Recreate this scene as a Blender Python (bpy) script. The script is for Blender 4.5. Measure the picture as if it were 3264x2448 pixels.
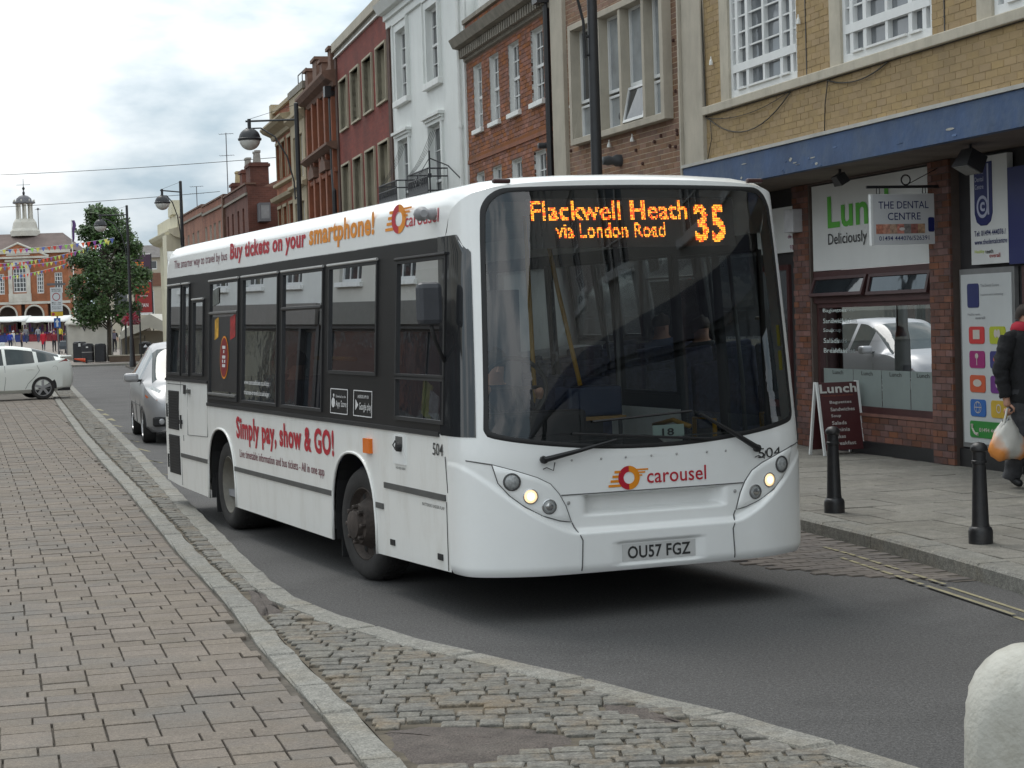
import bpy, bmesh, math, random
import numpy as np
from mathutils import Vector, Matrix
random.seed(7)
for o in list(bpy.data.objects): bpy.data.objects.remove(o)
S = bpy.context.scene
COL = S.collection
R = math.radians
# ------------------------------------------------------------------ camera
CAM_H, PITCH, ROLL, FPX = 1.894, -0.0347, -0.0312, 5973.7
cd = bpy.data.cameras.new('camera'); cam = bpy.data.objects.new('camera', cd); COL.objects.link(cam)
cd.sensor_width = 36; cd.lens = 36 * FPX / 3264; cd.clip_end = 3000
fw = Vector((0, math.cos(PITCH), math.sin(PITCH))); up0 = Vector((0, -math.sin(PITCH), math.cos(PITCH)))
ri = Vector((1, 0, 0)) * math.cos(ROLL) + up0 * math.sin(ROLL)
up = -Vector((1, 0, 0)) * math.sin(ROLL) + up0 * math.cos(ROLL)
mw = Matrix((ri, up, -fw)).transposed().to_4x4(); mw.translation = (0, 0, CAM_H)
cam.matrix_world = mw
S.camera = cam
# ------------------------------------------------------------------ sky, sun, exposure
SUN_EL, SUN_AZ = R(58), R(-28)          # light comes from ahead-left, high, through thin cloud
w = bpy.data.worlds.new('World'); S.world = w; w.use_nodes = True
nt = w.node_tree; nt.nodes.clear()
def wn(t, **k):
    n = nt.nodes.new(t)
    for a, b in k.items(): setattr(n, a, b)
    return n
sky = wn('ShaderNodeTexSky', sky_type='NISHITA'); sky.sun_disc = False
sky.sun_elevation = SUN_EL; sky.sun_rotation = SUN_AZ
tc = wn('ShaderNodeTexCoord'); mp = wn('ShaderNodeMapping'); mp.inputs['Scale'].default_value = (1, 1, 2.4)
mp.inputs['Location'].default_value = (0.35, 0.1, 0.22)
nt.links.new(tc.outputs['Generated'], mp.inputs[0])
n1 = wn('ShaderNodeTexNoise'); n1.inputs['Scale'].default_value = 4.6; n1.inputs['Detail'].default_value = 7; n1.inputs['Roughness'].default_value = .53
n2 = wn('ShaderNodeTexNoise'); n2.inputs['Scale'].default_value = 1.7; n2.inputs['Detail'].default_value = 5
nt.links.new(mp.outputs[0], n1.inputs[0]); nt.links.new(mp.outputs[0], n2.inputs[0])
r1 = wn('ShaderNodeValToRGB'); r1.color_ramp.elements[0].position = .41; r1.color_ramp.elements[1].position = .60
r1.color_ramp.elements[0].color = (.43, .53, .60, 1); r1.color_ramp.elements[1].color = (1.03, 1.05, 1.05, 1)
nt.links.new(n1.outputs[0], r1.inputs[0])
# brighter towards the zenith, as an overcast sky is
sep = wn('ShaderNodeSeparateXYZ'); nt.links.new(tc.outputs['Generated'], sep.inputs[0])
mr = wn('ShaderNodeMapRange'); mr.inputs[1].default_value = 0.0; mr.inputs[2].default_value = .20; mr.inputs[3].default_value = .74; mr.inputs[4].default_value = 1.24
nt.links.new(sep.outputs[2], mr.inputs[0])
mul = wn('ShaderNodeMix', data_type='RGBA', blend_type='MULTIPLY'); mul.inputs[0].default_value = 1
nt.links.new(r1.outputs[0], mul.inputs[6]); nt.links.new(mr.outputs[0], mul.inputs[7])
bg1 = wn('ShaderNodeBackground'); bg1.inputs[1].default_value = .10; nt.links.new(sky.outputs[0], bg1.inputs[0])
bg2 = wn('ShaderNodeBackground'); bg2.inputs[1].default_value = .98; nt.links.new(mul.outputs[2], bg2.inputs[0])
r2 = wn('ShaderNodeValToRGB'); r2.color_ramp.elements[0].position = .28; r2.color_ramp.elements[1].position = .45
r2.color_ramp.elements[0].color = (.86, .86, .86, 1); nt.links.new(n2.outputs[0], r2.inputs[0])
mx = wn('ShaderNodeMixShader'); nt.links.new(r2.outputs[0], mx.inputs[0])
nt.links.new(bg1.outputs[0], mx.inputs[1]); nt.links.new(bg2.outputs[0], mx.inputs[2])
wo = wn('ShaderNodeOutputWorld'); nt.links.new(mx.outputs[0], wo.inputs[0])
sl = bpy.data.lights.new('sun', 'SUN'); sl.energy = 1.1; sl.angle = R(22); sl.color = (1, .96, .9)
so = bpy.data.objects.new('sun', sl); COL.objects.link(so); so.location = (-20, 40, 60)
sd = Vector((math.sin(SUN_AZ) * math.cos(SUN_EL), math.cos(SUN_AZ) * math.cos(SUN_EL), math.sin(SUN_EL)))
so.rotation_euler = sd.to_track_quat('Z', 'Y').to_euler()
S.view_settings.view_transform = 'Standard'; S.view_settings.look = 'None'
S.view_settings.exposure = 0.36; S.view_settings.gamma = 1
S.render.engine = 'CYCLES'
# ------------------------------------------------------------------ materials
MATS = {}
def mat(name, col, rough=.6, var=.12, scale=6, bump=0, metal=0, spec=.5, island=0, col2=None, streak=0, coat=0, bscale=None, dirt=None, dirt_amt=0, dirt_scale=1.2, world=True):
    """procedural principled material: noise-varied colour, fine bump, optional per-piece variation"""
    if name in MATS: return MATS[name]
    m = bpy.data.materials.new(name); m.use_nodes = True; t = m.node_tree; N = t.nodes; L = t.links
    b = N['Principled BSDF']; b.inputs['Roughness'].default_value = rough; b.inputs['Metallic'].default_value = metal
    b.inputs['Specular IOR Level'].default_value = spec
    if coat: b.inputs['Coat Weight'].default_value = coat; b.inputs['Coat Roughness'].default_value = .08
    if world:
        g = N.new('ShaderNodeNewGeometry'); vec = g.outputs['Position']
    else:
        g = N.new('ShaderNodeTexCoord'); vec = g.outputs['Object']
    ns = N.new('ShaderNodeTexNoise'); ns.inputs['Scale'].default_value = scale; ns.inputs['Detail'].default_value = 6; ns.inputs['Roughness'].default_value = .62
    L.new(vec, ns.inputs[0])
    rp = N.new('ShaderNodeValToRGB'); rp.color_ramp.elements[0].position = .3; rp.color_ramp.elements[1].position = .7
    c2 = col2 or tuple(min(1, c * (1 + var)) for c in col); c1 = tuple(c * (1 - var) for c in col)
    rp.color_ramp.elements[0].color = (*c1, 1); rp.color_ramp.elements[1].color = (*c2, 1)
    L.new(ns.outputs[0], rp.inputs[0]); out = rp.outputs[0]
    if island:
        gi = N.new('ShaderNodeNewGeometry'); oi = N.new('ShaderNodeObjectInfo'); ad = N.new('ShaderNodeMath'); ad.operation = 'ADD'
        L.new(gi.outputs['Random Per Island'], ad.inputs[0]); L.new(oi.outputs['Random'], ad.inputs[1])
        fr = N.new('ShaderNodeMath'); fr.operation = 'FRACT'; L.new(ad.outputs[0], fr.inputs[0])
        hv = N.new('ShaderNodeHueSaturation'); L.new(out, hv.inputs['Color'])
        m1 = N.new('ShaderNodeMapRange'); m1.inputs[3].default_value = 1 - island; m1.inputs[4].default_value = 1 + island * .8
        L.new(fr.outputs[0], m1.inputs[0]); L.new(m1.outputs[0], hv.inputs['Value'])
        f2 = N.new('ShaderNodeMath'); f2.operation = 'MULTIPLY'; f2.inputs[1].default_value = 7.31; L.new(fr.outputs[0], f2.inputs[0])
        f3 = N.new('ShaderNodeMath'); f3.operation = 'FRACT'; L.new(f2.outputs[0], f3.inputs[0])
        m2 = N.new('ShaderNodeMapRange'); m2.inputs[3].default_value = .5 - island * .035; m2.inputs[4].default_value = .5 + island * .035
        L.new(f3.outputs[0], m2.inputs[0]); L.new(m2.outputs[0], hv.inputs['Hue'])
        m3 = N.new('ShaderNodeMapRange'); m3.inputs[3].default_value = 1 - island * .9; m3.inputs[4].default_value = 1 + island * .5
        L.new(f3.outputs[0], m3.inputs[0]); L.new(m3.outputs[0], hv.inputs['Saturation'])
        out = hv.outputs[0]
    if dirt is not None:
        n3 = N.new('ShaderNodeTexNoise'); n3.inputs['Scale'].default_value = dirt_scale; n3.inputs['Detail'].default_value = 9; n3.inputs['Roughness'].default_value = .7
        if streak:
            mpn = N.new('ShaderNodeMapping'); mpn.inputs['Scale'].default_value = (streak, streak, 1); L.new(vec, mpn.inputs[0]); L.new(mpn.outputs[0], n3.inputs[0])
        else: L.new(vec, n3.inputs[0])
        rr = N.new('ShaderNodeValToRGB'); rr.color_ramp.elements[0].position = .48; rr.color_ramp.elements[1].position = .72
        rr.color_ramp.elements[0].color = (0, 0, 0, 1); rr.color_ramp.elements[1].color = (dirt_amt,) * 3 + (1,)
        L.new(n3.outputs[0], rr.inputs[0])
        mxx = N.new('ShaderNodeMix'); mxx.data_type = 'RGBA'; L.new(rr.outputs[0], mxx.inputs[0]); L.new(out, mxx.inputs[6]); mxx.inputs[7].default_value = (*dirt, 1); out = mxx.outputs[2]
    L.new(out, b.inputs['Base Color'])
    if bump:
        nb = N.new('ShaderNodeTexNoise'); nb.inputs['Scale'].default_value = bscale or scale * 6; nb.inputs['Detail'].default_value = 5; L.new(vec, nb.inputs[0])
        bp = N.new('ShaderNodeBump'); bp.inputs['Strength'].default_value = bump; bp.inputs['Distance'].default_value = .01
        L.new(nb.outputs[0], bp.inputs['Height']); L.new(bp.outputs[0], b.inputs['Normal'])
    MATS[name] = m; return m
def glass(name, tint=(.3, .32, .33), rough=.0, ior=1.5, boost=1.0):
    """thin sheet of glass: tinted see-through plus a Fresnel mirror"""
    if name in MATS: return MATS[name]
    m = bpy.data.materials.new(name); m.use_nodes = True; t = m.node_tree; t.nodes.clear(); N = t.nodes; L = t.links
    tr = N.new('ShaderNodeBsdfTransparent'); tr.inputs[0].default_value = (*tint, 1)
    gl = N.new('ShaderNodeBsdfGlossy'); gl.inputs['Roughness'].default_value = rough; gl.inputs[0].default_value = (.95, .97, 1, 1)
    fr = N.new('ShaderNodeFresnel'); fr.inputs[0].default_value = ior
    mm = N.new('ShaderNodeMath'); mm.operation = 'MULTIPLY'; mm.inputs[1].default_value = boost; mm.use_clamp = True; L.new(fr.outputs[0], mm.inputs[0])
    mix = N.new('ShaderNodeMixShader'); L.new(mm.outputs[0], mix.inputs[0]); L.new(tr.outputs[0], mix.inputs[1]); L.new(gl.outputs[0], mix.inputs[2])
    o = N.new('ShaderNodeOutputMaterial'); L.new(mix.outputs[0], o.inputs[0]); MATS[name] = m; return m
def pane_mat(name, col=(.03, .035, .04), rough=.03):
    """window pane of a dark room: near-black glossy sheet with slight waviness"""
    if name in MATS: return MATS[name]
    m = mat(name, col, rough, .3, 1.5, spec=.9); t = m.node_tree; N = t.nodes; L = t.links
    g = N.new('ShaderNodeNewGeometry'); nb = N.new('ShaderNodeTexNoise'); nb.inputs['Scale'].default_value = 2.2; L.new(g.outputs['Position'], nb.inputs[0])
    bp = N.new('ShaderNodeBump'); bp.inputs['Strength'].default_value = .08; bp.inputs['Distance'].default_value = .05; L.new(nb.outputs[0], bp.inputs['Height']); L.new(bp.outputs[0], N['Principled BSDF'].inputs['Normal'])
    return m
def emit(name, col, st):
    m = bpy.data.materials.new(name); m.use_nodes = True; b = m.node_tree.nodes['Principled BSDF']
    b.inputs['Base Color'].default_value = (*col, 1); b.inputs['Emission Color'].default_value = (*col, 1); b.inputs['Emission Strength'].default_value = st
    MATS[name] = m; return m
def flat(name, col, rough=.5, **k): return mat(name, col, rough, k.pop('var', .05), k.pop('scale', 8), **k)
def brickmat(name, c1, c2, mortar, bw=.225, bh=.075, ang=105.0, rough=.85, dirt=None, dirt_amt=0):
    """brickwork too far off to lay piece by piece: brick texture in the wall's own direction"""
    if name in MATS: return MATS[name]
    m = bpy.data.materials.new(name); m.use_nodes = True; t = m.node_tree; N = t.nodes; L = t.links; b = N['Principled BSDF']; b.inputs['Roughness'].default_value = rough
    tcn = N.new('ShaderNodeTexCoord'); sp = N.new('ShaderNodeSeparateXYZ'); L.new(tcn.outputs['Object'], sp.inputs[0])
    ad = N.new('ShaderNodeMath'); ad.operation = 'ADD'; L.new(sp.outputs[0], ad.inputs[0]); L.new(sp.outputs[1], ad.inputs[1])
    cb = N.new('ShaderNodeCombineXYZ'); L.new(ad.outputs[0], cb.inputs[0]); L.new(sp.outputs[2], cb.inputs[1])
    br = N.new('ShaderNodeTexBrick'); br.inputs['Scale'].default_value = 1; br.inputs['Brick Width'].default_value = bw; br.inputs['Row Height'].default_value = bh
    br.inputs['Mortar Size'].default_value = .005; br.inputs['Color1'].default_value = (*c1, 1); br.inputs['Color2'].default_value = (*c2, 1); br.inputs['Mortar'].default_value = (*mortar, 1)
    L.new(cb.outputs[0], br.inputs[0])
    ns = N.new('ShaderNodeTexNoise'); ns.inputs['Scale'].default_value = .9; ns.inputs['Detail'].default_value = 8; L.new(tcn.outputs['Object'], ns.inputs[0])
    mr_ = N.new('ShaderNodeMapRange'); mr_.inputs[1].default_value = .3; mr_.inputs[2].default_value = .7; mr_.inputs[3].default_value = .68; mr_.inputs[4].default_value = 1.22; L.new(ns.outputs[0], mr_.inputs[0])
    mm = N.new('ShaderNodeMix'); mm.data_type = 'RGBA'; mm.blend_type = 'MULTIPLY'; mm.inputs[0].default_value = 1; L.new(br.outputs[0], mm.inputs[6]); L.new(mr_.outputs[0], mm.inputs[7])
    L.new(mm.outputs[2], b.inputs['Base Color'])
    bp = N.new('ShaderNodeBump'); bp.inputs['Strength'].default_value = .5; bp.inputs['Distance'].default_value = .01; bp.invert = True; L.new(br.outputs['Fac'], bp.inputs['Height']); L.new(bp.outputs[0], b.inputs['Normal'])
    MATS[name] = m; return m
# ------------------------------------------------------------------ mesh helpers
class MB:
    def __init__(s): s.v = []; s.f = []
    def quad(s, a, b, c, d): i = len(s.v); s.v += [tuple(a), tuple(b), tuple(c), tuple(d)]; s.f.append((i, i + 1, i + 2, i + 3)); return s
    def box(s, x0, x1, y0, y1, z0, z1, M=None):
        i = len(s.v); P = [(x, y, z) for z in (z0, z1) for y in (y0, y1) for x in (x0, x1)]
        if M is not None: P = [tuple(M @ Vector(p)) for p in P]
        s.v += P
        s.f += [tuple(i + k for k in q) for q in ((0, 2, 3, 1), (4, 5, 7, 6), (0, 1, 5, 4), (2, 6, 7, 3), (0, 4, 6, 2), (1, 3, 7, 5))]; return s
    def prism(s, pts, fn, a, b):
        """closed outline pts (u,v); fn(u,v,w) -> xyz; extruded from w=a to w=b"""
        n = len(pts); i = len(s.v)
        s.v += [tuple(fn(u, v, a)) for u, v in pts] + [tuple(fn(u, v, b)) for u, v in pts]
        s.f.append(tuple(range(i, i + n))); s.f.append(tuple(range(i + 2 * n - 1, i + n - 1, -1)))
        for k in range(n): s.f.append((i + k, i + (k + 1) % n, i + n + (k + 1) % n, i + n + k))
        return s
    def tube(s, path, r, n=8, cap=True):
        path = [Vector(p) for p in path]; rs = r if isinstance(r, (list, tuple)) else [r] * len(path); i0 = len(s.v); pu = None
        for k, p in enumerate(path):
            d = (path[min(k + 1, len(path) - 1)] - path[max(k - 1, 0)]).normalized()
            u = d.orthogonal().normalized() if pu is None else (pu - d * pu.dot(d)).normalized()
            pu = u; v = d.cross(u)
            for j in range(n):
                a = 2 * math.pi * j / n; s.v.append(tuple(p + (u * math.cos(a) + v * math.sin(a)) * rs[k]))
        for k in range(len(path) - 1):
            for j in range(n): a = i0 + k * n + j; b = i0 + k * n + (j + 1) % n; s.f.append((a, b, b + n, a + n))
        if cap: s.f.append(tuple(range(i0 + n - 1, i0 - 1, -1))); e = i0 + (len(path) - 1) * n; s.f.append(tuple(range(e, e + n)))
        return s
    def lathe(s, prof, n=24, c=(0, 0, 0), axis='z', cap=True):
        i0 = len(s.v)
        for r, z in prof:
            for j in range(n):
                a = 2 * math.pi * j / n; x, y = r * math.cos(a), r * math.sin(a)
                p = (x, y, z) if axis == 'z' else ((x, z, y) if axis == 'y' else (z, x, y))
                s.v.append((p[0] + c[0], p[1] + c[1], p[2] + c[2]))
        for k in range(len(prof) - 1):
            for j in range(n): a = i0 + k * n + j; b = i0 + k * n + (j + 1) % n; s.f.append((a, b, b + n, a + n))
        if cap:
            if prof[0][0] > 1e-4: s.f.append(tuple(range(i0 + n - 1, i0 - 1, -1)))
            if prof[-1][0] > 1e-4: e = i0 + (len(prof) - 1) * n; s.f.append(tuple(range(e, e + n)))
        return s
    def grid(s, P):
        """P[i][j] points"""
        i0 = len(s.v); m = len(P[0])
        for row in P: s.v += [tuple(p) for p in row]
        for i in range(len(P) - 1):
            for j in range(m - 1): a = i0 + i * m + j; s.f.append((a, a + 1, a + m + 1, a + m))
        return s
    def mesh(s, name):
        me = bpy.data.meshes.new(name); me.from_pydata(s.v, [], s.f); me.update(); return me
def fix_normals(me, merge=True):
    bm = bmesh.new(); bm.from_mesh(me)
    if merge: bmesh.ops.remove_doubles(bm, verts=bm.verts, dist=1e-5)
    bmesh.ops.recalc_face_normals(bm, faces=bm.faces); bm.to_mesh(me); bm.free()
def obj(name, mb, m=None, parent=None, smooth=False, bevel=0, fix=True, loc=None, rotz=0, solid=0):
    me = mb.mesh(name) if isinstance(mb, MB) else mb
    if isinstance(mb, MB) and fix: fix_normals(me)
    o = bpy.data.objects.new(name, me); COL.objects.link(o)
    if m is not None and not me.materials:
        for q in (m if isinstance(m, (list, tuple)) else [m]): me.materials.append(q)
    if smooth:
        me.polygons.foreach_set('use_smooth', [True] * len(me.polygons))
        if smooth != 'all' and hasattr(me, 'set_sharp_from_angle'): me.set_sharp_from_angle(angle=R(40 if smooth is True else smooth))
    if bevel:
        b = o.modifiers.new('bevel', 'BEVEL'); b.width = bevel; b.segments = 2; b.limit_method = 'ANGLE'
    if solid:
        b = o.modifiers.new('solid', 'SOLIDIFY'); b.thickness = solid
    if parent is not None: o.parent = parent
    if loc is not None: o.location = loc
    if rotz: o.rotation_euler[2] = rotz
    return o
def tag(o, label, cat, group=None):
    o['label'] = label; o['category'] = cat
    if group: o['group'] = group
    return o
def thing(name, label, cat, loc=(0, 0, 0), rotz=0, group=None):
    o = bpy.data.objects.new(name, None); COL.objects.link(o); o.empty_display_size = .2
    o.location = loc; o.rotation_euler = (0, 0, rotz); return tag(o, label, cat, group)
def struct(name, mb, m, **k):
    o = obj(name, mb, m, **k); o['kind'] = 'structure'; return o
def stuff(o): o['kind'] = 'stuff'; return o
def copy_tree(o, parent=None):
    c = o.copy(); COL.objects.link(c); c.parent = parent
    for ch in list(o.children): copy_tree(ch, c)
    return c
# ------------------------------------------------------------------ lettering
_tc = {}
def text_geo(body, bold=0.0, shear=0.0):
    k = (body, bold, shear)
    if k not in _tc:
        cu = bpy.data.curves.new('t', 'FONT'); cu.body = body; cu.offset = bold; cu.shear = shear; cu.resolution_u = 3; cu.space_character = 1.0 + bold * 2.2
        o = bpy.data.objects.new('t', cu); COL.objects.link(o); bpy.context.view_layer.update()
        me = bpy.data.meshes.new_from_object(o.evaluated_get(bpy.context.evaluated_depsgraph_get()))
        V = np.array([v.co[:2] for v in me.vertices]) if len(me.vertices) else np.zeros((1, 2)); Fc = [tuple(p.vertices) for p in me.polygons]
        bpy.data.objects.remove(o); bpy.data.curves.remove(cu); bpy.data.meshes.remove(me)
        _tc[k] = (V, Fc)
    return _tc[k]
def text_fit(mb, body, u0, u1, v0, v1, fn, bold=0.0, shear=0.0):
    """lettering stretched into the rectangle u0..u1 (reading direction) x v0..v1 (up); fn(u,v)->xyz"""
    V, Fc = text_geo(body, bold, shear); lo = V.min(0); hi = V.max(0); i = len(mb.v)
    for x, y in V: mb.v.append(tuple(fn(u0 + (u1 - u0) * (x - lo[0]) / (hi[0] - lo[0] + 1e-9), v0 + (v1 - v0) * (y - lo[1]) / (hi[1] - lo[1] + 1e-9))))
    mb.f += [tuple(i + q for q in f) for f in Fc]; return mb
def text_obj(name, body, u0, u1, v0, v1, fn, m, parent, bold=0.0, shear=0.0):
    mb = MB(); text_fit(mb, body, u0, u1, v0, v1, fn, bold, shear); return obj(name, mb, m, parent, fix=False)
def disc(mb, fn, cu, cv, ru, rv, n=28, a0=0, a1=360, ri=0.0):
    i = len(mb.v)
    if ri:
        for k in range(n + 1):
            a = R(a0 + (a1 - a0) * k / n); mb.v.append(tuple(fn(cu + ru * math.cos(a), cv + rv * math.sin(a)))); mb.v.append(tuple(fn(cu + ru * ri * math.cos(a), cv + rv * ri * math.sin(a))))
        for k in range(n): mb.f.append((i + 2 * k, i + 2 * k + 1, i + 2 * k + 3, i + 2 * k + 2))
    else:
        for k in range(n): a = R(a0 + (a1 - a0) * k / n); mb.v.append(tuple(fn(cu + ru * math.cos(a), cv + rv * math.sin(a))))
        mb.f.append(tuple(range(i, i + n)))
    return mb
# ================================================================== GROUND
RD = Vector((math.cos(R(105.8)), math.sin(R(105.8)), 0)); RN = Vector((math.sin(R(105.8)), -math.cos(R(105.8)), 0))   # along / across the street to the right
def rs(s, p, z=0.0): q = RD * s + RN * p; return (q.x, q.y, z)
asphalt = mat('asphalt', (.072, .070, .069), .85, .28, 1.1, bump=.55, bscale=160, dirt=(.036, .035, .035), dirt_amt=.8, dirt_scale=.55)
def speckle(m, sc=260, lo=.55, hi=1.75):
    t = m.node_tree; N = t.nodes; L = t.links; b = N['Principled BSDF']; src = b.inputs['Base Color'].links[0].from_socket
    g = N.new('ShaderNodeNewGeometry'); v = N.new('ShaderNodeTexNoise'); v.inputs['Scale'].default_value = sc; v.inputs['Detail'].default_value = 3; L.new(g.outputs['Position'], v.inputs[0])
    r_ = N.new('ShaderNodeMapRange'); r_.inputs[1].default_value = .3; r_.inputs[2].default_value = .7; r_.inputs[3].default_value = lo; r_.inputs[4].default_value = hi; L.new(v.outputs[0], r_.inputs[0])
    x = N.new('ShaderNodeMix'); x.data_type = 'RGBA'; x.blend_type = 'MULTIPLY'; x.inputs[0].default_value = 1; L.new(src, x.inputs[6]); L.new(r_.outputs[0], x.inputs[7]); L.new(x.outputs[2], b.inputs['Base Color'])
speckle(asphalt, 110, .45, 1.7); speckle(asphalt, 45, .68, 1.36)
earth = mat('ground_grey', (.16, .155, .15), .9, .2, 1)
joint = mat('joint_sand', (.095, .083, .068), .95, .5, 9, bump=.4)
paver_m = mat('paver', (.172, .144, .117), .9, .12, 3.2, bump=.4, bscale=90, island=.11, dirt=(.130, .128, .122), dirt_amt=.75, dirt_scale=1.1); speckle(paver_m, 130, .72, 1.3); speckle(paver_m, 40, .86, 1.15)
sett_m = mat('granite_sett', (.152, .145, .127), .85, .22, 14, bump=.7, bscale=70, island=.16, dirt=(.19, .135, .075), dirt_amt=.7, dirt_scale=3.6); speckle(sett_m, 90, .66, 1.36); speckle(sett_m, 28, .8, 1.2)
kerb_m = mat('granite_kerb', (.205, .200, .178), .8, .16, 10, bump=.55, bscale=90, island=.08, dirt=(.2, .165, .11), dirt_amt=.5, dirt_scale=1.6); speckle(kerb_m, 100, .6, 1.42); speckle(kerb_m, 30, .8, 1.2)
flag_m = mat('flagstone', (.20, .19, .165), .85, .15, 2.2, bump=.35, bscale=80, island=.10, dirt=(.11, .10, .085), dirt_amt=.6, dirt_scale=.9); speckle(flag_m, 90, .72, 1.3); speckle(flag_m, 9, .85, 1.15)
bay_m = mat('bay_paver', (.132, .113, .100), .85, .16, 4, bump=.3, island=.22, dirt=(.09, .085, .08), dirt_amt=.5, dirt_scale=1)
mb = MB(); mb.quad((-900, -300, -.06), (900, -300, -.06), (900, 1500, -.06), (-900, 1500, -.06)); struct('ground', mb, earth)
mb = MB(); mb.quad((-60, -25, 0), (30, -25, 0), (30, 103.4, 0), (-60, 103.4, 0)); road = struct('road', mb, asphalt)
# kerb lines of the left-hand pavement, (y, x) pairs
OUT = [(-2, 7.9), (2.5, 5.0), (4, 3.95), (5.4, 2.95), (6.4, 2.22), (7.31, 1.58), (7.6, 1.42), (8.37, 1.0), (8.97, .6), (9.62, .17), (10.16, -.22), (10.59, -.52), (10.94, -.73), (11.42, -.99), (11.84, -1.22), (12.49, -1.49), (13.23, -1.73), (14.74, -2.14), (16.51, -2.60), (17.72, -2.92), (19.64, -3.42), (24.08, -4.57), (27.42, -5.42), (34.13, -7.18), (45.19, -10.1), (70.19, -16.6), (84, -20.2), (94, -24), (99, -28.5), (101, -36), (101.5, -60)]
INN = [(-2, 1.9), (2, .92), (4.7, .15), (6.2, -.25), (7.63, -.65), (8.58, -.9), (9.19, -1.08), (10.62, -1.49), (12.39, -1.95), (13.01, -2.13), (15.13, -2.74), (18.29, -3.60), (20.75, -4.27), (26.72, -5.93), (33.73, -7.85), (49.03, -11.93), (80, -20.1), (90, -23.2)]
oy, ox = zip(*OUT[:-3]); iy, ix = zip(*INN)
def xo(y): return float(np.interp(y, oy, ox))
def xi(y): return float(np.interp(y, iy, ix))
ZP = .08
# body of the raised pavement and of the sett strip
def strip_mesh(fa, fb, y0, y1, z, step=.5, zb=-.05):
    mb = MB(); ys = np.arange(y0, y1 + step, step); A = [(fa(y), y) for y in ys]; B = [(fb(y), y) for y in ys]
    mb.grid([[(a[0], a[1], z), (b[0], b[1], z)] for a, b in zip(A, B)])
    mb.grid([[(b[0], b[1], z), (b[0], b[1], zb)] for b in B]); return mb
left_pave = struct('pavement', strip_mesh(lambda y: xi(y) - 9 - .1 * max(0, y), lambda y: xi(y) + .17, -2, 90, ZP - .022), joint)
sett_strip = struct('sett_strip', strip_mesh(lambda y: xi(y) + .172, lambda y: xo(y) - .01, -2, 90, ZP - .018), mat('sett_bedding', (.105, .088, .064), .95, .55, 7, bump=.5))
def block(cx=.06, cz=.03, jit=0, seed=0):
    """unit block 1x1, top at z=0, chamfered; 17 quads at most"""
    rr = random.Random(seed); j = lambda a: a + rr.uniform(-jit, jit); mb = MB(); h = .5
    r0 = [(-h, -h, -1), (h, -h, -1), (h, h, -1), (-h, h, -1)]; q = .5 - .0
    r1 = [(j(x * .98), j(y * .98), -cz) for x, y in ((-h, -h), (h, -h), (h, h), (-h, h))]
    r2 = [(x * (1 - 2 * cx), y * (1 - 2 * cx), rr.uniform(-jit, 0) * .02) for x, y, z in r1]
    mb.v = r0 + r1 + r2
    for a in (0, 4):
        for k in range(4): mb.f.append((a + k, a + (k + 1) % 4, a + 4 + (k + 1) % 4, a + 4 + k))
    mb.f.append((8, 9, 10, 11)); me = mb.mesh('block'); fix_normals(me); return me
def lay(pieces, name, variants, m, parent, limit=300, th=.06, ztop=ZP):
    """pieces: (cx, cy, w, l, rot, dz, dist); the `limit` nearest become objects, the rest one mesh"""
    pieces.sort(key=lambda p: p[6])
    for me in variants:
        if not me.materials: me.materials.append(m)
    rest = MB(); rr = random.Random(3)
    for k, (cx, cy, w_, l_, rot, dz, _) in enumerate(pieces):
        me = variants[k % len(variants)]; tx, ty = rr.uniform(-.006, .006), rr.uniform(-.006, .006)
        if k < limit:
            o = bpy.data.objects.new(name, me); COL.objects.link(o); o.location = (cx, cy, ztop + dz); o.rotation_euler = (tx, ty, rot); o.scale = (w_, l_, th); o.parent = parent
        else:
            i = len(rest.v); c, s_ = math.cos(rot), math.sin(rot)
            for v in me.vertices: x, y, z = v.co.x * w_, v.co.y * l_, v.co.z * th; rest.v.append((cx + x * c - y * s_, cy + x * s_ + y * c, ztop + dz + z + x * tx))
            rest.f += [tuple(i + q for q in p.vertices) for p in me.polygons]
    if rest.v: stuff(obj(name + '_field', rest, m, parent, fix=False))
# --- pavers of the left pavement
PD = Vector((-.2638, .9646, 0)); PN = Vector((-.9646, -.2638, 0))
pv = []; rr = random.Random(11); bw, bl = .234, .168
O0 = Vector((-.2, 6.0, 0))
for r_ in range(-14, 300):
    off = (.0 if (r_ % 4) != 3 else .36 * bw) + (r_ // 4) * .012
    for c_ in range(-16, 34):
        q = O0 + PD * (r_ * bl) + PN * ((c_ + .5) * bw + off); xk = xi(q.y) - .03
        if q.y < 2.5 or q.y > 52: continue
        rgt = q.x + bw * .5
        if rgt > xk + bw * .95 or q.x < xi(q.y) - 3.6 - .02 * q.y: continue
        w_ = bw - rr.uniform(.003, .007)
        cx, cy = q.x, q.y
        if rgt > xk:                       # cut piece along the kerb
            cut = rgt - xk; w_ -= cut; 
            if w_ < .05: continue
            cx -= cut * .5
        vis = math.hypot(cx, cy) + (6 if cx < -.285 * cy - .35 or cy < 6.9 else 0)
        pv.append((cx, cy, w_, bl - rr.uniform(.0, .005), math.atan2(PD.y, PD.x) - math.pi / 2, rr.uniform(-.004, .002), vis))
lay(pv, 'paver', [block(.012, .05, .004, 1), block(.016, .06, .006, 2), block(.012, .045, .005, 4)], paver_m, left_pave)
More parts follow.
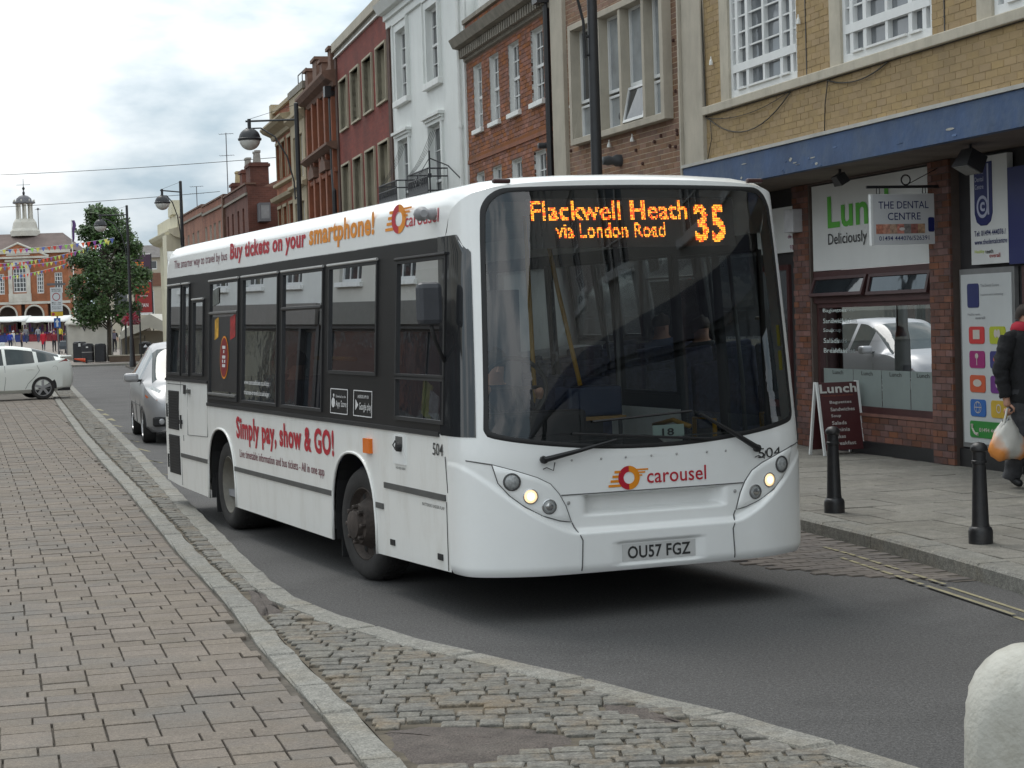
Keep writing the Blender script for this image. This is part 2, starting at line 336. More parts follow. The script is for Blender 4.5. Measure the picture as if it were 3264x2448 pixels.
# --- kerb stones along a line
def kerb_run(fx, width, side, y0, y1, name, parent, m, ztop, lens=(.7, 1.05), h=.13):
    y = y0; rr = random.Random(5)
    while y < y1:
        L_ = rr.uniform(*lens); ye = min(y + L_ * .96, y1); g_ = .006
        a0 = Vector((fx(y + g_), y + g_)); a1 = Vector((fx(ye - g_), ye - g_)); am = (y + ye) / 2; a_m = Vector((fx(am), am))
        def nrm(y_): t = Vector((fx(y_ + .15) - fx(y_ - .15), .3)).normalized(); return Vector((t.y, -t.x)) * side
        pts = [a0, a_m, a1]; ins = [p + nrm(p.y) * width for p in pts]
        ring = pts + ins[::-1]; cen = sum(ring, Vector((0, 0))) / 6; dz = rr.uniform(-.003, .005)
        low = [(p.x, p.y, ztop - h) for p in ring]; mid = [(p.x, p.y, ztop - .014 + dz) for p in ring]
        top = [tuple(((p + (cen - p).normalized() * .018).x + rr.uniform(-.003, .003), (p + (cen - p).normalized() * .018).y, ztop + dz)) for p in ring]
        mb = MB(); mb.v = low + mid + top
        for a in (0, 6):
            for k in range(6): mb.f.append((a + k, a + (k + 1) % 6, a + 6 + (k + 1) % 6, a + 6 + k))
        mb.f.append(tuple(range(12, 18))); obj(name, mb, m, parent)
        y = ye + .004
kerb_run(xi, .155, 1, 3.5, 70, 'kerb_stone', left_pave, kerb_m, ZP + .004)
kerb_run(xo, .175, -1, 2.6, 90, 'kerb_stone', sett_strip, kerb_m, ZP)
# --- granite setts between the two kerbs, with gaps and old tarmac patches
patches = [[(-1.9, 13.0), (-1.8, 12.98), (-1.52, 12.05), (-1.54, 11.85), (-1.64, 11.8)], [(-.62, 8.32), (-.48, 8.44), (-.09, 8.38), (.18, 8.17), (.27, 7.96), (.04, 7.88), (-.22, 7.62), (-.42, 7.64), (-.55, 7.97)], [(.35, 8.76), (.56, 8.7), (.75, 8.3), (.63, 8.25), (.46, 8.49)]]
def inpoly(x, y, P):
    c = False
    for (x1, y1), (x2, y2) in zip(P, P[1:] + P[:1]):
        if (y1 > y) != (y2 > y) and x < (x2 - x1) * (y - y1) / (y2 - y1) + x1: c = not c
    return c
pm = mat('old_tarmac_patch', (.085, .070, .062), .9, .3, 9, bump=.9, bscale=60, dirt=(.12, .105, .09), dirt_amt=.5, dirt_scale=4); speckle(pm, 110, .6, 1.4)
for P in patches:
    mb = MB(); cx = sum(p[0] for p in P) / len(P); cy = sum(p[1] for p in P) / len(P); PP = [P[0]] ; prr = random.Random(len(P))
    rim = []
    for a, b in zip(P, P[1:] + P[:1]):
        for t in (0, .25, .5, .75): rim.append((a[0] + (b[0] - a[0]) * t + prr.uniform(-.025, .025), a[1] + (b[1] - a[1]) * t + prr.uniform(-.03, .03)))
    rings = []
    for f_, z in ((1.12, ZP - .03), (.9, ZP - .012), (.6, ZP - .004), (.3, ZP - .007)): rings.append([(cx + (x - cx) * f_, cy + (y - cy) * f_, z + prr.uniform(-.004, .004)) for x, y in rim + rim[:1]])
    mb.grid(rings); mb.f.append(tuple(range(len(mb.v) - len(rim) - 1, len(mb.v) - 1))); obj('tarmac_patch', mb, pm, sett_strip, smooth='all')
st = []; rr = random.Random(21); y = 3.0
while y < 60:
    rh = rr.uniform(.095, .13); x = xi(y) + .165 + rr.uniform(0, .02); xe = xo(y) - .185
    while x < xe - .02:
        w_ = min(rr.uniform(.10, .24), xe - x)
        if xe - x - w_ < .05: w_ = xe - x
        cx, cy = x + w_ / 2, y + rh / 2 + rr.uniform(-.008, .008) + .03 * (x - xi(y))
        if w_ > .05 and not any(inpoly(cx, cy, P) for P in patches) and rr.random() > .02:
            g_ = rr.choice((.003, .006, .02)); st.append((cx, cy, w_ - g_, rh - rr.choice((.002, .004, .015)), rr.uniform(-.04, .04) + .02, rr.uniform(-.008, .001), math.hypot(cx, cy) + (5 if cy < 6.6 else 0)))
        x += w_
    y += rh
lay(st, 'sett', [block(.04, .07, .03, k) for k in range(5)], sett_m, sett_strip, th=.07)
# --- right-hand footway: kerb, flags
def kp(s): return float(np.interp(s, [-10, 4, 8, 10.77, 13.0, 14.8, 18, 30, 60, 110], [4.6, 5.9, 6.2, 6.45, 6.64, 6.70, 6.74, 6.6, 6.3, 7.5]))
ZF = .12
mb = MB(); ss = np.arange(-10, 101, 1.0)
mb.grid([[rs(s, kp(s) + .02, ZF - .02), rs(s, 13.5, ZF - .02)] for s in ss]); mb.grid([[rs(s, kp(s) + .02, ZF - .02), rs(s, kp(s) + .02, -.05)] for s in ss])
foot = struct('footway', mb, joint)
s = 6.0; rr = random.Random(8)
while s < 75:
    L_ = rr.uniform(.85, 1.0); e = s + L_ - .008; mb = MB()
    lo = [(s, 0), (e, 0), (e, .27), (s, .27)]
    P3 = lambda q, z, i=0: rs(q[0] + (i if q[0] == s else -i), kp(q[0]) + q[1] + (i if q[1] == 0 else -i), z)
    mb.v = [P3(q, -.03) for q in lo] + [P3(q, ZF - .02) for q in lo] + [P3(q, ZF, .018) for q in lo]
    for a in (0, 4):
        for k in range(4): mb.f.append((a + k, a + (k + 1) % 4, a + 4 + (k + 1) % 4, a + 4 + k))
    mb.f.append((8, 9, 10, 11)); obj('kerb_stone', mb, kerb_m, foot); s = e + .008
fl = []; s = 5.0; k = 0
while s < 62:
    dl = .6; p = kp(s + .3) + .275; offp = .30 if k % 2 else .62
    while p < 13.2:
        w_ = offp; offp = .62
        c = rs(s + dl / 2, p + w_ / 2); fl.append((c[0], c[1], w_ - .008, dl - .009, R(15.8), rr.uniform(-.003, .001), math.hypot(c[0], c[1]) + (8 if p > 10.6 or s < 10.5 else 0)))
        p += w_
    s += dl; k += 1
lay(fl, 'flagstone', [block(.012, .06, .002, 1), block(.014, .07, .003, 3)], flag_m, foot, th=.05, ztop=ZF)
# --- block-paved bay between asphalt and kerb, double yellow lines
def bay_in(s): return float(np.interp(s, [11.5, 11.73, 12.22, 13.07, 13.87, 16, 40], [6.35, 6.19, 5.76, 5.54, 5.38, 5.25, 5.2]))
mb = MB(); ss = np.arange(11.45, 34, .25); mb.grid([[rs(s, bay_in(s), .004), rs(s, kp(s) + .015, .004)] for s in ss]); bay = struct('parking_bay', mb, joint)
by = []; s = 11.5; k = 0
while s < 33:
    p = kp(s) - .005 - (.1 if k % 2 else 0)
    while p > bay_in(s + .05) + .05:
        c = rs(s + .05, p - .1); by.append((c[0], c[1], .197, .097, R(15.8) + rr.uniform(-.01, .01), rr.uniform(-.002, .002), math.hypot(c[0], c[1]))); p -= .203
    s += .103; k += 1
lay(by, 'bay_paver', [block(.03, .12, .004, 1), block(.03, .12, .006, 7)], bay_m, bay, th=.06, ztop=.011)
yl = mat('yellow_paint', (.28, .25, .15), .85, .25, 20, bump=.2, dirt=(.14, .128, .105), dirt_amt=.95, dirt_scale=16)
for p0, s0 in ((.30, 13.55), (.44, 12.9)):
    mb = MB(); s = s0; rr = random.Random(int(p0 * 100))
    while s > 4:
        L_ = (rr.uniform(.08, .2) if s > 11.4 else rr.uniform(.8, 1.6)); z = .0165 if s > 11.3 else .0045; g_ = .017
        mb.quad(rs(s, kp(s) - p0 - g_, z), rs(s - L_, kp(s - L_) - p0 - g_, z), rs(s - L_, kp(s - L_) - p0 + g_, z), rs(s, kp(s) - p0 + g_, z))
        s -= L_ + (rr.uniform(.02, .08) if s > 11.4 else .01)
    obj('yellow_line', mb, yl, road, fix=False)
mb = MB(); rr = random.Random(4)
for k in range(9): y = 24 + k * 2.6; x = xo(y) + .18; mb.quad((x, y, .0045), (x + .05, y, .0045), (x - .3, y + rr.uniform(.5, 1.3), .0045), (x - .35, y + .8, .0045))
obj('yellow_line', mb, yl, road, fix=False)
# --- far side of the road: kerb and market square
mb = MB(); mb.box(-75, 45, 103.4, 400, -.05, .05); square = struct('market_square', mb, mat('square_paving', (.22, .19, .165), .88, .18, 1.2))
mb = MB(); mb.box(-75, 45, 103.1, 103.42, -.04, .11); obj('kerb', mb, kerb_m, square)
# ================================================================== BUILDINGS (helpers)
stone = mat('stone', (.46, .42, .34), .8, .12, 3, bump=.15, dirt=(.25, .22, .17), dirt_amt=.5, dirt_scale=1.5, streak=3)
white_p = mat('white_paint', (.74, .75, .73), .55, .05, 4, dirt=(.5, .5, .46), dirt_amt=.4, dirt_scale=1.2, streak=4)
white_f = mat('white_frame', (.70, .71, .70), .45, .05, 6)
dark_p = mat('black_paint', (.018, .018, .020), .42, .2, 8)
pane_d = pane_mat('window_pane')
pane_b = pane_mat('window_pane_blind', (.28, .30, .31), .12)
concrete = mat('concrete', (.42, .38, .31), .85, .12, 2, bump=.15, dirt=(.26, .24, .2), dirt_amt=.5, dirt_scale=1.2, streak=3)
lead = mat('roof_lead', (.13, .13, .14), .6, .2, 2)
slate = mat('roof_slate', (.12, .11, .105), .7, .25, 3, bump=.4)
tile = mat('roof_tile', (.20, .11, .08), .8, .25, 4, bump=.5)
def cells(mb, x0, x1, z0, z1, ops, fn):
    xs = sorted({x0, x1, *[min(max(v, x0), x1) for o in ops for v in o[:2]]}); zs = sorted({z0, z1, *[min(max(v, z0), z1) for o in ops for v in o[2:4]]})
    for a, b in zip(xs, xs[1:]):
        for c, d in zip(zs, zs[1:]):
            mx_, mz_ = (a + b) / 2, (c + d) / 2
            if any(o[0] < mx_ < o[1] and o[2] < mz_ < o[3] for o in ops): continue
            mb.quad(fn(a, c), fn(b, c), fn(b, d), fn(a, d))
def reveals(mb, ops, y0, y1):
    for xa, xb, za, zb in ops:
        for p, q in (((xa, za), (xb, za)), ((xb, za), (xb, zb)), ((xb, zb), (xa, zb)), ((xa, zb), (xa, za))):
            mb.quad((p[0], y0, p[1]), (q[0], y0, q[1]), (q[0], y1, q[1]), (p[0], y1, p[1]))
def wall(b, x0, x1, z0, z1, ops, m, y=0, reveal=.15, depth=7, name='wall', rev_m=None):
    mb = MB(); cells(mb, x0, x1, z0, z1, ops, lambda a, c: (a, y, c))
    if rev_m is None: reveals(mb, ops, y, y - reveal)
    if depth:
        for x in (x0, x1): mb.quad((x, y, z0), (x, y - depth, z0), (x, y - depth, z1), (x, y, z1))
        mb.quad((x0, y - depth, z0), (x1, y - depth, z0), (x1, y - depth, z1), (x0, y - depth, z1))
        mb.quad((x0, y, z1 - .02), (x1, y, z1 - .02), (x1, y - depth, z1 - .02), (x0, y - depth, z1 - .02))
    o = obj(name, mb, m, b, fix=False)
    if rev_m is not None:
        for q in ops:
            r_ = MB(); reveals(r_, [q], y + .004, y - reveal); obj('reveal', r_, rev_m, o, fix=False)
    return o
UB = None
def bricks(par, x0, x1, z0, z1, ops, m, y, near=0.0, limit=300, bl=.215, bh=.065, j=.010, proud=.007, order=None):
    """lay a brick wall course by course between openings; nearest ones singly, the rest as one mesh"""
    global UB
    if UB is None:
        q = MB(); q.box(-.5, .5, -1, 0, -.5, .5); UB = q
    me = UB.mesh('brick'); fix_normals(me); me.materials.append(m)
    L_ = []; k = 0; z = z0; rr = random.Random(int(x0 * 100 + z0 * 10) & 255)
    while z < z1 - .02:
        zt = min(z + bh, z1); mid = (z + zt) / 2; free = [(x0, x1)]
        for o in ops:
            if o[2] - .01 < mid < o[3] + .01:
                nf = []
                for a, b in free:
                    if o[1] <= a or o[0] >= b: nf.append((a, b)); continue
                    if o[0] > a: nf.append((a, o[0]))
                    if o[1] < b: nf.append((o[1], b))
                free = nf
        ph = (bl + j) / 2 if k % 2 else 0
        for a, b in free:
            x = math.floor((a - ph) / (bl + j)) * (bl + j) + ph
            while x < b:
                p, q = max(x, a), min(x + bl, b)
                if q - p > .03: L_.append(((p + q) / 2, mid, q - p, zt - z))
                x += bl + j
        z += bh + j; k += 1
    L_.sort(key=order or (lambda t: abs(t[0] - near) + abs(t[1] - 4.6) * 1.2))
    rest = MB()
    for i, (cx, cz, w_, h_) in enumerate(L_):
        yy = y + proud + rr.uniform(-.002, .002)
        if i < limit:
            o = bpy.data.objects.new('brick', me); COL.objects.link(o); o.location = (cx, yy, cz); o.scale = (w_, .03, h_); o.parent = par
        else: rest.box(cx - w_ / 2, cx + w_ / 2, y - .01, yy, cz - h_ / 2, cz + h_ / 2)
    if rest.v: stuff(obj('brickwork', rest, m, par, fix=False))
def window(b, xa, xb, za, zb, y, cols=(), rows=(), fr=.05, bar=.02, rails=(), m=None, pm=None, name='window', deep=.05, split=True):
    """frame with glazing bars (fractions) and a pane set behind each opening of the frame"""
    m = m or white_f; mb = MB(); d0, d1 = y - deep, y
    mb.box(xa, xa + fr, d0, d1, za, zb); mb.box(xb - fr, xb, d0, d1, za, zb); mb.box(xa + fr, xb - fr, d0, d1, za, za + fr * 1.3); mb.box(xa + fr, xb - fr, d0, d1, zb - fr, zb)
    W_, H_ = xb - xa, zb - za; ia, ib, ja, jb = xa + fr, xb - fr, za + fr * 1.3, zb - fr
    for c in cols: x = xa + W_ * c; mb.box(x - bar / 2, x + bar / 2, d0 + .012, d1 - .004, ja, jb)
    for r_ in rows: z = za + H_ * r_; mb.box(ia, ib, d0 + .014, d1 - .006, z - bar / 2, z + bar / 2)
    for r_ in rails: z = za + H_ * r_; mb.box(ia, ib, d0 + .005, d1 + .006, z - .026, z + .026)
    o = obj(name, mb, m, b)
    zs = [ja] + [za + H_ * r_ for r_ in sorted(rails)] + [jb]
    for k in range(len(zs) - 1):
        yy = d0 + .018 - (.012 if k == 0 and rails else 0); p = MB(); p.quad((ia - .01, yy, zs[k]), (ib + .01, yy, zs[k]), (ib + .01, yy, zs[k + 1]), (ia - .01, yy, zs[k + 1])); obj('pane', p, pm or pane_d, o, fix=False)
    return o
def sill(b, xa, xb, z0, z1, y, pr=.06, m=None): mb = MB(); mb.box(xa, xb, y - .1, y + pr, z0, z1); return obj('sill', mb, m or white_p, b, bevel=.008)
def bar(b, name, x0, x1, y0, y1, z0, z1, m, bevel=0): mb = MB(); mb.box(x0, x1, y0, y1, z0, z1); return obj(name, mb, m, b, bevel=bevel)
def cornice(b, x0, x1, y, prof, m, name='cornice'):
    """prof: outline (out, z) swept along x"""
    mb = MB(); mb.prism(prof, lambda u, v, w_: (w_, y + u, v), x0, x1); return obj(name, mb, m, b)
def shopfront(b, x0, x1, m_f, m_b, y=0, zt=3.5, text=None):
    bar(b, 'fascia', x0 + .1, x1 - .1, y, y + .12, 2.85, 3.4, m_f); mb = MB(); ops = [(x0 + .15, x1 - 1.35, .6, 2.75), (x1 - 1.2, x1 - .2, .12, 2.75)]
    cells(mb, x0, x1, 0, zt, ops, lambda a, c: (a, y + .03, c)); reveals(mb, ops, y + .03, y - .2); obj('shopfront', mb, m_b, b, fix=False)
    window(b, *ops[0], y - .1, cols=(.5,), m=m_b, name='shop_window', fr=.06); window(b, *ops[1], y - .1, m=m_b, name='door', fr=.09)
def bld(name, label, x, y, A): return thing(name, label, 'building', (x, y, 0), R(A))
# ------------------------------------------------------------------ yellow-brick building with the blue canopy
ybrick = mat('yellow_brick', (.335, .235, .118), .85, .10, 5, bump=.25, island=.075, dirt=(.23, .17, .095), dirt_amt=.5, dirt_scale=.8)
ymort = mat('yellow_mortar', (.37, .275, .15), .9, .15, 6)
rbrick = mat('pier_brick', (.145, .062, .046), .8, .2, 6, bump=.3, island=.38, dirt=(.3, .09, .03), dirt_amt=.35, dirt_scale=4)
rmort = mat('pier_mortar', (.10, .075, .065), .9, .15, 6)
blue = mat('blue_fascia_paint', (.030, .066, .150), .55, .22, 2.5, bump=.35, bscale=14, dirt=(.10, .13, .16), dirt_amt=.45, dirt_scale=2.6)
brown_f = mat('brown_frame', (.06, .022, .022), .5, .2, 5)
Y = bld('yellow_brick_building', 'yellow brick building with white casement windows over a peeling blue canopy and shops', 8.94, 2.53, 105.8)
yops = [(xa, xa + 2.05, 4.58, 6.95) for xa in (20.19, 16.98, 13.77, 10.56)]
yo2 = [(o[0], o[1] + .28, o[2], o[3] + .2) for o in yops]
yw = wall(Y, 9.5, 23.05, 3.86, 8.6, yo2, ymort, reveal=.1, depth=9)
bricks(yw, 9.5, 23.05, 3.88, 4.47, [], ybrick, 0, proud=.004, order=lambda t: (t[0] < 15.4) * 9 + t[0])
obj_l = [o for o in yo2]
bricks(yw, 9.5, 23.05, 4.60, 7.6, [(o[0], o[1], 4, 7.15) for o in yo2], ybrick, 0, proud=.004, limit=0)
bar(Y, 'sill_band', 9.5, 23.05, -.05, .07, 4.475, 4.585, stone, .01)
for x in (19.93, 16.72, 13.5): bar(Y, 'joint', x - .008, x + .008, -.01, .011, 4.59, 8.5, dark_p)
for (xa, xb, za, zb) in yops:
    mb = MB(); mb.box(xb, xb + .28, -.18, .012, za, zb + .2); mb.box(xa, xb, -.18, .012, zb, zb + .2); obj('stone_surround', mb, stone, Y, bevel=.006)
    mb = MB(); yy = -.02; W_ = xb - xa; H_ = zb - za; d0, d1 = yy - .07, yy
    o = window(Y, xa, xb, za + .02, zb, yy, fr=.07, deep=.08, m=white_f, pm=pane_mat('window_pane_pale', (.13, .14, .15), .05))  # paler pane colour stands in for reflected grey-blue sky
    zt = za + .38                                              # heavy transom between hoppers and casements
    mb.box(xa + .07, xb - .07, d0, d1 + .006, zt - .05, zt + .05)
    for c in (.10, .245, .5, .745, .9): mb.box(xa + W_ * c - (.04 if c not in (.5,) else .03), xa + W_ * c + (.04 if c not in (.5,) else .03), d0, d1 - .004, za + .09, zb - .07)
    for z in np.arange(zt + .24, zb - .1, .2): mb.box(xa + .07, xb - .07, d0 + .03, d1 - .02, z - .01, z + .01)
    for a, e in ((.12, .24), (.27, .73), (.76, .88)): mb.box(xa + W_ * a, xa + W_ * e, d1 - .01, d1 + .03, za + .1, za + .125)
    obj('glazing_bars', mb, white_f, o)
bar(Y, 'pilaster', 23.05, 23.74, -.3, .06, 3.4, 8.6, concrete, .01); bar(Y, 'pilaster', 23.745, 23.80, -.3, .1, 3.4, 8.6, concrete)
can = bar(Y, 'canopy_fascia', 9.5, 23.72, -.02, .09, 3.5, 3.84, blue); bar(can, 'flashing', 9.5, 23.74, -.03, .115, 3.845, 3.885, mat('flashing', (.40, .39, .36), .6, .15, 3))
rr = random.Random(2)
for q in range(20):                                             # blistered, peeled paint
    x = rr.choice([rr.uniform(17.5, 20.6), rr.uniform(15.5, 22)]); z = 3.52 + rr.random() ** 1.6 * .24; a, c = rr.uniform(.015, .10), rr.uniform(.006, .03); mb = MB(); n_ = 8
    mb.prism([(a * math.cos(t) * rr.uniform(.6, 1), c * math.sin(t) * rr.uniform(.6, 1)) for t in [2 * math.pi * k / n_ for k in range(n_)]], lambda u, v, w_: (x + u, w_, z + v), .088, .0945)
    obj('paint_flake', mb, rr.choice([mat('flaked_primer', (.38, .37, .33), .8, .2, 12), blue, mat('flaked_blue', (.09, .15, .28), .6, .2, 9)]), can)
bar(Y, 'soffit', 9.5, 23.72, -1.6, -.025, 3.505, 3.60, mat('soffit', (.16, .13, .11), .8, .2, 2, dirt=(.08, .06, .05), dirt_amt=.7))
rr = random.Random(5)
cab = mat('cable', (.05, .045, .035), .7)
def cable(par, pts, r=.008): mb = MB(); mb.tube(pts, r, 6); return obj('cable', mb, cab, par, smooth='all')
def sag(a, b, d, n=12): a, b = Vector(a), Vector(b); return [tuple(a.lerp(b, t / n) + Vector((0, 0, -4 * d * (t / n) * (1 - t / n)))) for t in range(n + 1)]
cable(Y, [(23.02, .03, 8), (23.06, .03, 6), (23.0, .03, 4.45), (22.9, .03, 4.42)], .012)
cable(Y, sag((22.9, .03, 4.42), (20.35, .03, 4.45), .30)); cable(Y, sag((22.9, .03, 4.43), (20.4, .03, 4.46), .10), .005)
cable(Y, sag((19.35, .03, 4.46), (17.9, .03, 4.46), .10)); cable(Y, [(19.33, .03, 4.47), (19.42, .03, 4.2), (19.45, .03, 3.9)], .007)
cable(Y, [(22.85, .03, 4.4), (22.83, .03, 4.15), (22.98, .03, 3.9)], .006); cable(Y, [(23.0, .02, 4.46), (19.0, .02, 4.468), (15, .02, 4.468)], .006)
for x, z in ((22.75, 5.15), (19.75, 5.55), (20.05, 5.25)): mb = MB(); mb.lathe([(.028, -.05), (.022, 0), (.008, .03), (.008, .06)], 8, (x, .04, z)); obj('cable_clip', mb, white_p, Y)
# ground floor, set back a metre
GY = -1.0
lops = [(19.0, 22.12, .12, 3.48)]
gw = MB(); cells(gw, 18.52, 22.64, 0, 3.5, lops, lambda a, c: (a, GY, c)); reveals(gw, lops, GY, GY - .25); gwall = obj('pier_wall', gw, rmort, Y, fix=False)
bar(gwall, 'pier_core', 18.522, 18.988, GY - .45, GY - .003, 0, 3.5, rmort); bar(gwall, 'pier_core', 22.162, 22.638, GY - .45, GY - .003, 0, 3.5, rmort)
bricks(gwall, 18.52, 18.99, .13, 3.5, [], rbrick, GY, limit=150); bricks(gwall, 22.16, 22.64, .13, 3.5, [], rbrick, GY, limit=150, order=lambda t: -t[1])
mb = MB(); mb.box(19.0, 22.14, GY - .22, GY - .035, .0, .59); low = obj('stall_riser', mb, rmort, Y)
bricks(low, 19.01, 22.13, .28, .58, [], rbrick, GY - .035, limit=150)
bar(Y, 'plinth', 18.995, 22.135, GY - .1, GY - .02, .0, .27, dark_p); bar(Y, 'stall_sill', 19.0, 22.13, GY - .2, GY - .02, .58, .615, rbrick)
sgn = bar(Y, 'sign_panel', 19.02, 22.08, GY - .10, GY - .02, 2.38, 3.46, mat('sign_white', (.66, .67, .66), .4, .04, 2))
wtx = lambda yy: (lambda u, v: (-u, yy, v))                  # reading direction runs toward the camera end
green = flat('sign_green', (.10, .42, .05)); blk = flat('sign_black', (.02, .02, .022))
text_obj('lettering', 'Lunch', -21.62, -19.75, 2.90, 3.30, wtx(GY - .013), green, sgn, .022); text_obj('lettering', 'Deliciously', -21.62, -20.55, 2.655, 2.835, wtx(GY - .013), blk, sgn, .004)
bar(Y, 'window_head', 19.0, 22.13, GY - .2, GY - .03, 1.97, 2.09, brown_f); bar(Y, 'window_head', 19.0, 22.13, GY - .2, GY - .03, 2.30, 2.375, brown_f)
for xa, xb, tilt in ((20.62, 22.1, .34), (19.05, 20.56, .22)):   # two top lights standing open
    mb = MB(); M_ = Matrix.Translation((0, GY - .05, 2.30)) @ Matrix.Rotation(tilt, 4, 'X')
    for q in ((xa, xb, -.02, .02, -.04, 0), (xa, xb, -.02, .02, -.26, -.22), (xa, xa + .05, -.02, .02, -.22, -.04), (xb - .05, xb, -.02, .02, -.22, -.04)): mb.box(*q, M=M_)
    o = obj('top_light', mb, brown_f, Y); p = MB(); p.quad(*[tuple(M_ @ Vector(v)) for v in ((xa + .04, 0, -.23), (xb - .04, 0, -.23), (xb - .04, 0, -.03), (xa + .04, 0, -.03))]); obj('pane', p, pane_d, o, fix=False)
    p = MB(); p.quad((xa, GY - .17, 2.08), (xb, GY - .17, 2.08), (xb, GY - .17, 2.31), (xa, GY - .17, 2.31)); obj('pane', p, pane_d, Y, fix=False)
shopg = glass('shop_glass', (.55, .62, .59), 0, 1.45, .85)
wn_ = window(Y, 19.02, 22.1, .615, 1.97, GY - .06, fr=.06, m=brown_f, pm=shopg, name='shop_window', deep=.06)
frost = mat('frosted_film', (.23, .27, .26), .35, .06, 3)
for a, b in ((19.08, 19.7), (19.71, 20.42), (20.43, 21.18), (21.19, 22.03)):
    p = MB(); p.quad((a, GY - .10, .69), (b - .006, GY - .10, .69), (b - .006, GY - .10, 1.14), (a, GY - .10, 1.14)); fo = obj('frosted_film', p, frost, wn_, fix=False)
    text_obj('lettering', 'Lunch', -((a + b) / 2 + .15), -((a + b) / 2 - .15), 1.07, 1.12, wtx(GY - .098), blk, fo, .01)
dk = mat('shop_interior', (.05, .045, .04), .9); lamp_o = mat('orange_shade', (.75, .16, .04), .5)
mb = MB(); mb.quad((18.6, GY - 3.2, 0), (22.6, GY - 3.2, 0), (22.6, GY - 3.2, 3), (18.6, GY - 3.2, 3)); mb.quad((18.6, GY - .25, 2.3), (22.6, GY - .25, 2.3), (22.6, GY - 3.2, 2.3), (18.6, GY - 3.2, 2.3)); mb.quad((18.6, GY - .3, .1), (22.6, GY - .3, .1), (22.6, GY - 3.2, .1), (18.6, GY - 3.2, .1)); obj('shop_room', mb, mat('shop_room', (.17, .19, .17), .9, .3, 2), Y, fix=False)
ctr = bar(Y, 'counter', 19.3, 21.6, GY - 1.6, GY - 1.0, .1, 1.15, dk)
rr = random.Random(12)
mb = MB(); mb.lathe([(.02, .11), (.07, .09), (.11, 0), (.10, -.02)], 12, (20.95, GY - .6, 1.55)); mb.tube([(20.95, GY - .6, 1.65), (20.95, GY - .6, 2.3)], .008, 5); tag(obj('pendant_lamp', mb, lamp_o, None, loc=(8.94, 2.53, 0), rotz=R(105.8)), 'orange pendant lamp hanging inside the lunch shop window', 'lamp')
bk = mat('wicker', (.20, .11, .05), .8, .3, 30, bump=.5)
mb = MB(); mb.lathe([(.12, 0), (.19, .16), (.2, .17), (.17, .15), (.10, .02)], 16, (20.1, GY - .8, 1.15)); mb.tube([(20.1 + .18 * math.cos(t), GY - .8, 1.3 + .26 * math.sin(t)) for t in np.linspace(0, math.pi, 12)], .01, 6); tag(obj('wicker_basket', mb, bk, None, loc=(8.94, 2.53, 0), rotz=R(105.8)), 'wicker basket with hoop handle on the lunch shop counter', 'basket')
# menu lines on the glass
for k, tx in enumerate(('Baguettes', 'Sandwiches', 'Soup', 'Salads', 'Breakfast')): text_obj('lettering', tx, -21.9, -21.9 + .075 * len(tx), 1.84 - .125 * k, 1.90 - .125 * k, wtx(GY - .05), flat('window_lettering', (.6, .66, .64)), wn_, .004)
# dental practice front
db = mat('dental_navy', (.012, .02, .12), .35, .05, 3); dw = mat('dental_white', (.52, .54, .54), .4, .05, 2)
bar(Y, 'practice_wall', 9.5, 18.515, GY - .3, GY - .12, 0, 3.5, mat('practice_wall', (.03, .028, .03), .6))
bar(Y, 'plinth', 17.2, 18.5, GY - .12, GY - .05, 0, .32, dark_p)
dn = bar(Y, 'sign_panel', 17.36, 18.12, GY - .1, GY - .03, 2.32, 3.46, mat('sign_white', (0, 0, 0)))
bar(Y, 'sign_panel', 14.4, 17.34, GY - .1, GY - .02, 2.30, 3.30, db)
fy = wtx(GY - .024)
mb = MB(); mb.prism([(18.02, 3.40), (18.02, 2.86), (17.98, 2.77), (17.90, 2.73), (17.78, 2.73), (17.70, 2.77), (17.66, 2.86), (17.66, 3.40)], lambda u, v, w_: (u, w_, v), GY - .03, GY - .022); lg = obj('logo', mb, db, dn)
pal = flat('dental_grey', (.42, .44, .55)); mb = MB(); disc(mb, wtx(GY - .018), -17.85, 2.93, .12, .12, 24, ri=.72); mb.box(17.715, 17.745, GY - .02, GY - .018, 2.84, 3.38); text_fit(mb, 'c', -17.90, -17.80, 2.88, 2.98, wtx(GY - .018), .03)
for tx, z in (('The', 3.28), ('Dental', 3.20), ('Centre', 3.12)): text_fit(mb, tx, -18.0, -17.82, z, z + .05, wtx(GY - .018), .006)
stuff(obj('lettering', mb, pal, lg, fix=False))
text_obj('lettering', 'Tel: 01494 444076 /', -18.04, -17.40, 2.62, 2.68, fy, db, dn, .012); text_obj('lettering', 'www.thedentalcentre', -18.04, -17.38, 2.53, 2.585, fy, db, dn, .012)
text_obj('lettering', 'Healthy', -18.04, -17.84, 2.43, 2.475, fy, flat('sign_lime', (.5, .6, .05)), dn, .008); text_obj('lettering', 'teeth', -17.82, -17.66, 2.43, 2.475, fy, blk, dn, .008); text_obj('lettering', 'overall', -17.74, -17.52, 2.385, 2.43, fy, flat('sign_red', (.35, .02, .02)), dn, .01)
ps = bar(Y, 'poster_panel', 17.31, 18.44, GY - .11, GY - .06, .34, 2.28, mat('poster_frame', (.18, .18, .18), .4)); pp = bar(ps, 'poster', 17.36, 18.40, GY - .06, GY - .052, .39, 2.22, dw)
def rrect(mb, x0, x1, z0, z1, y0, y1, r=.04, n=4):
    P = []
    for cx, cz, a0 in ((x1 - r, z1 - r, 0), (x0 + r, z1 - r, 90), (x0 + r, z0 + r, 180), (x1 - r, z0 + r, 270)):
        for k in range(n + 1): a = R(a0 + 90 * k / n); P.append((cx + r * math.cos(a), cz + r * math.sin(a)))
    return mb.prism(P, lambda u, v, w_: (u, w_, v), y0, y1)
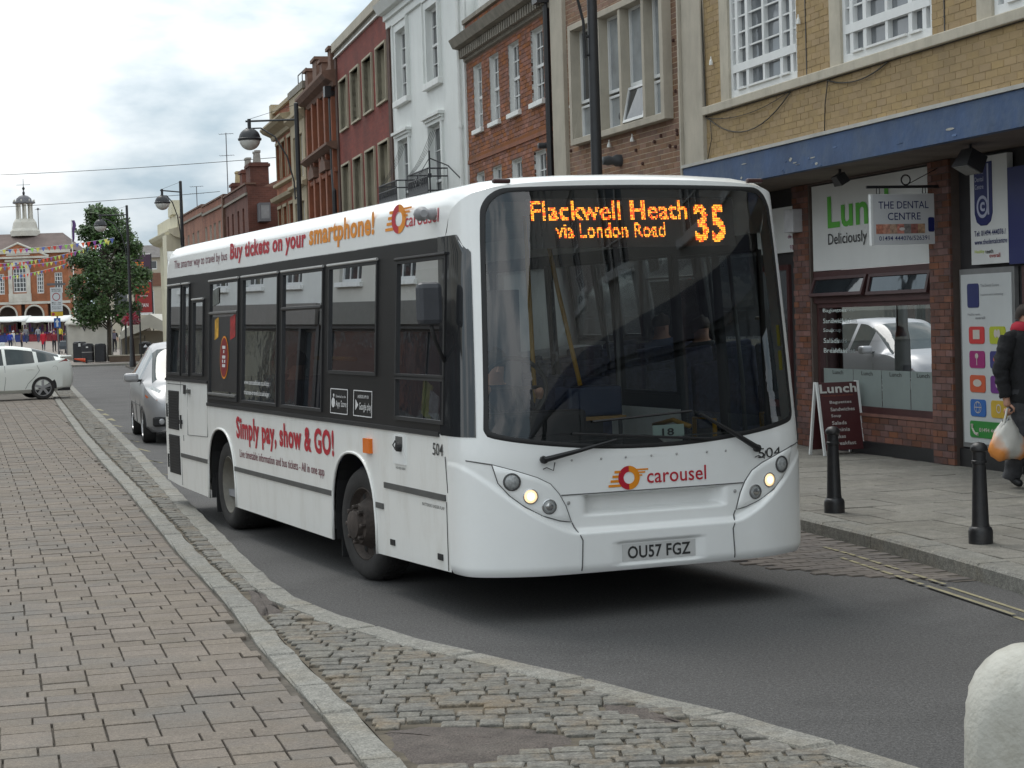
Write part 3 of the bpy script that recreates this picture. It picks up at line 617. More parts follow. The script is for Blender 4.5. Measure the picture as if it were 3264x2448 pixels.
icons = [('icon_red', (.55, .03, .03)), ('icon_lime', (.42, .46, .02)), ('icon_magenta', (.30, .01, .14)), ('icon_navy', (.03, .03, .16)), ('icon_orange', (.55, .09, .03)), ('icon_purple', (.14, .02, .20)), ('icon_blue', (.02, .12, .40)), ('icon_amber', (.55, .36, .03))]
for k, (nm, c) in enumerate(icons):
    xl = 17.92 if k % 2 == 0 else 17.49; zt = 1.655 - .262 * (k // 2); mb = MB(); rrect(mb, xl, xl + .32, zt - .185, zt, GY - .052, GY - .044, .035); ic = obj('icon', mb, flat(nm, c), pp)
    mb = MB(); cx, cz = xl + .16, zt - .085; f2 = lambda u, v: (-u, GY - .041, v)
    if k == 0: mb.box(cx - .07, cx + .07, GY - .043, GY - .041, cz - .05, cz + .05)
    elif k == 1: disc(mb, f2, -cx - .03, cz + .01, .035, .045, 12); disc(mb, f2, -cx + .03, cz + .01, .035, .045, 12)
    elif k == 2: disc(mb, f2, -cx, cz + .03, .035, .03, 14); mb.box(cx - .006, cx + .006, GY - .043, GY - .041, cz - .07, cz + .02)
    elif k in (3, 4): disc(mb, f2, -cx, cz, .09, .04, 16)
    elif k == 6: disc(mb, f2, -cx, cz, .075, .065, 20, ri=.9); mb.box(cx - .07, cx + .07, GY - .043, GY - .041, cz - .004, cz + .004); disc(mb, f2, -cx, cz, .035, .065, 16, ri=.85)
    else: disc(mb, f2, -cx, cz, .05, .05, 14, ri=.7)
    obj('icon_mark', mb, flat('icon_pale', (.55, .5, .45)) if k not in (3,) else flat('icon_lips', (.5, .12, .08)), ic, fix=False)
mb = MB(); rrect(mb, 17.49, 18.26, .455, .635, GY - .052, GY - .044, .03); gb = obj('phone_bar', mb, flat('phone_green', (.02, .22, .03)), pp)
mb = MB(); text_fit(mb, '01494 444076', -18.06, -17.56, .52, .565, lambda u, v: (-u, GY - .041, v), .008); mb.tube([(18.2, GY - .042, .60), (18.2, GY - .042, .55), (18.15, GY - .042, .50), (18.08, GY - .042, .49)], [.02, .012, .012, .02], 6); stuff(obj('lettering', mb, flat('icon_pale', (0, 0, 0)), gb, fix=False))
mb = MB(); rrect(mb, 18.02, 18.26, 1.86, 2.12, GY - .052, GY - .045, .03); obj('logo', mb, db, pp)
for tx, z, a, b in (('Healthy teeth', 1.77, -18.26, -18.0), ('overall', 1.735, -18.1, -17.9), ('The Dental Centre', 2.08, -17.98, -17.6), ('implants and whitening', 1.98, -17.98, -17.52)): text_obj('lettering', tx, a, b, z, z + .03, lambda u, v: (-u, GY - .046, v), flat('poster_text', (.2, .2, .22)), pp, .004)
bar(Y, 'door', 15.9, 17.2, GY - .12, GY - .08, .12, 2.28, brown_f); mb = MB(); mb.quad((16.0, GY - .075, .3), (17.1, GY - .075, .3), (17.1, GY - .075, 2.2), (16.0, GY - .075, 2.2)); obj('door_glass', mb, pane_d, Y, fix=False)
window(Y, 11.5, 15.7, .5, 2.25, GY - .06, cols=(.5,), fr=.08, m=brown_f, name='shop_window')
# next unit beyond the pier
bar(Y, 'shop_wall', 22.645, 27.2, GY - .2, GY - .08, 0, 3.5, mat('practice_wall', (0, 0, 0))); nx = bar(Y, 'sign_panel', 22.66, 24.9, GY - .08, GY - .02, 2.66, 3.26, mat('sign_white', (0, 0, 0)))
text_obj('lettering', 'cafe', -24.0, -22.75, 2.95, 3.12, fy, green, nx, .02) if False else None
mb = MB(); disc(mb, wtx(GY - .015), -22.8, 2.98, .06, .06, 16, ri=.55, a0=0, a1=180); obj('lettering', mb, green, nx, fix=False); text_obj('lettering', 'de', -22.84, -22.72, 2.84, 2.89, wtx(GY - .015), flat('sign_plum', (.2, .02, .1)), nx, .01); text_obj('lettering', '93', -22.78, -22.68, 2.69, 2.75, wtx(GY - .015), flat('sign_plum', (0, 0, 0)), nx, .01)
bar(Y, 'meter_box', 22.33, 22.61, GY, GY + .14, 2.9, 3.2, mat('poster_white', (.5, .5, .52), .5), .01)
window(Y, 22.9, 27, .6, 2.5, GY - .04, cols=(.5,), fr=.07, m=brown_f, name='shop_window')
# flood lamps under the canopy
fl_m = mat('lamp_housing', (.03, .03, .032), .5); fl_g = mat('lamp_lens', (.2, .2, .19), .2)
for x, t_, lab in ((19.87, -.5, 'small black floodlight under the canopy above the lunch shop sign'), (16.9, .5, 'large black floodlight under the canopy above the dental sign'), (22.3, -.4, 'black floodlight under the canopy beside the brick pier')):
    f = thing('floodlight', lab, 'lamp', rs(x, 9.29 + .35, 3.49), R(105.8)); k = 1.6 if t_ > 0 else 1
    mb = MB(); mb.box(-.012, .012, -.012, .012, -.06, .02); obj('bracket', mb, fl_m, f)
    mb = MB(); M_ = Matrix.Translation((0, 0, -.1 * k)) @ Matrix.Rotation(t_, 4, 'X'); n_ = [(-.10, -.06), (.10, -.06), (.07, .06), (-.07, .06)]
    mb.prism([(u * k, v * k) for u, v in n_], lambda u, v, w_: tuple(M_ @ Vector((u, w_, v))), -.06 * k, .06 * k); obj('housing', mb, fl_m, f); mb = MB(); mb.box(-.085 * k, .085 * k, -.05 * k, .05 * k, -.064 * k, -.06 * k, M=M_); obj('lens', mb, fl_g, f)
# hanging sign
hs = thing('hanging_sign', 'white hanging sign reading THE DENTAL CENTRE on a black bracket', 'sign', rs(18.75, 10.29 + .02, 2.5), R(15.8 + 180))
mb = MB(); mb.box(-.02, .90, -.012, .012, .70, .73); mb.box(-.02, .02, -.03, .03, .55, .85); mb.tube([(.42 + .055 * math.cos(t), 0, .79 + .055 * math.sin(t)) for t in np.linspace(0, 2 * math.pi, 14)], .009, 6); mb.tube([(.02, 0, .92), (.38, 0, .75)], .005, 5)
for x in (.2, .76): mb.tube([(x - .015, 0, .7), (x - .02, 0, .65), (x, 0, .625), (x + .02, 0, .65), (x + .015, 0, .7)], .005, 5)
obj('bracket', mb, dark_p, hs)
mb = MB(); mb.box(.09, .86, -.02, .02, .08, .63); hp = obj('panel', mb, mat('sign_panel_white', (.58, .59, .60), .4, .04, 3), hs); mb = MB(); mb.box(.835, .865, -.026, .026, .075, .635); mb.box(.09, .835, -.024, .024, .628, .636); obj('edge_trim', mb, white_f, hp)
for sd_ in (1,):
    hf = lambda u, v: (.86 - u, .0225, v)
    text_obj('lettering', 'THE DENTAL', .09, .70, .475, .555, hf, db, hp, .004); text_obj('lettering', 'CENTRE', .20, .60, .35, .43, hf, db, hp, .004); text_obj('lettering', '01494 444076/526391', .09, .70, .125, .175, hf, db, hp, .002)
    cols_ = [(.45, .18, .12), (.5, .25, .18), (.42, .28, .2), (.55, .22, .17), (.22, .2, .19), (.3, .12, .1), (.4, .25, .15)]
    for k, c in enumerate(cols_): mb = MB(); u = .055 + k * .085; mb.quad(hf(u, .20), hf(u + .085, .20), hf(u + .085, .305), hf(u, .305)); p_ = obj('photo', mb, mat('photo_%d' % k, c, .5, .5, 22), hp, fix=False)
    mb = MB(); disc(mb, lambda u, v: (.86 - u, .0235, v), .37, .25, .035, .018, 14); obj('photo', mb, flat('teeth', (.65, .62, .6)), hp, fix=False)
    mb = MB(); rrect(mb, .095, .17, .215, .375, .021, .026, .02); obj('logo', mb, db, hp)
# ------------------------------------------------------------------ brown-brick building with the concrete window box
bbrick = mat('brown_brick', (.225, .125, .078), .85, .12, 5, bump=.25, island=.20, dirt=(.13, .085, .06), dirt_amt=.45, dirt_scale=1.0)
bmort = mat('brown_mortar', (.46, .37, .27), .9, .1, 6)
B = bld('brown_brick_building', 'brown brick building with one wide concrete-framed window between concrete pilasters', 2.45, 25.44, 107.5)
fo = (.45, 4.21, 4.63, 6.37)
bw_ = wall(B, 0.02, 4.71, 3.4, 8.6, [fo], bmort, reveal=.3, depth=9)
bricks(bw_, .03, 4.70, 3.75, 7.2, [fo], bbrick, 0, proud=.003, order=lambda t: abs(t[1] - 4.4) + t[0] * .1)
bar(B, 'pilaster', 4.712, 5.30, -.3, .07, 3.4, 8.6, concrete, .01); bar(B, 'soffit_band', 0, 5.3, -.2, .05, 3.4, 3.7, concrete)
mb = MB(); a, b, c, d = fo
for q in ((a - .06, a + .06, -.25, .14, c - .06, d + .06), (b - .06, b + .06, -.25, .14, c - .06, d + .06), (a + .06, b - .06, -.25, .14, c - .06, c + .03), (a + .06, b - .06, -.25, .14, d - .03, d + .06)): mb.box(*q)
fr_ = obj('window_box', mb, concrete, B, bevel=.006)
edges = [a + .06, 1.17, 2.08, 2.97, b - .06]
for x in edges[1:4]: bar(fr_, 'mullion', x - .045, x + .045, -.2, .12, c + .031, d - .031, concrete)
for k in range(4):
    xa, xb = edges[k] + (.05 if k else .0), edges[k + 1] - (.05 if k < 3 else 0)
    zt = 5.19
    window(B, xa, xb, zt + .02, d - .035, -.02, fr=.035, name='window', pm=pane_b if k != 3 else pane_d); o = window(B, xa, xb, c + .035, zt - .02, -.02, fr=.035, name='window', pm=pane_b)
    if k == 1:
        o.rotation_euler[0] = 0
        mb = MB(); M_ = Matrix.Translation((0, 0, zt)) @ Matrix.Rotation(.2, 4, 'X')
        for q in ((xa, xb, -.02, .02, -.04, 0), (xa, xb, -.02, .02, -.52, -.48), (xa, xa + .04, -.02, .02, -.48, -.04), (xb - .04, xb, -.02, .02, -.48, -.04)): mb.box(*q, M=M_)
        hp_ = obj('hopper', mb, white_f, B); p = MB(); p.quad(*[tuple(M_ @ Vector(v)) for v in ((xa, 0, -.5), (xb, 0, -.5), (xb, 0, -.02), (xa, 0, -.02))]); obj('pane', p, pane_d, hp_, fix=False)
    if k in (0, 2): mb = MB(); mb.lathe([(.001, -.01), (.05, -.005), (.05, .02), (.001, .025)], 14, ((xa + xb) / 2 - .12, .0, c + .2), axis='y'); obj('extractor_fan', mb, dark_p, B)
rr = random.Random(9)
for q in range(22):
    x, z = rr.choice([(rr.uniform(4.3, 4.65), rr.uniform(4, 6.6)), (rr.uniform(.08, .38), rr.uniform(4.3, 6.6)), (rr.uniform(.3, 4.4), rr.uniform(3.9, 4.45))])
    mb = MB(); mb.lathe([(.001, .03), (.022, .028), (.028, 0)], 7, (x, .005, z), axis='y'); obj('wall_fixing', mb, mat('rusty_fixing', (.07, .03, .022), .8), B)
for x, z in ((2.8, 4.47), (1.85, 4.46), (4.45, 5.25)): mb = MB(); mb.lathe([(.035, -.06), (.028, -.02), (.01, .01), (.01, .05)], 8, (x, .05, z)); obj('insulator', mb, white_p, B)
mb = MB(); mb.lathe([(.001, .30), (.06, .29), (.075, .2), (.06, .14), (.09, .08), (.09, .0)], 14, (2.45, 0, 4.18), axis='y'); obj('camera_dome', mb, mat('camera_grey', (.05, .055, .06), .4), B, smooth=True)
shopfront(B, .05, 5.3, mat('shop_fascia_dark', (.05, .05, .07), .4), brown_f, y=.02, zt=3.4)
# ------------------------------------------------------------------ red Georgian building
gbrick = mat('georgian_brick', (.25, .082, .032), .85, .16, 4, bump=.25, island=.26, dirt=(.09, .05, .032), dirt_amt=.6, dirt_scale=1.1)
gmort = mat('georgian_mortar', (.155, .085, .055), .9, .12, 5)
G = bld('georgian_brick_building', 'red brick Georgian building with white narrow sash windows and a dentil cornice', .83, 30.58, 104)
up_ = [(.57, 1.36), (2.17, 2.94), (3.66, 4.39), (5.02, 5.70)]
gops = [(x0, x1, 5.52, 6.74) for x0, x1 in up_] + [(x0 + .02, x1, 3.45, 4.70) for x0, x1 in up_]
gw_ = wall(G, 0.02, 6.30, 3.2, 7.66, gops, gmort, reveal=.125, depth=9, rev_m=white_p)
bricks(gw_, .03, 6.30, 3.3, 6.86, gops, gbrick, 0, order=lambda t: t[0] - abs(t[1] - 5.9) * .01); bricks(gw_, .03, 6.30, 7.32, 7.62, [], gbrick, 0, limit=0)
for (x0, x1, z0, z1) in gops:
    o = window(G, x0, x1, z0, z1, -.085, cols=(.33, .67), rows=(.25, .75), rails=(.5,), fr=.05, deep=.04); sill(o, x0 - .05, x1 + .05, z0 - .085, z0, 0, .07)
cornice(G, -.02, 6.34, 0, [(0, 6.90), (.05, 6.92), (.06, 7.02), (.10, 7.04), (.10, 7.14), (.26, 7.17), (.30, 7.25), (.34, 7.33), (0, 7.36)], mat('weathered_stone', (.22, .20, .165), .85, .25, 5, bump=.3))
for k in range(38): x = .06 + k * .166; bar(G, 'dentil', x, x + .085, .055, .155, 6.97, 7.135, MATS['weathered_stone'])
bar(G, 'coping', -.02, 6.34, -.25, .06, 7.64, 7.72, MATS['weathered_stone']); bar(G, 'string_course', .02, 6.3, -.02, .03, 4.93, 5.0, gbrick); bar(G, 'string_course', .02, 6.3, -.02, .016, 4.99, 5.06, gbrick)
mb = MB(); mb.tube([(.10, .07, 7.2), (.10, .07, 3.0)], .055, 8); mb.box(-.02, .3, .01, .25, 7.0, 7.3); obj('drainpipe', mb, dark_p, G)
mb = MB(); mb.lathe([(.03, 0), (.05, .05), (.05, .2), (.001, .21)], 10, (.35, 0, 4.72), axis='y'); obj('wall_lamp', mb, mat('camera_grey', (0, 0, 0)), G)
shopfront(G, .05, 6.28, mat('shop_fascia_green', (.03, .09, .06), .4), dark_p, y=.02, zt=3.2)
# ------------------------------------------------------------------ white stucco building
stucco = mat('white_stucco', (.70, .72, .70), .6, .04, 1.5, bump=.08, dirt=(.55, .56, .53), dirt_amt=.4, dirt_scale=.9, streak=4)
Wb = bld('white_stucco_building', 'tall white stucco building with moulded window surrounds and iron balconies', -.69, 36.70, 105.3)
wops = [(2.25, 3.28, 6.91, 8.47), (5.31, 6.36, 6.91, 8.47), (2.25, 3.37, 3.9, 6.02), (5.42, 6.48, 3.9, 6.02)]
wall(Wb, 0, 7.08, 3.2, 10.2, wops, stucco, reveal=.13, depth=9)
for (x0, x1, z0, z1) in wops:
    o = window(Wb, x0, x1, z0, z1, -.09, cols=(.5,), rows=(.25, .75), rails=(.5 if z1 > 7 else .45,), fr=.07, deep=.05)
    mb = MB()
    if z1 > 7:
        for q in ((x0 - .17, x0 - .0, 0, .045, z0, z1), (x1, x1 + .17, 0, .045, z0, z1), (x0 - .17, x1 + .17, 0, .045, z1, z1 + .17)): mb.box(*q)
        for q in ((x0 - .21, x0 - .17, 0, .08, z0, z1 + .21), (x1 + .17, x1 + .21, 0, .08, z0, z1 + .21), (x0 - .17, x1 + .17, 0, .08, z1 + .171, z1 + .21)): mb.box(*q)
        sill(o, x0 - .23, x1 + .23, z0 - .13, z0, 0, .11)
    else:
        for q in ((x0 - .15, x0, 0, .045, z0, z1), (x1, x1 + .15, 0, .045, z0, z1), (x0 - .2, x1 + .2, 0, .05, z1, z1 + .08), (x0 - .22, x1 + .22, 0, .09, z1 + .08, z1 + .14), (x0 - .26, x1 + .26, 0, .14, z1 + .14, z1 + .2)): mb.box(*q)
    obj('surround', mb, stucco, o)
cornice(Wb, -.1, 7.3, 0, [(0, 8.68), (.06, 8.69), (.06, 8.85), (.12, 8.86), (.12, 8.98), (.24, 9.0), (.3, 9.1), (.36, 9.2), (0, 9.25)], stucco)
bar(Wb, 'quoin_strip', .0, .66, -.02, .05, 3.2, 8.67, stucco); mb = MB(); mb.tube([(.25, .1, 8.6), (.25, .1, 3)], .04, 8); [mb.lathe([(.055, -.03), (.055, .03)], 8, (.25, .1, z)) for z in (8.2, 5.7)]; obj('drainpipe', mb, white_p, Wb)
mb = MB(); mb.box(-.3, .5, -1.2, -.2, 7.6, 8.15); obj('parapet_block', mb, stucco, Wb); bar(Wb, 'string_course', .66, 7.08, 0, .04, 6.45, 6.5, stucco) if False else None
iron = mat('wrought_iron', (.02, .02, .024), .5)
for x0, x1 in ((1.86, 3.75), (4.95, 6.9)):
    bc = thing('balcony', 'x', 'balcony'); bc.parent = Wb; del bc['label']; del bc['category']
    D_ = .42; mb = MB(); zb_, zt_ = 4.15, 5.02; P = [(x0, 0), (x0, D_), (x1, D_), (x1, 0)]
    for (ax, ay), (bx_, by_) in zip(P, P[1:]):
        for z in (zb_, zb_ + .42, zt_ - .16, zt_): mb.tube([(ax, ay, z), (bx_, by_, z)], .016, 5)
        n_ = max(2, int(math.hypot(bx_ - ax, by_ - ay) / (.11 if ax != bx_ else .14)))
        for k in range(n_ + 1): t = k / n_; x, y = ax + (bx_ - ax) * t, ay + (by_ - ay) * t; mb.tube([(x, y, zb_), (x, y, zt_)], .011, 4)
        if ay == by_:
            for k in range(9): cx = ax + (bx_ - ax) * (k + .5) / 9; mb.tube([(cx + .07 * math.cos(t), ay, zt_ - .26 + .09 * math.sin(t)) for t in np.linspace(0, 6.28, 9)], .012, 4)
            mb.box(ax, bx_, ay - .006, ay + .006, zb_, zt_ - .3)
    obj('railing', mb, iron, bc); mb = MB(); mb.box(x0 - .02, x1 + .02, .0, D_ + .03, zb_ - .12, zb_ - .03); obj('floor_slab', mb, stucco, bc)
mb = MB(); mb.tube([(1.55, .45, 4.5), (1.55, .45, 5.35)], .02, 5); mb.lathe([(.001, -.05), (.04, -.04), (.04, .04), (.001, .05)], 8, (1.55, .45, 4.85)); mb.tube([(1.86, .3, 4.85), (1.55, .45, 4.85)], .01, 4); mb.tube([(1.55, .45, 5.2), (1.0, .2, 5.0), (.4, .1, 4.7)], .014, 4); mb.tube([(3.7, .4, 4.7), (1.55, .45, 5.2)], .008, 4); obj('balcony_post', mb, iron, Wb)
net = mat('netting', (.10, .10, .10), .9)
mb = MB()
for x0 in (2.3, 5.4):
    for k in range(4): mb.tube(sag((x0 + .3 + .2 * k, .02, 5.9), (x0 + 1.2 + k * .14, .40, 5.02), .12, 6), .005, 3)
obj('pigeon_netting', mb, net, Wb)
shopfront(Wb, .05, 7.05, mat('shop_fascia_cream', (.4, .37, .3), .4), dark_p, y=.02, zt=3.2)
# ------------------------------------------------------------------ dark red post-war building
drb = brickmat('dark_red_brick', (.150, .022, .014), (.195, .034, .020), (.13, .04, .03))
beige = mat('beige_concrete', (.40, .36, .27), .8, .1, 2, dirt=(.25, .22, .17), dirt_amt=.4)
D = bld('dark_red_brick_building', 'dark red brick building with two rows of plain concrete-framed windows', -2.56, 43.53, 103.5)
dops = [(x, x + 1.34, z0, z1) for x in (.58, 2.60, 4.62, 6.66) for z0, z1 in ((7.15, 8.46), (4.7, 6.18))]
wall(D, 0, 8.75, 3.2, 9.24, dops, drb, reveal=.26, depth=9, rev_m=beige)
for (x0, x1, z0, z1) in dops:
    o = window(D, x0, x1, z0, z1, -.2, fr=.05, cols=(.5,), deep=.05); mb = MB(); t = .05
    for q in ((x0 - t, x0, -.1, .05, z0 - t, z1 + t), (x1, x1 + t, -.1, .05, z0 - t, z1 + t), (x0, x1, -.1, .05, z1, z1 + t), (x0, x1, -.1, .06, z0 - t, z0)): mb.box(*q)
    obj('surround', mb, beige, o)
bar(D, 'parapet', -.05, 8.8, -.3, .10, 9.38, 9.62, concrete); bar(D, 'parapet_band', 0, 8.75, -.3, .03, 9.245, 9.375, mat('weathered_stone', (0, 0, 0))); bar(D, 'parapet_line', -.02, 8.77, -.3, .06, 9.20, 9.243, white_p)
for x in (.0, 8.42): bar(D, 'pilaster', x, x + .33, -.2, .04, 3.2, 9.2, mat('sooty_brick', (.08, .045, .035), .9, .3, 5))
shopfront(D, .05, 8.7, mat('shop_fascia_red', (.25, .03, .03), .4), dark_p, y=.02, zt=3.2)
# ------------------------------------------------------------------ terracotta building with shaped parapet
tb = brickmat('terracotta_brick', (.22, .062, .028), (.27, .085, .038), (.16, .065, .04)); terra = mat('terracotta', (.25, .085, .042), .75, .18, 4, bump=.3, dirt=(.12, .06, .04), dirt_amt=.6, dirt_scale=1.5)
brownst = mat('brownstone', (.15, .085, .06), .85, .25, 4, bump=.3)
T = bld('terracotta_building', 'ornate orange terracotta building with stepped gabled parapet and deep cornice', -4.6, 52.03, 103)
tops = [(.9 + 1.65 * k, 1.85 + 1.65 * k, z0, z1) for k in range(3) for z0, z1 in ((7.0, 8.25), (4.2, 6.0))]
wall(T, 0, 6.05, 3.2, 8.75, tops, tb, reveal=.2, depth=8)
for q in tops: window(T, *q, -.12, cols=(.5,), rails=(.55,), fr=.07)
for k in range(5): x = .15 + 1.4 * k; bar(T, 'pilaster', x, x + .32, 0, .14, 3.2, 8.5, terra, .01)
cornice(T, -.25, 6.3, 0, [(0, 8.45), (.1, 8.47), (.14, 8.58), (.32, 8.66), (.42, 8.78), (.42, 8.86), (0, 8.92)], brownst); cornice(T, -.1, 6.2, 0, [(0, 6.72), (.16, 6.76), (.34, 6.86), (.34, 6.93), (0, 6.98)], brownst); cornice(T, -.05, 6.1, 0, [(0, 6.1), (.1, 6.13), (.12, 6.24), (0, 6.28)], terra)
for x, w_, h_ in ((.1, .55, 9.5), (2.0, .5, 9.4), (3.2, .9, 9.65), (5.35, .6, 9.6)): bar(T, 'gable_pier', x, x + w_, -.35, .12, 8.85, h_, brownst); bar(T, 'coping', x - .06, x + w_ + .06, -.4, .18, h_, h_ + .09, brownst)
bar(T, 'parapet', .1, 6.0, -.3, .02, 8.85, 9.2, brownst)
for x in (1.9, 4.6):
    mb = MB(); mb.prism([(x - .7, 6.28), (x + .7, 6.28), (x + .55, 6.5), (x, 6.72), (x - .55, 6.5)], lambda u, v, w_: (u, w_, v), 0, .22); obj('pediment', mb, brownst, T)
mb = MB(); mb.tube([(.35, .12, 8.4), (.35, .12, 6.2), (.2, .12, 5.6), (.2, .12, 3)], .07, 8); mb.box(.15, .5, .02, .3, 8.2, 8.5); obj('drainpipe', mb, dark_p, T)
shopfront(T, .05, 6.0, mat('shop_fascia_dark', (0, 0, 0)), dark_p, y=.02, zt=3.2)
# ------------------------------------------------------------------ Victorian brick and stone corner building
vb = brickmat('victorian_brick', (.24, .075, .032), (.30, .10, .042), (.18, .08, .05)); vst = mat('cream_stone', (.36, .30, .20), .8, .15, 3, bump=.2, dirt=(.22, .18, .12), dirt_amt=.5)
V = bld('victorian_corner_building', 'orange brick Victorian building with cream stone bay and tall pilastered windows', -5.96, 57.92, 104.5)
vops = [(x, x + .85, z0, z1) for x in (4.2, 5.75, 7.1) for z0, z1 in ((6.95, 8.15), (4.5, 5.95))]
wall(V, 3.3, 8.22, 3.2, 9.30, vops, vb, reveal=.2, depth=8)
for q in vops: o = window(V, *q, -.12, cols=(.5,), rails=(.55,), fr=.07, m=vst); bar(o, 'stone_lintel', q[0] - .06, q[1] + .06, 0, .05, q[3], q[3] + .1, vst); [bar(o, 'stone_jamb', x, x + .06, 0, .03, q[2], q[3], vst) for x in (q[0] - .065, q[1] + .005)]
cornice(V, 3.2, 8.5, 0, [(0, 8.36), (.1, 8.38), (.14, 8.5), (.4, 8.62), (.5, 8.72), (.5, 8.78), (0, 8.86)], vst); cornice(V, 3.2, 8.35, 0, [(0, 6.70), (.12, 6.73), (.12, 6.82), (0, 6.86)], vst); cornice(V, 3.2, 8.4, 0, [(0, 6.18), (.2, 6.22), (.24, 6.34), (0, 6.38)], vst)
bar(V, 'parapet_coping', 3.25, 8.3, -.35, .1, 9.28, 9.42, vst); bar(V, 'parapet_pier', 8.0, 8.5, -.4, .14, 8.86, 9.62, vst)
ch = MB(); bayop = [(.35, 1.35, 6.55, 7.35), (.35, 1.35, 7.5, 8.0), (.35, 1.35, 4.6, 5.6)]; cells(ch, 0, 2.2, 3.2, 9.35, bayop, lambda a, c: (3.3 - a * .8 - .1, .02 - a * .9, c)); 
ch2 = MB(); ch2.box(.2, 3.3, -6, -.02, 3.2, 9.2); obj('bay_core', ch2, vst, V)
bay_o = thing('stone_bay', 'x', 'x', (1.72, .0, 0), 0); bay_o.parent = V; del bay_o['label']; del bay_o['category']
mb = MB(); ops_ = [(-1.0, -.2, 6.55, 7.9), (.2, 1.0, 6.55, 7.9), (-1.0, -.2, 4.4, 5.8), (.2, 1.0, 4.4, 5.8)]; cells(mb, -1.55, 1.55, 3.2, 9.35, ops_, lambda a, c: (a, .16, c)); reveals(mb, ops_, .16, .0)
for x in (-1.55, 1.55): mb.quad((x, .16, 3.2), (x, -.1, 3.2), (x, -.1, 9.35), (x, .16, 9.35))
obj('bay_wall', mb, vst, bay_o, fix=False)
for q in ops_: window(bay_o, *q, .06, rails=(.45,), fr=.07)
cornice(V, .0, 3.3, .16, [(0, 8.3), (.2, 8.45), (.2, 8.55), (0, 8.6)], vst); bar(V, 'balustrade', .05, 3.35, -.2, .2, 9.2, 9.42, mat('weathered_stone', (0, 0, 0))); cornice(V, .0, 3.3, .16, [(0, 6.2), (.15, 6.26), (.15, 6.36), (0, 6.4)], vst)
mb = MB(); [mb.tube([(x, 0, 9.42), (x, 0, 9.85)], .02, 4) for x in (.4, 1.3, 2.2)]; mb.tube([(.4, 0, 9.85), (2.2, 0, 9.85)], .02, 4); obj('roof_rail', mb, iron, V)
shopfront(V, .05, 8.2, mat('shop_fascia_cream', (0, 0, 0)), dark_p, y=.18, zt=3.2)
# ------------------------------------------------------------------ the long brick row beyond the side street
def chimney(par, x, y, z0, z1, w_, d_, pots, m, pm):
    c = MB(); c.box(x - w_ / 2, x + w_ / 2, y - d_ / 2, y + d_ / 2, z0, z1); c.box(x - w_ / 2 - .06, x + w_ / 2 + .06, y - d_ / 2 - .06, y + d_ / 2 + .06, z1 - .16, z1 - .05); o = obj('chimney', c, m, par)
    for k in range(pots):
        t = (k + .5) / pots - .5; p = MB(); px_, py_ = (x, y + t * d_ * .86) if d_ > w_ else (x + t * w_ * .86, y); p.lathe([(.13, z1), (.10, z1 + .4), (.13, z1 + .42), (.13, z1 + .5)], 9, (px_, py_, 0)); obj('chimney_pot', p, pm, o)
    return o
cpot = mat('clay_pot', (.40, .31, .17), .8, .2, 5); cpg = mat('grey_pot', (.28, .26, .23), .8, .2, 5)
row = [('long_brick_house', 'plum brick house with a tall end chimney and gable wall facing the street', -10.16, 73.86, 105, 7.83, 7.50, (.125, .045, .030), [1.2, 2.9, 4.85, 6.55], .55),
       ('pale_brick_house', 'orange brick house with pale blind windows and plain brick parapet', -12.18, 81.42, 106, 8.0, 7.62, (.25, .10, .06), [1.75, 3.45, 5.0, 6.7], .7),
       ('far_brick_house', 'faded brick house with stone-coped parapet at the end of the brick row', -14.39, 89.12, 106, 9.9, 7.72, (.27, .12, .075), [1.9, 3.95, 6.1, 8.3], .75)]
for k, (nm, lab, x, y, A, L_, H_, c, wx, ww) in enumerate(row):
    b = bld(nm, lab, x, y, A); m = brickmat(nm + '_brick', tuple(v * .85 for v in c), tuple(v * 1.15 for v in c), tuple(v * .9 + .03 for v in c))
    ops_ = [(q, q + ww, z0, z1) for q in wx for z0, z1 in ((5.3, 6.65), (3.3, 4.6))]
    wl = wall(b, 0, L_, 0, H_ - .3, ops_, m, reveal=.14, depth=6.5, rev_m=None if k == 0 else mat('pale_reveal', (.42, .36, .3), .8))
    for q in ops_: o = window(b, *q, -.08, cols=(.5,), rails=(.5,), fr=.06, m=white_f, pm=pane_d if k == 0 else pane_b)
    bar(b, 'parapet', 0, L_, -.3, .03, H_ - .3, H_, m); bar(b, 'coping', -.05, L_ + .05, -.34, .09, H_, H_ + .07, brownst); bar(b, 'string_course', 0, L_, 0, .08, H_ - .42, H_ - .32, MATS['weathered_stone'])
    mb = MB(); mb.prism([(-.35, H_ - .2), (-6.4, H_ - .2), (-3.3, H_ + 1.0)], lambda u, v, w_: (w_, u, v), .05, L_ - .05); obj('roof', mb, slate if k else tile, b)
    if k == 0:
        bar(b, 'end_wall', -.06, .02, -6.5, -.0, 0, 7.4, m); pass
        chimney(b, .85, -.53, 7.4, 8.38, 1.3, .74, 2, m, cpg); chimney(b, 4.4, -.62, 7.4, 8.42, .8, .62, 3, m, cpg); chimney(b, 7.3, -.55, 7.4, 8.1, .7, .62, 3, m, cpot)
        mb = MB(); M_ = Matrix.Translation((-.4, -.55, 6.1)); mb.box(-.5, .35, -.22, .2, -.1, .62, M=M_); dm = obj('dormer', mb, lead, b); mb = MB(); mb.quad((-.905, -.72, 6.1), (-.905, -.40, 6.1), (-.905, -.40, 6.62), (-.905, -.72, 6.62)); obj('pane', mb, pane_b, dm, fix=False)
    bar(b, 'downpipe', -.02, .30, .0, .12, 0, H_, brownst) if k == 1 else None
    if k == 2: chimney(b, 9.0, -2.6, 7.6, 8.5, .5, .6, 1, m, cpg); mb = MB(); mb.lathe([(.8, 0), (.9, .25), (.7, .45), (.001, .5)], 12, (4.6, -2.4, 7.75)); obj('roof_vent', mb, slate, b)
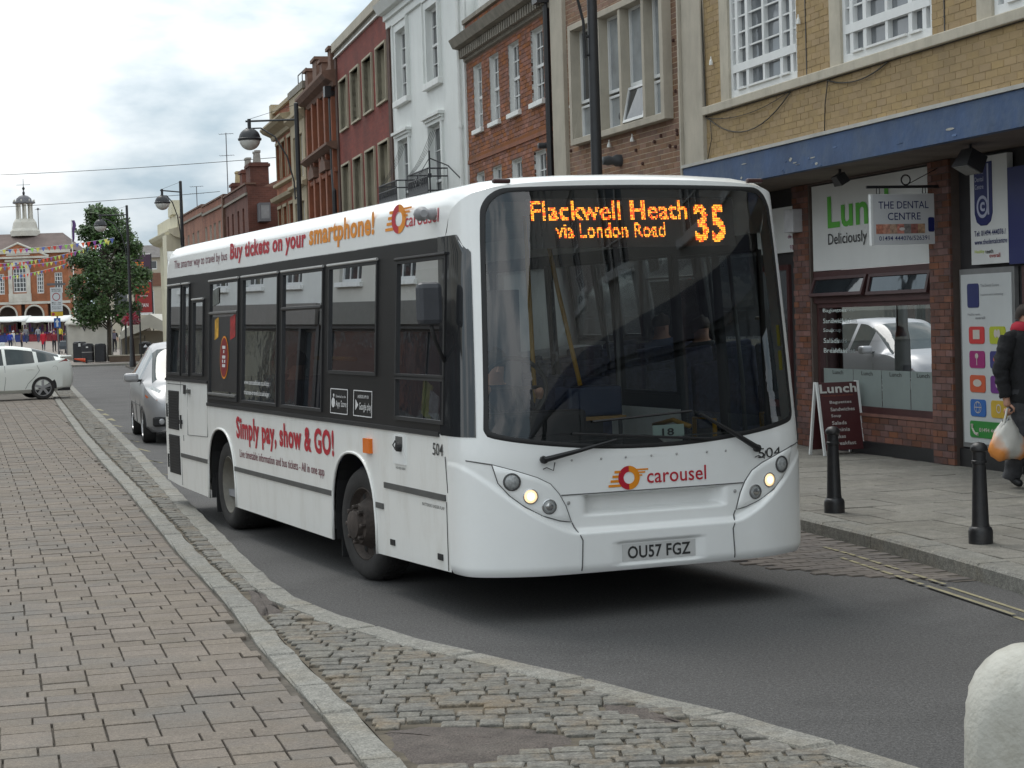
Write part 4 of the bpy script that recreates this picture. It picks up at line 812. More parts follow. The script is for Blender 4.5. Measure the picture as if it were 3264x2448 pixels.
def aerial(name, lab, x, y, z0, z1, r=.5):
    t = thing(name, lab, 'aerial', (x, y, z0)); mb = MB(); mb.tube([(0, 0, 0), (0, 0, z1 - z0)], .022, 5); obj('mast', mb, lead, t); mb = MB(); h_ = z1 - z0
    for f_ in (.98, .66): mb.tube([(-r, 0, h_ * f_), (r, .1, h_ * f_ + .03)], .012, 4); [mb.tube([(-r + 2 * r * q / 5, -.18, h_ * f_ + .01), (-r + 2 * r * q / 5, .18, h_ * f_ + .01)], .008, 3) for q in range(6)]
    obj('antenna', mb, lead, t)
aerial('roof_aerial', 'tall thin television aerial above the yellow-potted chimney', -12.0, 81.2, 7.4, 10.3, .3); aerial('roof_aerial', 'short television aerial on the faded brick house roof', -14.9, 90.6, 7.7, 8.75, .3)
# ------------------------------------------------------------------ cream building at the end
C = bld('cream_corner_building', 'cream stucco corner building with heavy cornice and scrolled parapet', -17.3, 99.2, 106); cm = mat('cream_stucco', (.60, .56, .42), .75, .08, 1.5, dirt=(.38, .35, .27), dirt_amt=.5, dirt_scale=.8, streak=3)
cops = [(x, x + .9, z0, z1) for x in (1.2, 3.6, 6.0, 8.4) for z0, z1 in ((5.0, 6.3), (2.6, 4.2))]
wall(C, 0, 11, 0, 7.6, cops, cm, reveal=.2, depth=8); [window(C, *q, -.12, cols=(.5,), rails=(.5,), fr=.07) for q in cops]
bar(C, 'bay', -.0, 2.0, .0, .7, 0, 6.9, cm); cornice(C, -.3, 11.3, 0, [(0, 6.7), (.3, 6.8), (.5, 6.95), (.6, 7.1), (.6, 7.16), (0, 7.3)], cm); bar(C, 'parapet', .1, 10.9, -.3, .1, 7.3, 8.0, cm); bar(C, 'parapet_block', .6, 2.2, -.3, .3, 8.0, 8.75, cm); bar(C, 'parapet_block', 2.6, 3.6, -.3, .2, 8.0, 8.5, cm)
sd2 = MB(); sops = [(.5 + k * 1.3, 1.1 + k * 1.3, z0, z1) for k in range(4) for z0, z1 in ((5.0, 6.3), (2.6, 4.2))]
for (a, b_, c_, d_) in sops: p = MB(); p.quad((-.012, -a, c_), (-.012, -b_, c_), (-.012, -b_, d_), (-.012, -a, d_)); o = obj('window', p, pane_d, C, fix=False)
bar(C, 'side_cornice', -.4, .0, -8, .0, 6.75, 7.05, cm)
# ================================================================== BUS
busp = mat('bus_white_paint', (.83, .84, .83), .26, .02, 2.5, coat=.5, dirt=(.72, .715, .68), dirt_amt=.35, dirt_scale=1.3, world=False)
busd = mat('bus_side_white', (.79, .79, .765), .34, .03, 2.0, coat=.4, dirt=(.55, .52, .46), dirt_amt=.4, dirt_scale=1.6, streak=3, world=False)
busk = mat('bus_black_film', (.017, .0165, .017), .4, .15, 3, spec=.22, world=False); rub = mat('rubber', (.014, .014, .015), .6, .2, 6, world=False)
tyre_m = mat('tyre', (.030, .028, .027), .85, .25, 9, bump=.3, world=False); seam = mat('panel_seam', (.10, .10, .10), .7, world=False); inner = mat('bus_interior', (.26, .26, .27), .7, .2, 2, world=False)
trim = mat('grey_trim', (.085, .085, .082), .6, .15, 6, world=False); busg = glass('bus_glass', (.66, .69, .68), 0, 1.5, .85); wsg = glass('windscreen_glass', (.72, .76, .75), 0, 1.5, 1.7)
red = flat('bus_red', (.45, .012, .028), .4); ora = flat('bus_orange', (.75, .26, .012), .4); blkt = flat('bus_black_text', (.03, .03, .03)); wht = flat('bus_white_text', (.62, .62, .62)); plumt = flat('bus_plum_text', (.16, .03, .05))
BUS = thing('bus', 'white single-deck bus with red and orange slogans and route 35 on its display', 'bus', (-.2417, 11.4295, 0), 1.9595)
LB, WB = 9.05, 2.44
def tum(z): return .075 * min(max((z - 1.05) / 1.5, 0), 1.2)
def sm(s, z, o=0.0): return (s, -tum(z) + o, z)               # visible (driver's) side
def sn(s, z, o=0.0): return (s, -(WB - tum(z)) - o, z)        # kerb side
NC, DC = 3.6, .47                                            # plan shape of the front: squarish corners
def rake(z): return .13 * max(0, (z - 1.0) / 1.6) ** 1.3
def fth(th, z, o=0.0):
    h = WB / 2 - tum(z); sg = 1 if th >= 0 else -1; a = abs(th)
    f0 = lambda a_: Vector((DC * (1 - max(math.cos(a_), 0) ** (2 / NC)) + rake(z), sg * h * math.sin(a_) ** (2 / NC) if a_ > 0 else 0, z))
    p = f0(a)
    if o:
        u2 = (math.sin(a) ** (2 / NC)) ** (NC - 1); v2 = (max(math.cos(a), 0) ** (2 / NC)) ** (NC - 1)
        n_ = Vector((-v2 / DC, sg * u2 / h, 0)).normalized(); p = p + n_ * o
    return (p.x, -(WB / 2 + p.y), p.z)
def th_of(t, z): u = (t - WB / 2) / (WB / 2 - tum(z)); return math.copysign(math.asin(min(1, abs(u)) ** (NC / 2)), u)
def ft(t, z, o=0.0): return fth(th_of(t, z), z, o)             # front surface by (across, height)
def sms(x): x = min(max(x, 0), 1); return x * x * (3 - 2 * x)
# ---- lower front with its mouldings
def zc(t): a = abs(t - 1.22); return .575 + (0 if a < .56 else .40 * ((a - .56) / .62) ** 1.35)
def fdisp(t, z):
    d = .050 * sms((zc(t) - z) / .038) * (1 - .85 * sms((abs(t - 1.22) - .72) / .42))
    if .70 < t < 1.76 and z > zc(t):
        e = min((t - .72) / .06 - (0.775 - z) * 1.1, (1.74 - t) / .06 - (.775 - z) * 1.1, (z - .645) / .03, (.778 - z) / .008); d -= .085 * sms(e)
    e = min((t - .93) / .03, (1.51 - t) / .03, (z - .322) / .012, (.475 - z) / .012); d -= .02 * sms(e)
    if z < .35: d -= .022 * ((.35 - z) / .06) ** 2
    return d
ths = np.linspace(-math.pi / 2, math.pi / 2, 151); zs = np.linspace(.29, 1.005, 84)
mb = MB(); P = []
for z in zs:
    row_ = []
    for th in ths: t = WB / 2 + (WB / 2 - tum(z)) * math.copysign(abs(math.sin(th)) ** (2 / NC), th); row_.append(fth(th, z, fdisp(t, z)))
    P.append(row_)
mb.grid(P); fl_ = obj('front_panel', mb, busp, BUS, smooth='all')
# ---- upper front: ring between the body outline and the windscreen opening
SEC = [(.069, 2.43), (.0755, 2.56), (.080, 2.63), (.10, 2.69), (.15, 2.735), (.26, 2.768), (.45, 2.79), (.80, 2.805), (1.22, 2.81)]
SEC = SEC + [(WB - t, z) for t, z in SEC[-2::-1]]
DROP = lambda z: .05 * sms((z - 2.5) / .25)
ws_l = lambda z: .118 + .045 * max(0, z - 1.15)
def ws_out(grow=0.0):
    P_ = []; tl, tr = ws_l(2.6) - grow, WB - ws_l(2.6) + grow; zt = 2.715 + grow; rr_ = .17
    for k in range(9): a = math.pi / 2 * k / 8; P_.append((tr - rr_ + rr_ * math.cos(a), zt - rr_ + rr_ * math.sin(a)))
    for k in range(1, 12): P_.append((tr - rr_ + (tl + rr_ - tr + rr_) * k / 12, zt + .012 * math.sin(math.pi * k / 12)))
    for k in range(9): a = math.pi / 2 + math.pi / 2 * k / 8; P_.append((tl + rr_ + rr_ * math.cos(a), zt - rr_ + rr_ * math.sin(a)))
    for k in range(1, 9): z = zt - rr_ + (1.24 - zt + rr_) * k / 9; P_.append((ws_l(z) - grow, z))
    tl2, tr2 = ws_l(1.15) - grow, WB - ws_l(1.15) + grow
    P_ += [(tl2, 1.21), (tl2 + .015, 1.17 - grow), (tl2 + .05, 1.155 - grow)]
    for k in range(1, 16): u = k / 16; P_.append((tl2 + .05 + (tr2 - tl2 - .1) * u, 1.155 - grow - .105 * math.sin(math.pi * u) ** .8))
    P_ += [(tr2 - .05, 1.155 - grow), (tr2 - .015, 1.17 - grow), (tr2, 1.21)]
    for k in range(1, 9): z = 1.24 + (zt - rr_ - 1.24) * k / 9; P_.append((WB - ws_l(z) + grow, z))
    return P_
def to_th(P_): return [(th_of(t, z), z) for t, z in P_]
outer = [(math.pi / 2 * (1 - 2 * k / 24), .99) for k in range(25)][::-1]            # bottom left->right in theta
right = [(math.pi / 2, .99 + (2.43 - .99) * k / 16) for k in range(1, 16)]
topb = [(th_of(t, z - DROP(z)) if 0 < k < len(SEC) - 1 else (-math.pi / 2 if k == 0 else math.pi / 2), z - DROP(z)) for k, (t, z) in enumerate(SEC)][::-1]
left = [(-math.pi / 2, 2.43 - (2.43 - .99) * k / 16) for k in range(1, 16)]
OUTL = outer + right + topb + left; INL = to_th(ws_out(0))
CEN = (0.0, 1.9)
def hit(poly, a):
    dx, dz = math.cos(a) , math.sin(a); best = None
    for (x1, z1), (x2, z2) in zip(poly, poly[1:] + poly[:1]):
        x1_, z1_, x2_, z2_ = x1 - CEN[0], z1 - CEN[1], x2 - CEN[0], z2 - CEN[1]; ex, ez = x2_ - x1_, z2_ - z1_; det = dx * (-ez) + dz * ex
        if abs(det) < 1e-12: continue
        t = (x1_ * (-ez) + z1_ * ex) / det; u = (dx * z1_ - dz * x1_) / det
        if t > 0 and -1e-6 <= u <= 1 + 1e-6: best = t if best is None else max(best, t)
    return (CEN[0] + dx * best, CEN[1] + dz * best)
angs = sorted({*np.linspace(0, 2 * math.pi, 221)[:-1].tolist(), *[math.atan2(z - CEN[1], x - CEN[0]) % (2 * math.pi) for x, z in OUTL]})
IN2 = to_th(ws_out(-.028)); mb = MB(); fr_k = MB(); gl_ = MB()
rows = [[], []]; P = []; PF = []; PG = []
for a in angs + angs[:1]:
    o_, i_, j_ = hit(OUTL, a), hit(INL, a), hit(IN2, a)
    P.append([fth(o_[0] + (i_[0] - o_[0]) * q, o_[1] + (i_[1] - o_[1]) * q) for q in np.linspace(0, 1, 9)])
    PF.append([fth(i_[0], i_[1], -.0), fth(i_[0] + (j_[0] - i_[0]) * .3, i_[1] + (j_[1] - i_[1]) * .3, .008), fth(j_[0], j_[1], .002)])
    PG.append([fth(CEN[0] + (i_[0] - CEN[0]) * q, CEN[1] + (i_[1] - CEN[1]) * q, -.004) for q in (1.0, .9, .78, .62, .45, .28, .12, .0)])
mb.grid(P); obj('front_surround', mb, busp, BUS, smooth=50)
fr_k.grid(PF); gl_.grid(PG); wsc = obj('windscreen', gl_, wsg, BUS, smooth='all'); obj('windscreen_gasket', fr_k, rub, wsc, smooth='all')
# ---- roof and coves
mb = MB(); P = []
for off in (0, .012, .035, .07, .12, .2, .32): P.append([Vector(ft(t, z - DROP(z) * (1 - min(off / .22, 1)) ** 2)) + Vector((off, 0, DROP(z) * 0)) if 0 < k < len(SEC) - 1 else Vector((DC + rake(2.43) + off, -t, z)) for k, (t, z) in enumerate(SEC)])
for s in np.linspace(1.0, LB - .12, 12): P.append([Vector((s, -t, z)) for t, z in SEC])
for q in (.4, .75, 1.0): P.append([Vector((LB - .12 + .12 * math.sin(q * 1.57), -t, z - .08 * (1 - math.cos(q * 1.57)) * sms((z - 2.5) / .2))) for t, z in SEC])
mb.grid(P); obj('roof', mb, busp, BUS, smooth='all')
mb = MB(); mb.grid([[(LB, -t, z) for t, z in ((tum(z0), z0), (WB - tum(z0), z0))] for z0 in (.3, 1.05, 1.8, 2.44)]); mb.quad((LB, -.08, 2.43), (LB, -2.36, 2.43), (LB, -2.36, 2.72), (LB, -.08, 2.72)); obj('rear_panel', mb, busd, BUS, fix=False)
mb = MB(); mb.grid([[(LB + .003, -t, z) for t in (.2, 2.24)] for z in (1.5, 2.4)]); obj('rear_window', mb, pane_d, BUS, fix=False)
# ---- side panels
ARCH = [(2.50, .53), (6.60, .53)]
def skirt(s): return float(np.interp(s, [.3, .5, 2.0, 3.0, 6.1, 7.1, 8.5, 9.1], [.30, .295, .262, .255, .258, .262, .285, .32]))
def low_z(s):
    z = skirt(s)
    for c, r_ in ARCH:
        if abs(s - c) < r_: z = max(z, .42 + .53 * (1 - (abs(s - c) / r_) ** 2.4) ** (1 / 2.4) if abs(s - c) < r_ else 0)
    return z
def band(s): return 1.375 if s > 7.13 else 1.17
ss = sorted({*np.linspace(DC, LB, 40), *[c + r_ * q for c, r_ in ARCH for q in np.linspace(-1, 1, 41)], *[c + sg * (r_ + .0005) for c, r_ in ARCH for sg in (-1, 1)], 7.1299, 7.1301})
for fn, nm in ((sm, 'side_panel'), (sn, 'side_panel')):
    mb = MB(); P = []
    for s in ss:
        a, b = low_z(s), band(s); P.append([fn(s, a + (b - a) * q) for q in (0, .25, .5, .75, 1)])
    mb.grid(P); obj(nm, mb, busd, BUS, smooth='all')
for c, r_ in ARCH:                                              # arch lips and dark wheel housings
    for fn in (sm, sn):
        pts = [fn(s, low_z(s), .004) for s in np.linspace(c - r_ * .999, c + r_ * .999, 40)]; mb = MB(); mb.tube([fn(c - r_, skirt(c), .004)] + pts + [fn(c + r_, skirt(c), .004)], .012, 5); obj('arch_lip', mb, busd, BUS, smooth='all')
    mb = MB(); y0s = ((-.02, -.62), (-WB + .02, -WB + .62))
    for ya, yb in y0s:
        pr = [(s, low_z(s) + .005) for s in np.linspace(c - r_ * .9995, c + r_ * .9995, 21)]; pr = [(c - r_, .26)] + pr + [(c + r_, .26)]
        mb.grid([[(s, ya, z), (s, yb, z)] for s, z in pr]); i = len(mb.v); mb.v += [(s, yb, z) for s, z in pr]; mb.f.append(tuple(range(i, i + len(pr))))
    obj('wheel_housing', mb, rub, BUS, fix=False)
GL = [(8.34, 8.93, 1.44, 2.33), (7.95, 8.22, 1.44, 2.33), (7.33, 7.76, 1.45, 2.16), (5.95, 7.04, 1.24, 2.32), (4.60, 5.77, 1.24, 2.32), (3.28, 4.43, 1.24, 2.32), (1.95, 3.10, 1.54, 2.32), (.56, 1.50, 1.54, 2.30), (.56, 1.50, 1.25, 1.515)]
def side_band(fn, G_, x0):
    mb = MB(); zz = sorted({1.17, 1.375, 2.435, *[v for g in G_ for v in g[2:]], *np.linspace(1.17, 2.43, 8)}); xs = sorted({x0, 7.13, LB, *[v for g in G_ for v in g[:2]]})
    for a, b in zip(xs, xs[1:]):
        for c, d in zip(zz, zz[1:]):
            mx_, mz_ = (a + b) / 2, (c + d) / 2
            if any(g[0] < mx_ < g[1] and g[2] < mz_ < g[3] for g in G_) or (mx_ > 7.13 and mz_ < 1.375): continue
            mb.quad(fn(a, c), fn(b, c), fn(b, d), fn(a, d))
    return obj('window_band', mb, busk, BUS, fix=True)
side_band(sm, GL, .63)
def side_window(fn, g, frame=True, nm='window'):
    s0, s1, z0, z1 = g; f = .018; mb = MB()
    for (a, b, c, d) in ((s0 - f, s0 + f * .4, z0 - f, z1 + f), (s1 - f * .4, s1 + f, z0 - f, z1 + f), (s0, s1, z0 - f, z0 + f * .4), (s0, s1, z1 - f * .4, z1 + f)):
        v = [fn(a, c, .012), fn(b, c, .012), fn(b, d, .012), fn(a, d, .012)]; w_ = [fn(a, c, -.02), fn(b, c, -.02), fn(b, d, -.02), fn(a, d, -.02)]; i = len(mb.v); mb.v += v + w_; mb.f += [(i, i + 1, i + 2, i + 3)] + [(i + k, i + (k + 1) % 4, i + 4 + (k + 1) % 4, i + 4 + k) for k in range(4)]
    o = obj(nm, mb, rub, BUS); p = MB(); p.grid([[fn(s0, z, -.004), fn(s1, z, -.004)] for z in (z0, z0 + (z1 - z0) * .5, z1)]); obj('pane', p, busg, o, fix=False)
    return o
wins = [side_window(sm, g) for g in GL]
hl = mat('bright_trim', (.34, .34, .33), .35, world=False)
for w_, g in zip(wins, GL):
    if g[3] > 1.6: mb = MB(); mb.tube([sm(g[0] - .03, g[3] + .025, .014), sm(g[1] + .03, g[3] + .025, .014)], .011, 6); obj('gutter_trim', mb, hl if g[0] > 1.6 else rub, w_)
for k in (3, 5):                                                # opening top lights
    g = GL[k]; zd = 2.035; mb = MB(); mb.tube([sm(g[0], zd, .008), sm(g[1], zd, .008)], .016, 6); obj('transom', mb, rub if k == 5 else trim, wins[k])
mb = MB(); g = GL[3]; mb.tube([sm(g[0], 1.27, .012), sm(g[1], 1.27, .012)], .016, 6); obj('rail', mb, trim, wins[3])
NG = [(8.3, 8.9, 1.44, 2.3), (6.9, 8.1, 1.3, 2.32), (5.6, 6.8, 1.3, 2.32), (4.3, 5.5, 1.3, 2.32), (3.0, 4.2, 1.3, 2.32), (1.95, 2.9, 1.3, 2.32), (.62, 1.22, .45, 2.3), (1.26, 1.86, .45, 2.3)]
mb = MB(); cells(mb, .63, LB, 1.17, 2.435, NG, lambda a, c: sn(a, c, .001)); obj('window_band', mb, busk, BUS, fix=True)
for g in NG: side_window(sn, g, nm='window' if g[2] > 1 else 'door')
# front quarter glass wrapping the corner
mb = MB(); P = []
for z in np.linspace(1.165, 2.435, 12):
    te = .06 + .05 * (z - 1.15) / 1.27 + (.02 if z < 2.4 else -.03); th1 = th_of(te, z); P.append([fth(-math.pi / 2 + (th1 + math.pi / 2) * q, z, .004) for q in np.linspace(0, 1, 7)] )
for r_, z in zip(P, np.linspace(1.165, 2.435, 12)): r_.insert(0, sm(.60 + rake(z), z, .004))
mb.grid(P); obj('quarter_glass', mb, pane_mat('quarter_pane', (.02, .021, .023), .05), BUS, smooth='all')
# ---- trim strips, flaps, grilles on the driver's side
def strip(nm, s0, s1, z0, z1, m, o=.006, par=BUS, fn=None):
    fn = fn or sm; mb = MB(); v = [fn(s0, z0, o), fn(s1, z0, o), fn(s1, z1, o), fn(s0, z1, o)]; w_ = [fn(s0, z0, -.004), fn(s1, z0, -.004), fn(s1, z1, -.004), fn(s0, z1, -.004)]; mb.v = v + w_; mb.f = [(0, 1, 2, 3)] + [(k, (k + 1) % 4, 4 + (k + 1) % 4, 4 + k) for k in range(4)]; return obj(nm, mb, m, par)
for a, b, z in ((7.10, 8.33, .61), (3.03, 6.08, .61), (1.80, 1.96, .61), (.46 + .07, 1.76, .765)): strip('rub_strip', a, b, z - .02, z + .02, trim, .01)
strip('lower_band_trim', .63, 7.13, 1.152, 1.182, rub, .012); strip('lower_band_trim', 7.13, LB, 1.362, 1.388, rub, .012)
def slit(s0, z0, s1, z1, par=BUS, r_=.0035, m=None): mb = MB(); mb.tube([sm(s0, z0, .002), sm(s1, z1, .002)], r_, 4); return obj('panel_gap', mb, m or seam, par)
for q in ((8.33, .30, 8.33, 1.36), (7.13, 1.36, 7.13, .85), (7.13, .85, 8.0, .83), (8.0, .83, 8.0, 1.3), (8.2, 1.33, 8.95, 1.33), (8.2, .82, 8.2, .76), (.52, .30, .52, .74), (.49, .80, .35 + .17, 1.03)): slit(*q)
gm = mat('engine_grille', (.016, .016, .017), .6, world=False)
for z0, z1 in ((.86, 1.26), (.40, .80)):
    go = strip('engine_grille', 8.40, 8.90, z0, z1, gm, .006)
    for k in range(14): z = z0 + (z1 - z0) * (k + .5) / 14; mb = MB(); mb.tube([sm(8.41, z, .009), sm(8.89, z, .009)], .004, 4); obj('grille_bar', mb, rub, go)
for s, z in ((8.96, 1.05), (8.96, .52), (8.3, .95)): strip('hinge', s - .012, s + .012, z - .07, z + .07, rub, .012)
strip('lock', 8.08, 8.16, 1.24, 1.33, rub, .012); strip('lock', 7.86, 7.96, 1.25, 1.29, trim, .03); strip('lock', 8.24, 8.30, .93, .97, rub, .02)
strip('side_indicator', 2.01, 2.15, .97, 1.075, mat('amber_lens', (.75, .17, .01), .25, world=False), .03)
fp = strip('filler_flap', 1.29, 1.53, .93, 1.13, busp, .012); strip('filler_recess', 1.33, 1.47, 1.05, 1.12, trim, .014, fp); mb = MB(); mb.lathe([(.035, 0), (.03, .03), (.001, .035)], 10, (1.37, .01, 1.05), axis='y'); mb.tube([(1.37, .03, 1.05), (1.42, .03, 1.09), (1.47, .03, 1.06), (1.42, .03, 1.03)], .005, 4); obj('filler_cap', mb, rub, fp)
for s in (1.62, .66): strip('jacking_point', s - .045, s + .045, .355, .395, rub, .008)
cm_ = MB(); cm_.lathe([(.001, .07), (.03, .06), (.04, .03), (.04, 0)], 10, (.78, -.075, 2.59), axis='y'); cm_.lathe([(.025, -.05), (.048, -.02), (.045, .03), (.012, .055)], 10, (.78, .015, 2.59), axis='x'); obj('side_camera', cm_, mat('cam_grey', (.28, .28, .29), .5, world=False), BUS, smooth=True)
mir = MB(); rrect(mir, .98, 1.40, 0, .001, 0, .001) if False else None
# ---- lettering and graphics
def ltr(tx, s0, s1, z0, z1, m, bold=0.0, o=.0035, shear=0.0): return text_obj('lettering', tx, s0, s1, z0, z1, lambda u, v: sm(s0 + s1 - u if s0 < s1 else u, v, o), m, BUS, bold, shear)
def L(tx, sl_, sr_, z0, z1, m, bold=0.0, o=.0035, shear=0.0): return text_obj('lettering', tx, 0, 1, z0, z1, lambda u, v: sm(sl_ + (sr_ - sl_) * u, v, o), m, BUS, bold, shear)
L('The smarter way to travel by bus', 8.69, 6.40, 2.495, 2.605, plumt, 0)
L('Buy tickets on your', 6.28, 3.78, 2.475, 2.665, red, .034); L('smartphone!', 3.68, 2.03, 2.475, 2.69, ora, .034)
L('Simply pay, show & GO!', 5.98, 2.95, .835, 1.095, red, .034); stuff(L('Live timetable information and bus tickets - All in one app', 5.88, 3.23, .705, .80, plumt, .006))
L('504', .75, .56, 1.03, 1.11, blkt, .004); L('BATTERIES UNDER FLAP', .98, .56, .685, .705, blkt, 0); L('NO RED DERV', 1.50, 1.30, .895, .91, blkt, 0)
def side_logo(fn, u0, sc, vz, m1, m2):
    """wheel-shaped emblem with speed bars: fn(u,v), u to the right"""
    A_ = MB(); disc(A_, fn, u0 + .20 * sc, vz, .105 * sc, .07 * sc if fn is None else .105 * sc, 20, 90, 270, ri=.5); obj('logo', A_, m1, BUS, fix=False)
    B_ = MB(); disc(B_, fn, u0 + .20 * sc, vz, .105 * sc, .105 * sc, 20, -90, 90, ri=.5)
    for k, (a, b) in enumerate(((.0, .12), (.02, .10), (.04, .10), (.06, .12))): z = vz - .075 * sc + k * .04 * sc; B_.quad(fn(u0 + a * sc, z), fn(u0 + b * sc, z), fn(u0 + b * sc, z + .022 * sc), fn(u0 + a * sc, z + .022 * sc))
    for k in range(3): z = vz + .01 * sc + k * .025 * sc; B_.quad(fn(u0 + .27 * sc, z), fn(u0 + (.33 + .03 * k) * sc, z), fn(u0 + (.33 + .03 * k) * sc, z + .014 * sc), fn(u0 + .27 * sc, z + .014 * sc))
    stuff(obj('logo', B_, m2, BUS, fix=False))
side_logo(lambda u, v: sm(1.78 - u * 1.5, v, .0035), 0, .95, 2.60, red, ora); L('carousel', 1.36, .70, 2.535, 2.625, red, .004)
ff = lambda u, v: ft(u, v, .004 + fdisp(u, v))
side_logo(ff, .895, .72, .868, red, ora); text_obj('lettering', 'carousel', 1.165, 1.59, .825, .918, ff, red, BUS, .006)
text_obj('lettering', '504', 1.99, 2.18, .935, 1.0, ff, blkt, BUS, 0)
L('www.carouselbuses.co.uk/app', 5.70, 4.85, 1.375, 1.43, wht, .004, .003); L('thames-travel.co.uk/app', 5.70, 4.85, 1.285, 1.34, wht, .004, .003)
for s0, s1, tp in ((3.04, 2.60, 'a'), (2.46, 2.02, 'g')):
    mb = MB(); o_ = .004; e = .012
    for (a, b, c, d) in ((s0, s1, 1.405, 1.412), (s0, s1, 1.222, 1.229), (s0, s0 - e, 1.229, 1.405), (s1 + e, s1, 1.229, 1.405)): mb.quad(sm(a, c, o_), sm(b, c, o_), sm(b, d, o_), sm(a, d, o_))
    if tp == 'a':
        disc(mb, lambda u, v: sm(u, v, o_), s0 - .075, 1.305, .045, .038, 14); disc(mb, lambda u, v: sm(u, v, o_), s0 - .085, 1.36, .018, .014, 8)
        text_fit(mb, 'Download on the', 0, 1, 1.345, 1.365, lambda u, v: sm(s0 - .14 + (-.25) * u, v, o_)); text_fit(mb, 'App Store', 0, 1, 1.262, 1.325, lambda u, v: sm(s0 - .14 + (-.27) * u, v, o_), .004)
    else:
        i = len(mb.v); mb.v += [sm(s0 - .05, 1.265, o_), sm(s0 - .05, 1.345, o_), sm(s0 - .12, 1.305, o_)]; mb.f.append((i, i + 1, i + 2))
        text_fit(mb, 'ANDROID APP ON', 0, 1, 1.355, 1.378, lambda u, v: sm(s0 - .10 - .26 * u, v, o_), .006); text_fit(mb, 'Google play', 0, 1, 1.255, 1.325, lambda u, v: sm(s0 - .14 - .28 * u, v, o_), .004)
    obj('badge', mb, wht, BUS, fix=False)
mb = MB(); mb.grid([[sm(s, z, .0005) for s in (6.0, 6.98)] for z in (1.30, 2.0)]); obj('window_sticker', mb, mat('dark_film', (.022, .021, .022), .35, world=False), wins[3], fix=False)
mb = MB(); disc(mb, lambda u, v: sm(u, v, .003), 6.46, 1.62, .165, .20, 32); em = obj('emblem', mb, ora, wins[3], fix=False); mb = MB(); disc(mb, lambda u, v: sm(u, v, .005), 6.46, 1.62, .15, .183, 32); obj('emblem', mb, flat('emblem_red', (.20, .01, .012)), wins[3], fix=False)
mb = MB(); [mb.quad(sm(6.46 + a, z, .007), sm(6.46 + b, z, .007), sm(6.46 + b, z + .028, .007), sm(6.46 + a, z + .028, .007)) for a, b, z in ((.06, -.06, 1.70), (.02, -.02, 1.66), (.06, -.06, 1.61), (.06, .02, 1.57), (-.02, -.06, 1.57), (.06, -.06, 1.53))]; obj('emblem', mb, wht, wins[3], fix=False)
for (a, b, c, d, m) in ((6.95, 6.7, 2.1, 2.28, (.12, .13, .12)), (6.25, 6.05, 1.78, 2.02, (.32, .02, .02)), (6.85, 6.7, 1.78, 2.0, (.55, .3, .03))):
    mb = MB(); mb.quad(sm(a, c, .002), sm(b, c + .03, .002), sm(b, d, .002), sm(a, d - .03, .002)); obj('window_sticker', mb, mat('sticker_%d' % int(m[0] * 100), m, .5, .5, 14), wins[3], fix=False)
# ---- headlamp pods
lens = mat('lamp_clear', (.30, .31, .31), .12, .3, 60, spec=.9, world=False); chrome = mat('lamp_chrome', (.5, .5, .5), .12, .2, 40, metal=.9, world=False); lit = emit('headlamp_lit', (1, .74, .42), .75); whitel = emit('headlamp_core', (1, .88, .66), 1.6); dkl = mat('lamp_ring', (.07, .07, .07), .4, world=False)
POD = [(.155, .995), (.28, .955), (.42, .905), (.505, .86), (.56, .795), (.60, .72), (.635, .615), (.56, .628), (.45, .665), (.34, .725), (.25, .80), (.185, .88)]
for sg in (0, 1):
    mir_ = (lambda t: t) if not sg else (lambda t: WB - t); pts = []
    for (a, b), (c, d) in zip(POD, POD[1:] + POD[:1]): pts += [(a + (c - a) * q, b + (d - b) * q) for q in (0, .5)]
    cx, cz = .40, .79; n_ = len(pts); mb = MB(); rings = [[ft(mir_(cx + (t - cx) * f_), cz + (z - cz) * f_, .004 + fdisp(mir_(cx + (t - cx) * f_), cz + (z - cz) * f_) * (f_ > .97) + (.010 if f_ < .96 else 0)) for t, z in pts + pts[:1]] for f_ in (1.0, .955, .7, .4, .05)]
    mb.grid(rings); pod = obj('headlamp_pod', mb, busp, BUS, smooth='all'); mb = MB(); mb.tube([ft(mir_(t), z, .004 + fdisp(mir_(t), z)) for t, z in pts + pts[:1]], .0045, 4, cap=False); obj('panel_gap', mb, seam, pod)
    for t, z, r_, kind in ((.265, .885, .050, 0), (.375, .79, .043, 1), (.49, .72, .043, 2)):
        c = Vector(ft(mir_(t), z, .016)); n_v = (Vector(ft(mir_(t), z, .05)) - c).normalized(); M_ = Matrix.Translation(c) @ n_v.to_track_quat('Z', 'Y').to_matrix().to_4x4()
        def pl(prof, m, nm, par): q = MB(); q.lathe(prof, 24); q.v = [tuple(M_ @ Vector(v)) for v in q.v]; return obj(nm, q, m, par, smooth=True)
        lp = pl([(r_ * 1.12, -.012), (r_ * 1.12, .004), (r_ * .98, .006), (r_ * .9, -.01)], dkl if kind == 0 else chrome, 'headlamp', pod)
        pl([(r_, -.008), (r_ * .85, .004), (r_ * .5, .010), (.001, .012)], (lens, lit, lens)[kind], 'lens', lp)
        if kind: pl([(r_ * .55, .0105), (r_ * .3, .0135), (.001, .014)], whitel if kind == 1 else chrome, 'bulb', lp)
def fseam(pts, r_=.0045): mb = MB(); mb.tube([ft(t, z, .002 + fdisp(t, z)) for t, z in pts], r_, 4); obj('panel_gap', mb, seam, BUS)
lin = lambda a, b, n=8: [(a[0] + (b[0] - a[0]) * k / n, a[1] + (b[1] - a[1]) * k / n) for k in range(n + 1)]
for q in (lin((.68, .31), (.69, .5)) + lin((.69, .5), (.64, .61), 4), lin((1.76, .31), (1.75, .5)) + lin((1.75, .5), (1.80, .61), 4), lin((.575, .785), (1.865, .785), 14), lin((.03, 1.02), (.155, .995), 4), lin((2.41, 1.02), (2.285, .995), 4)): fseam(q)
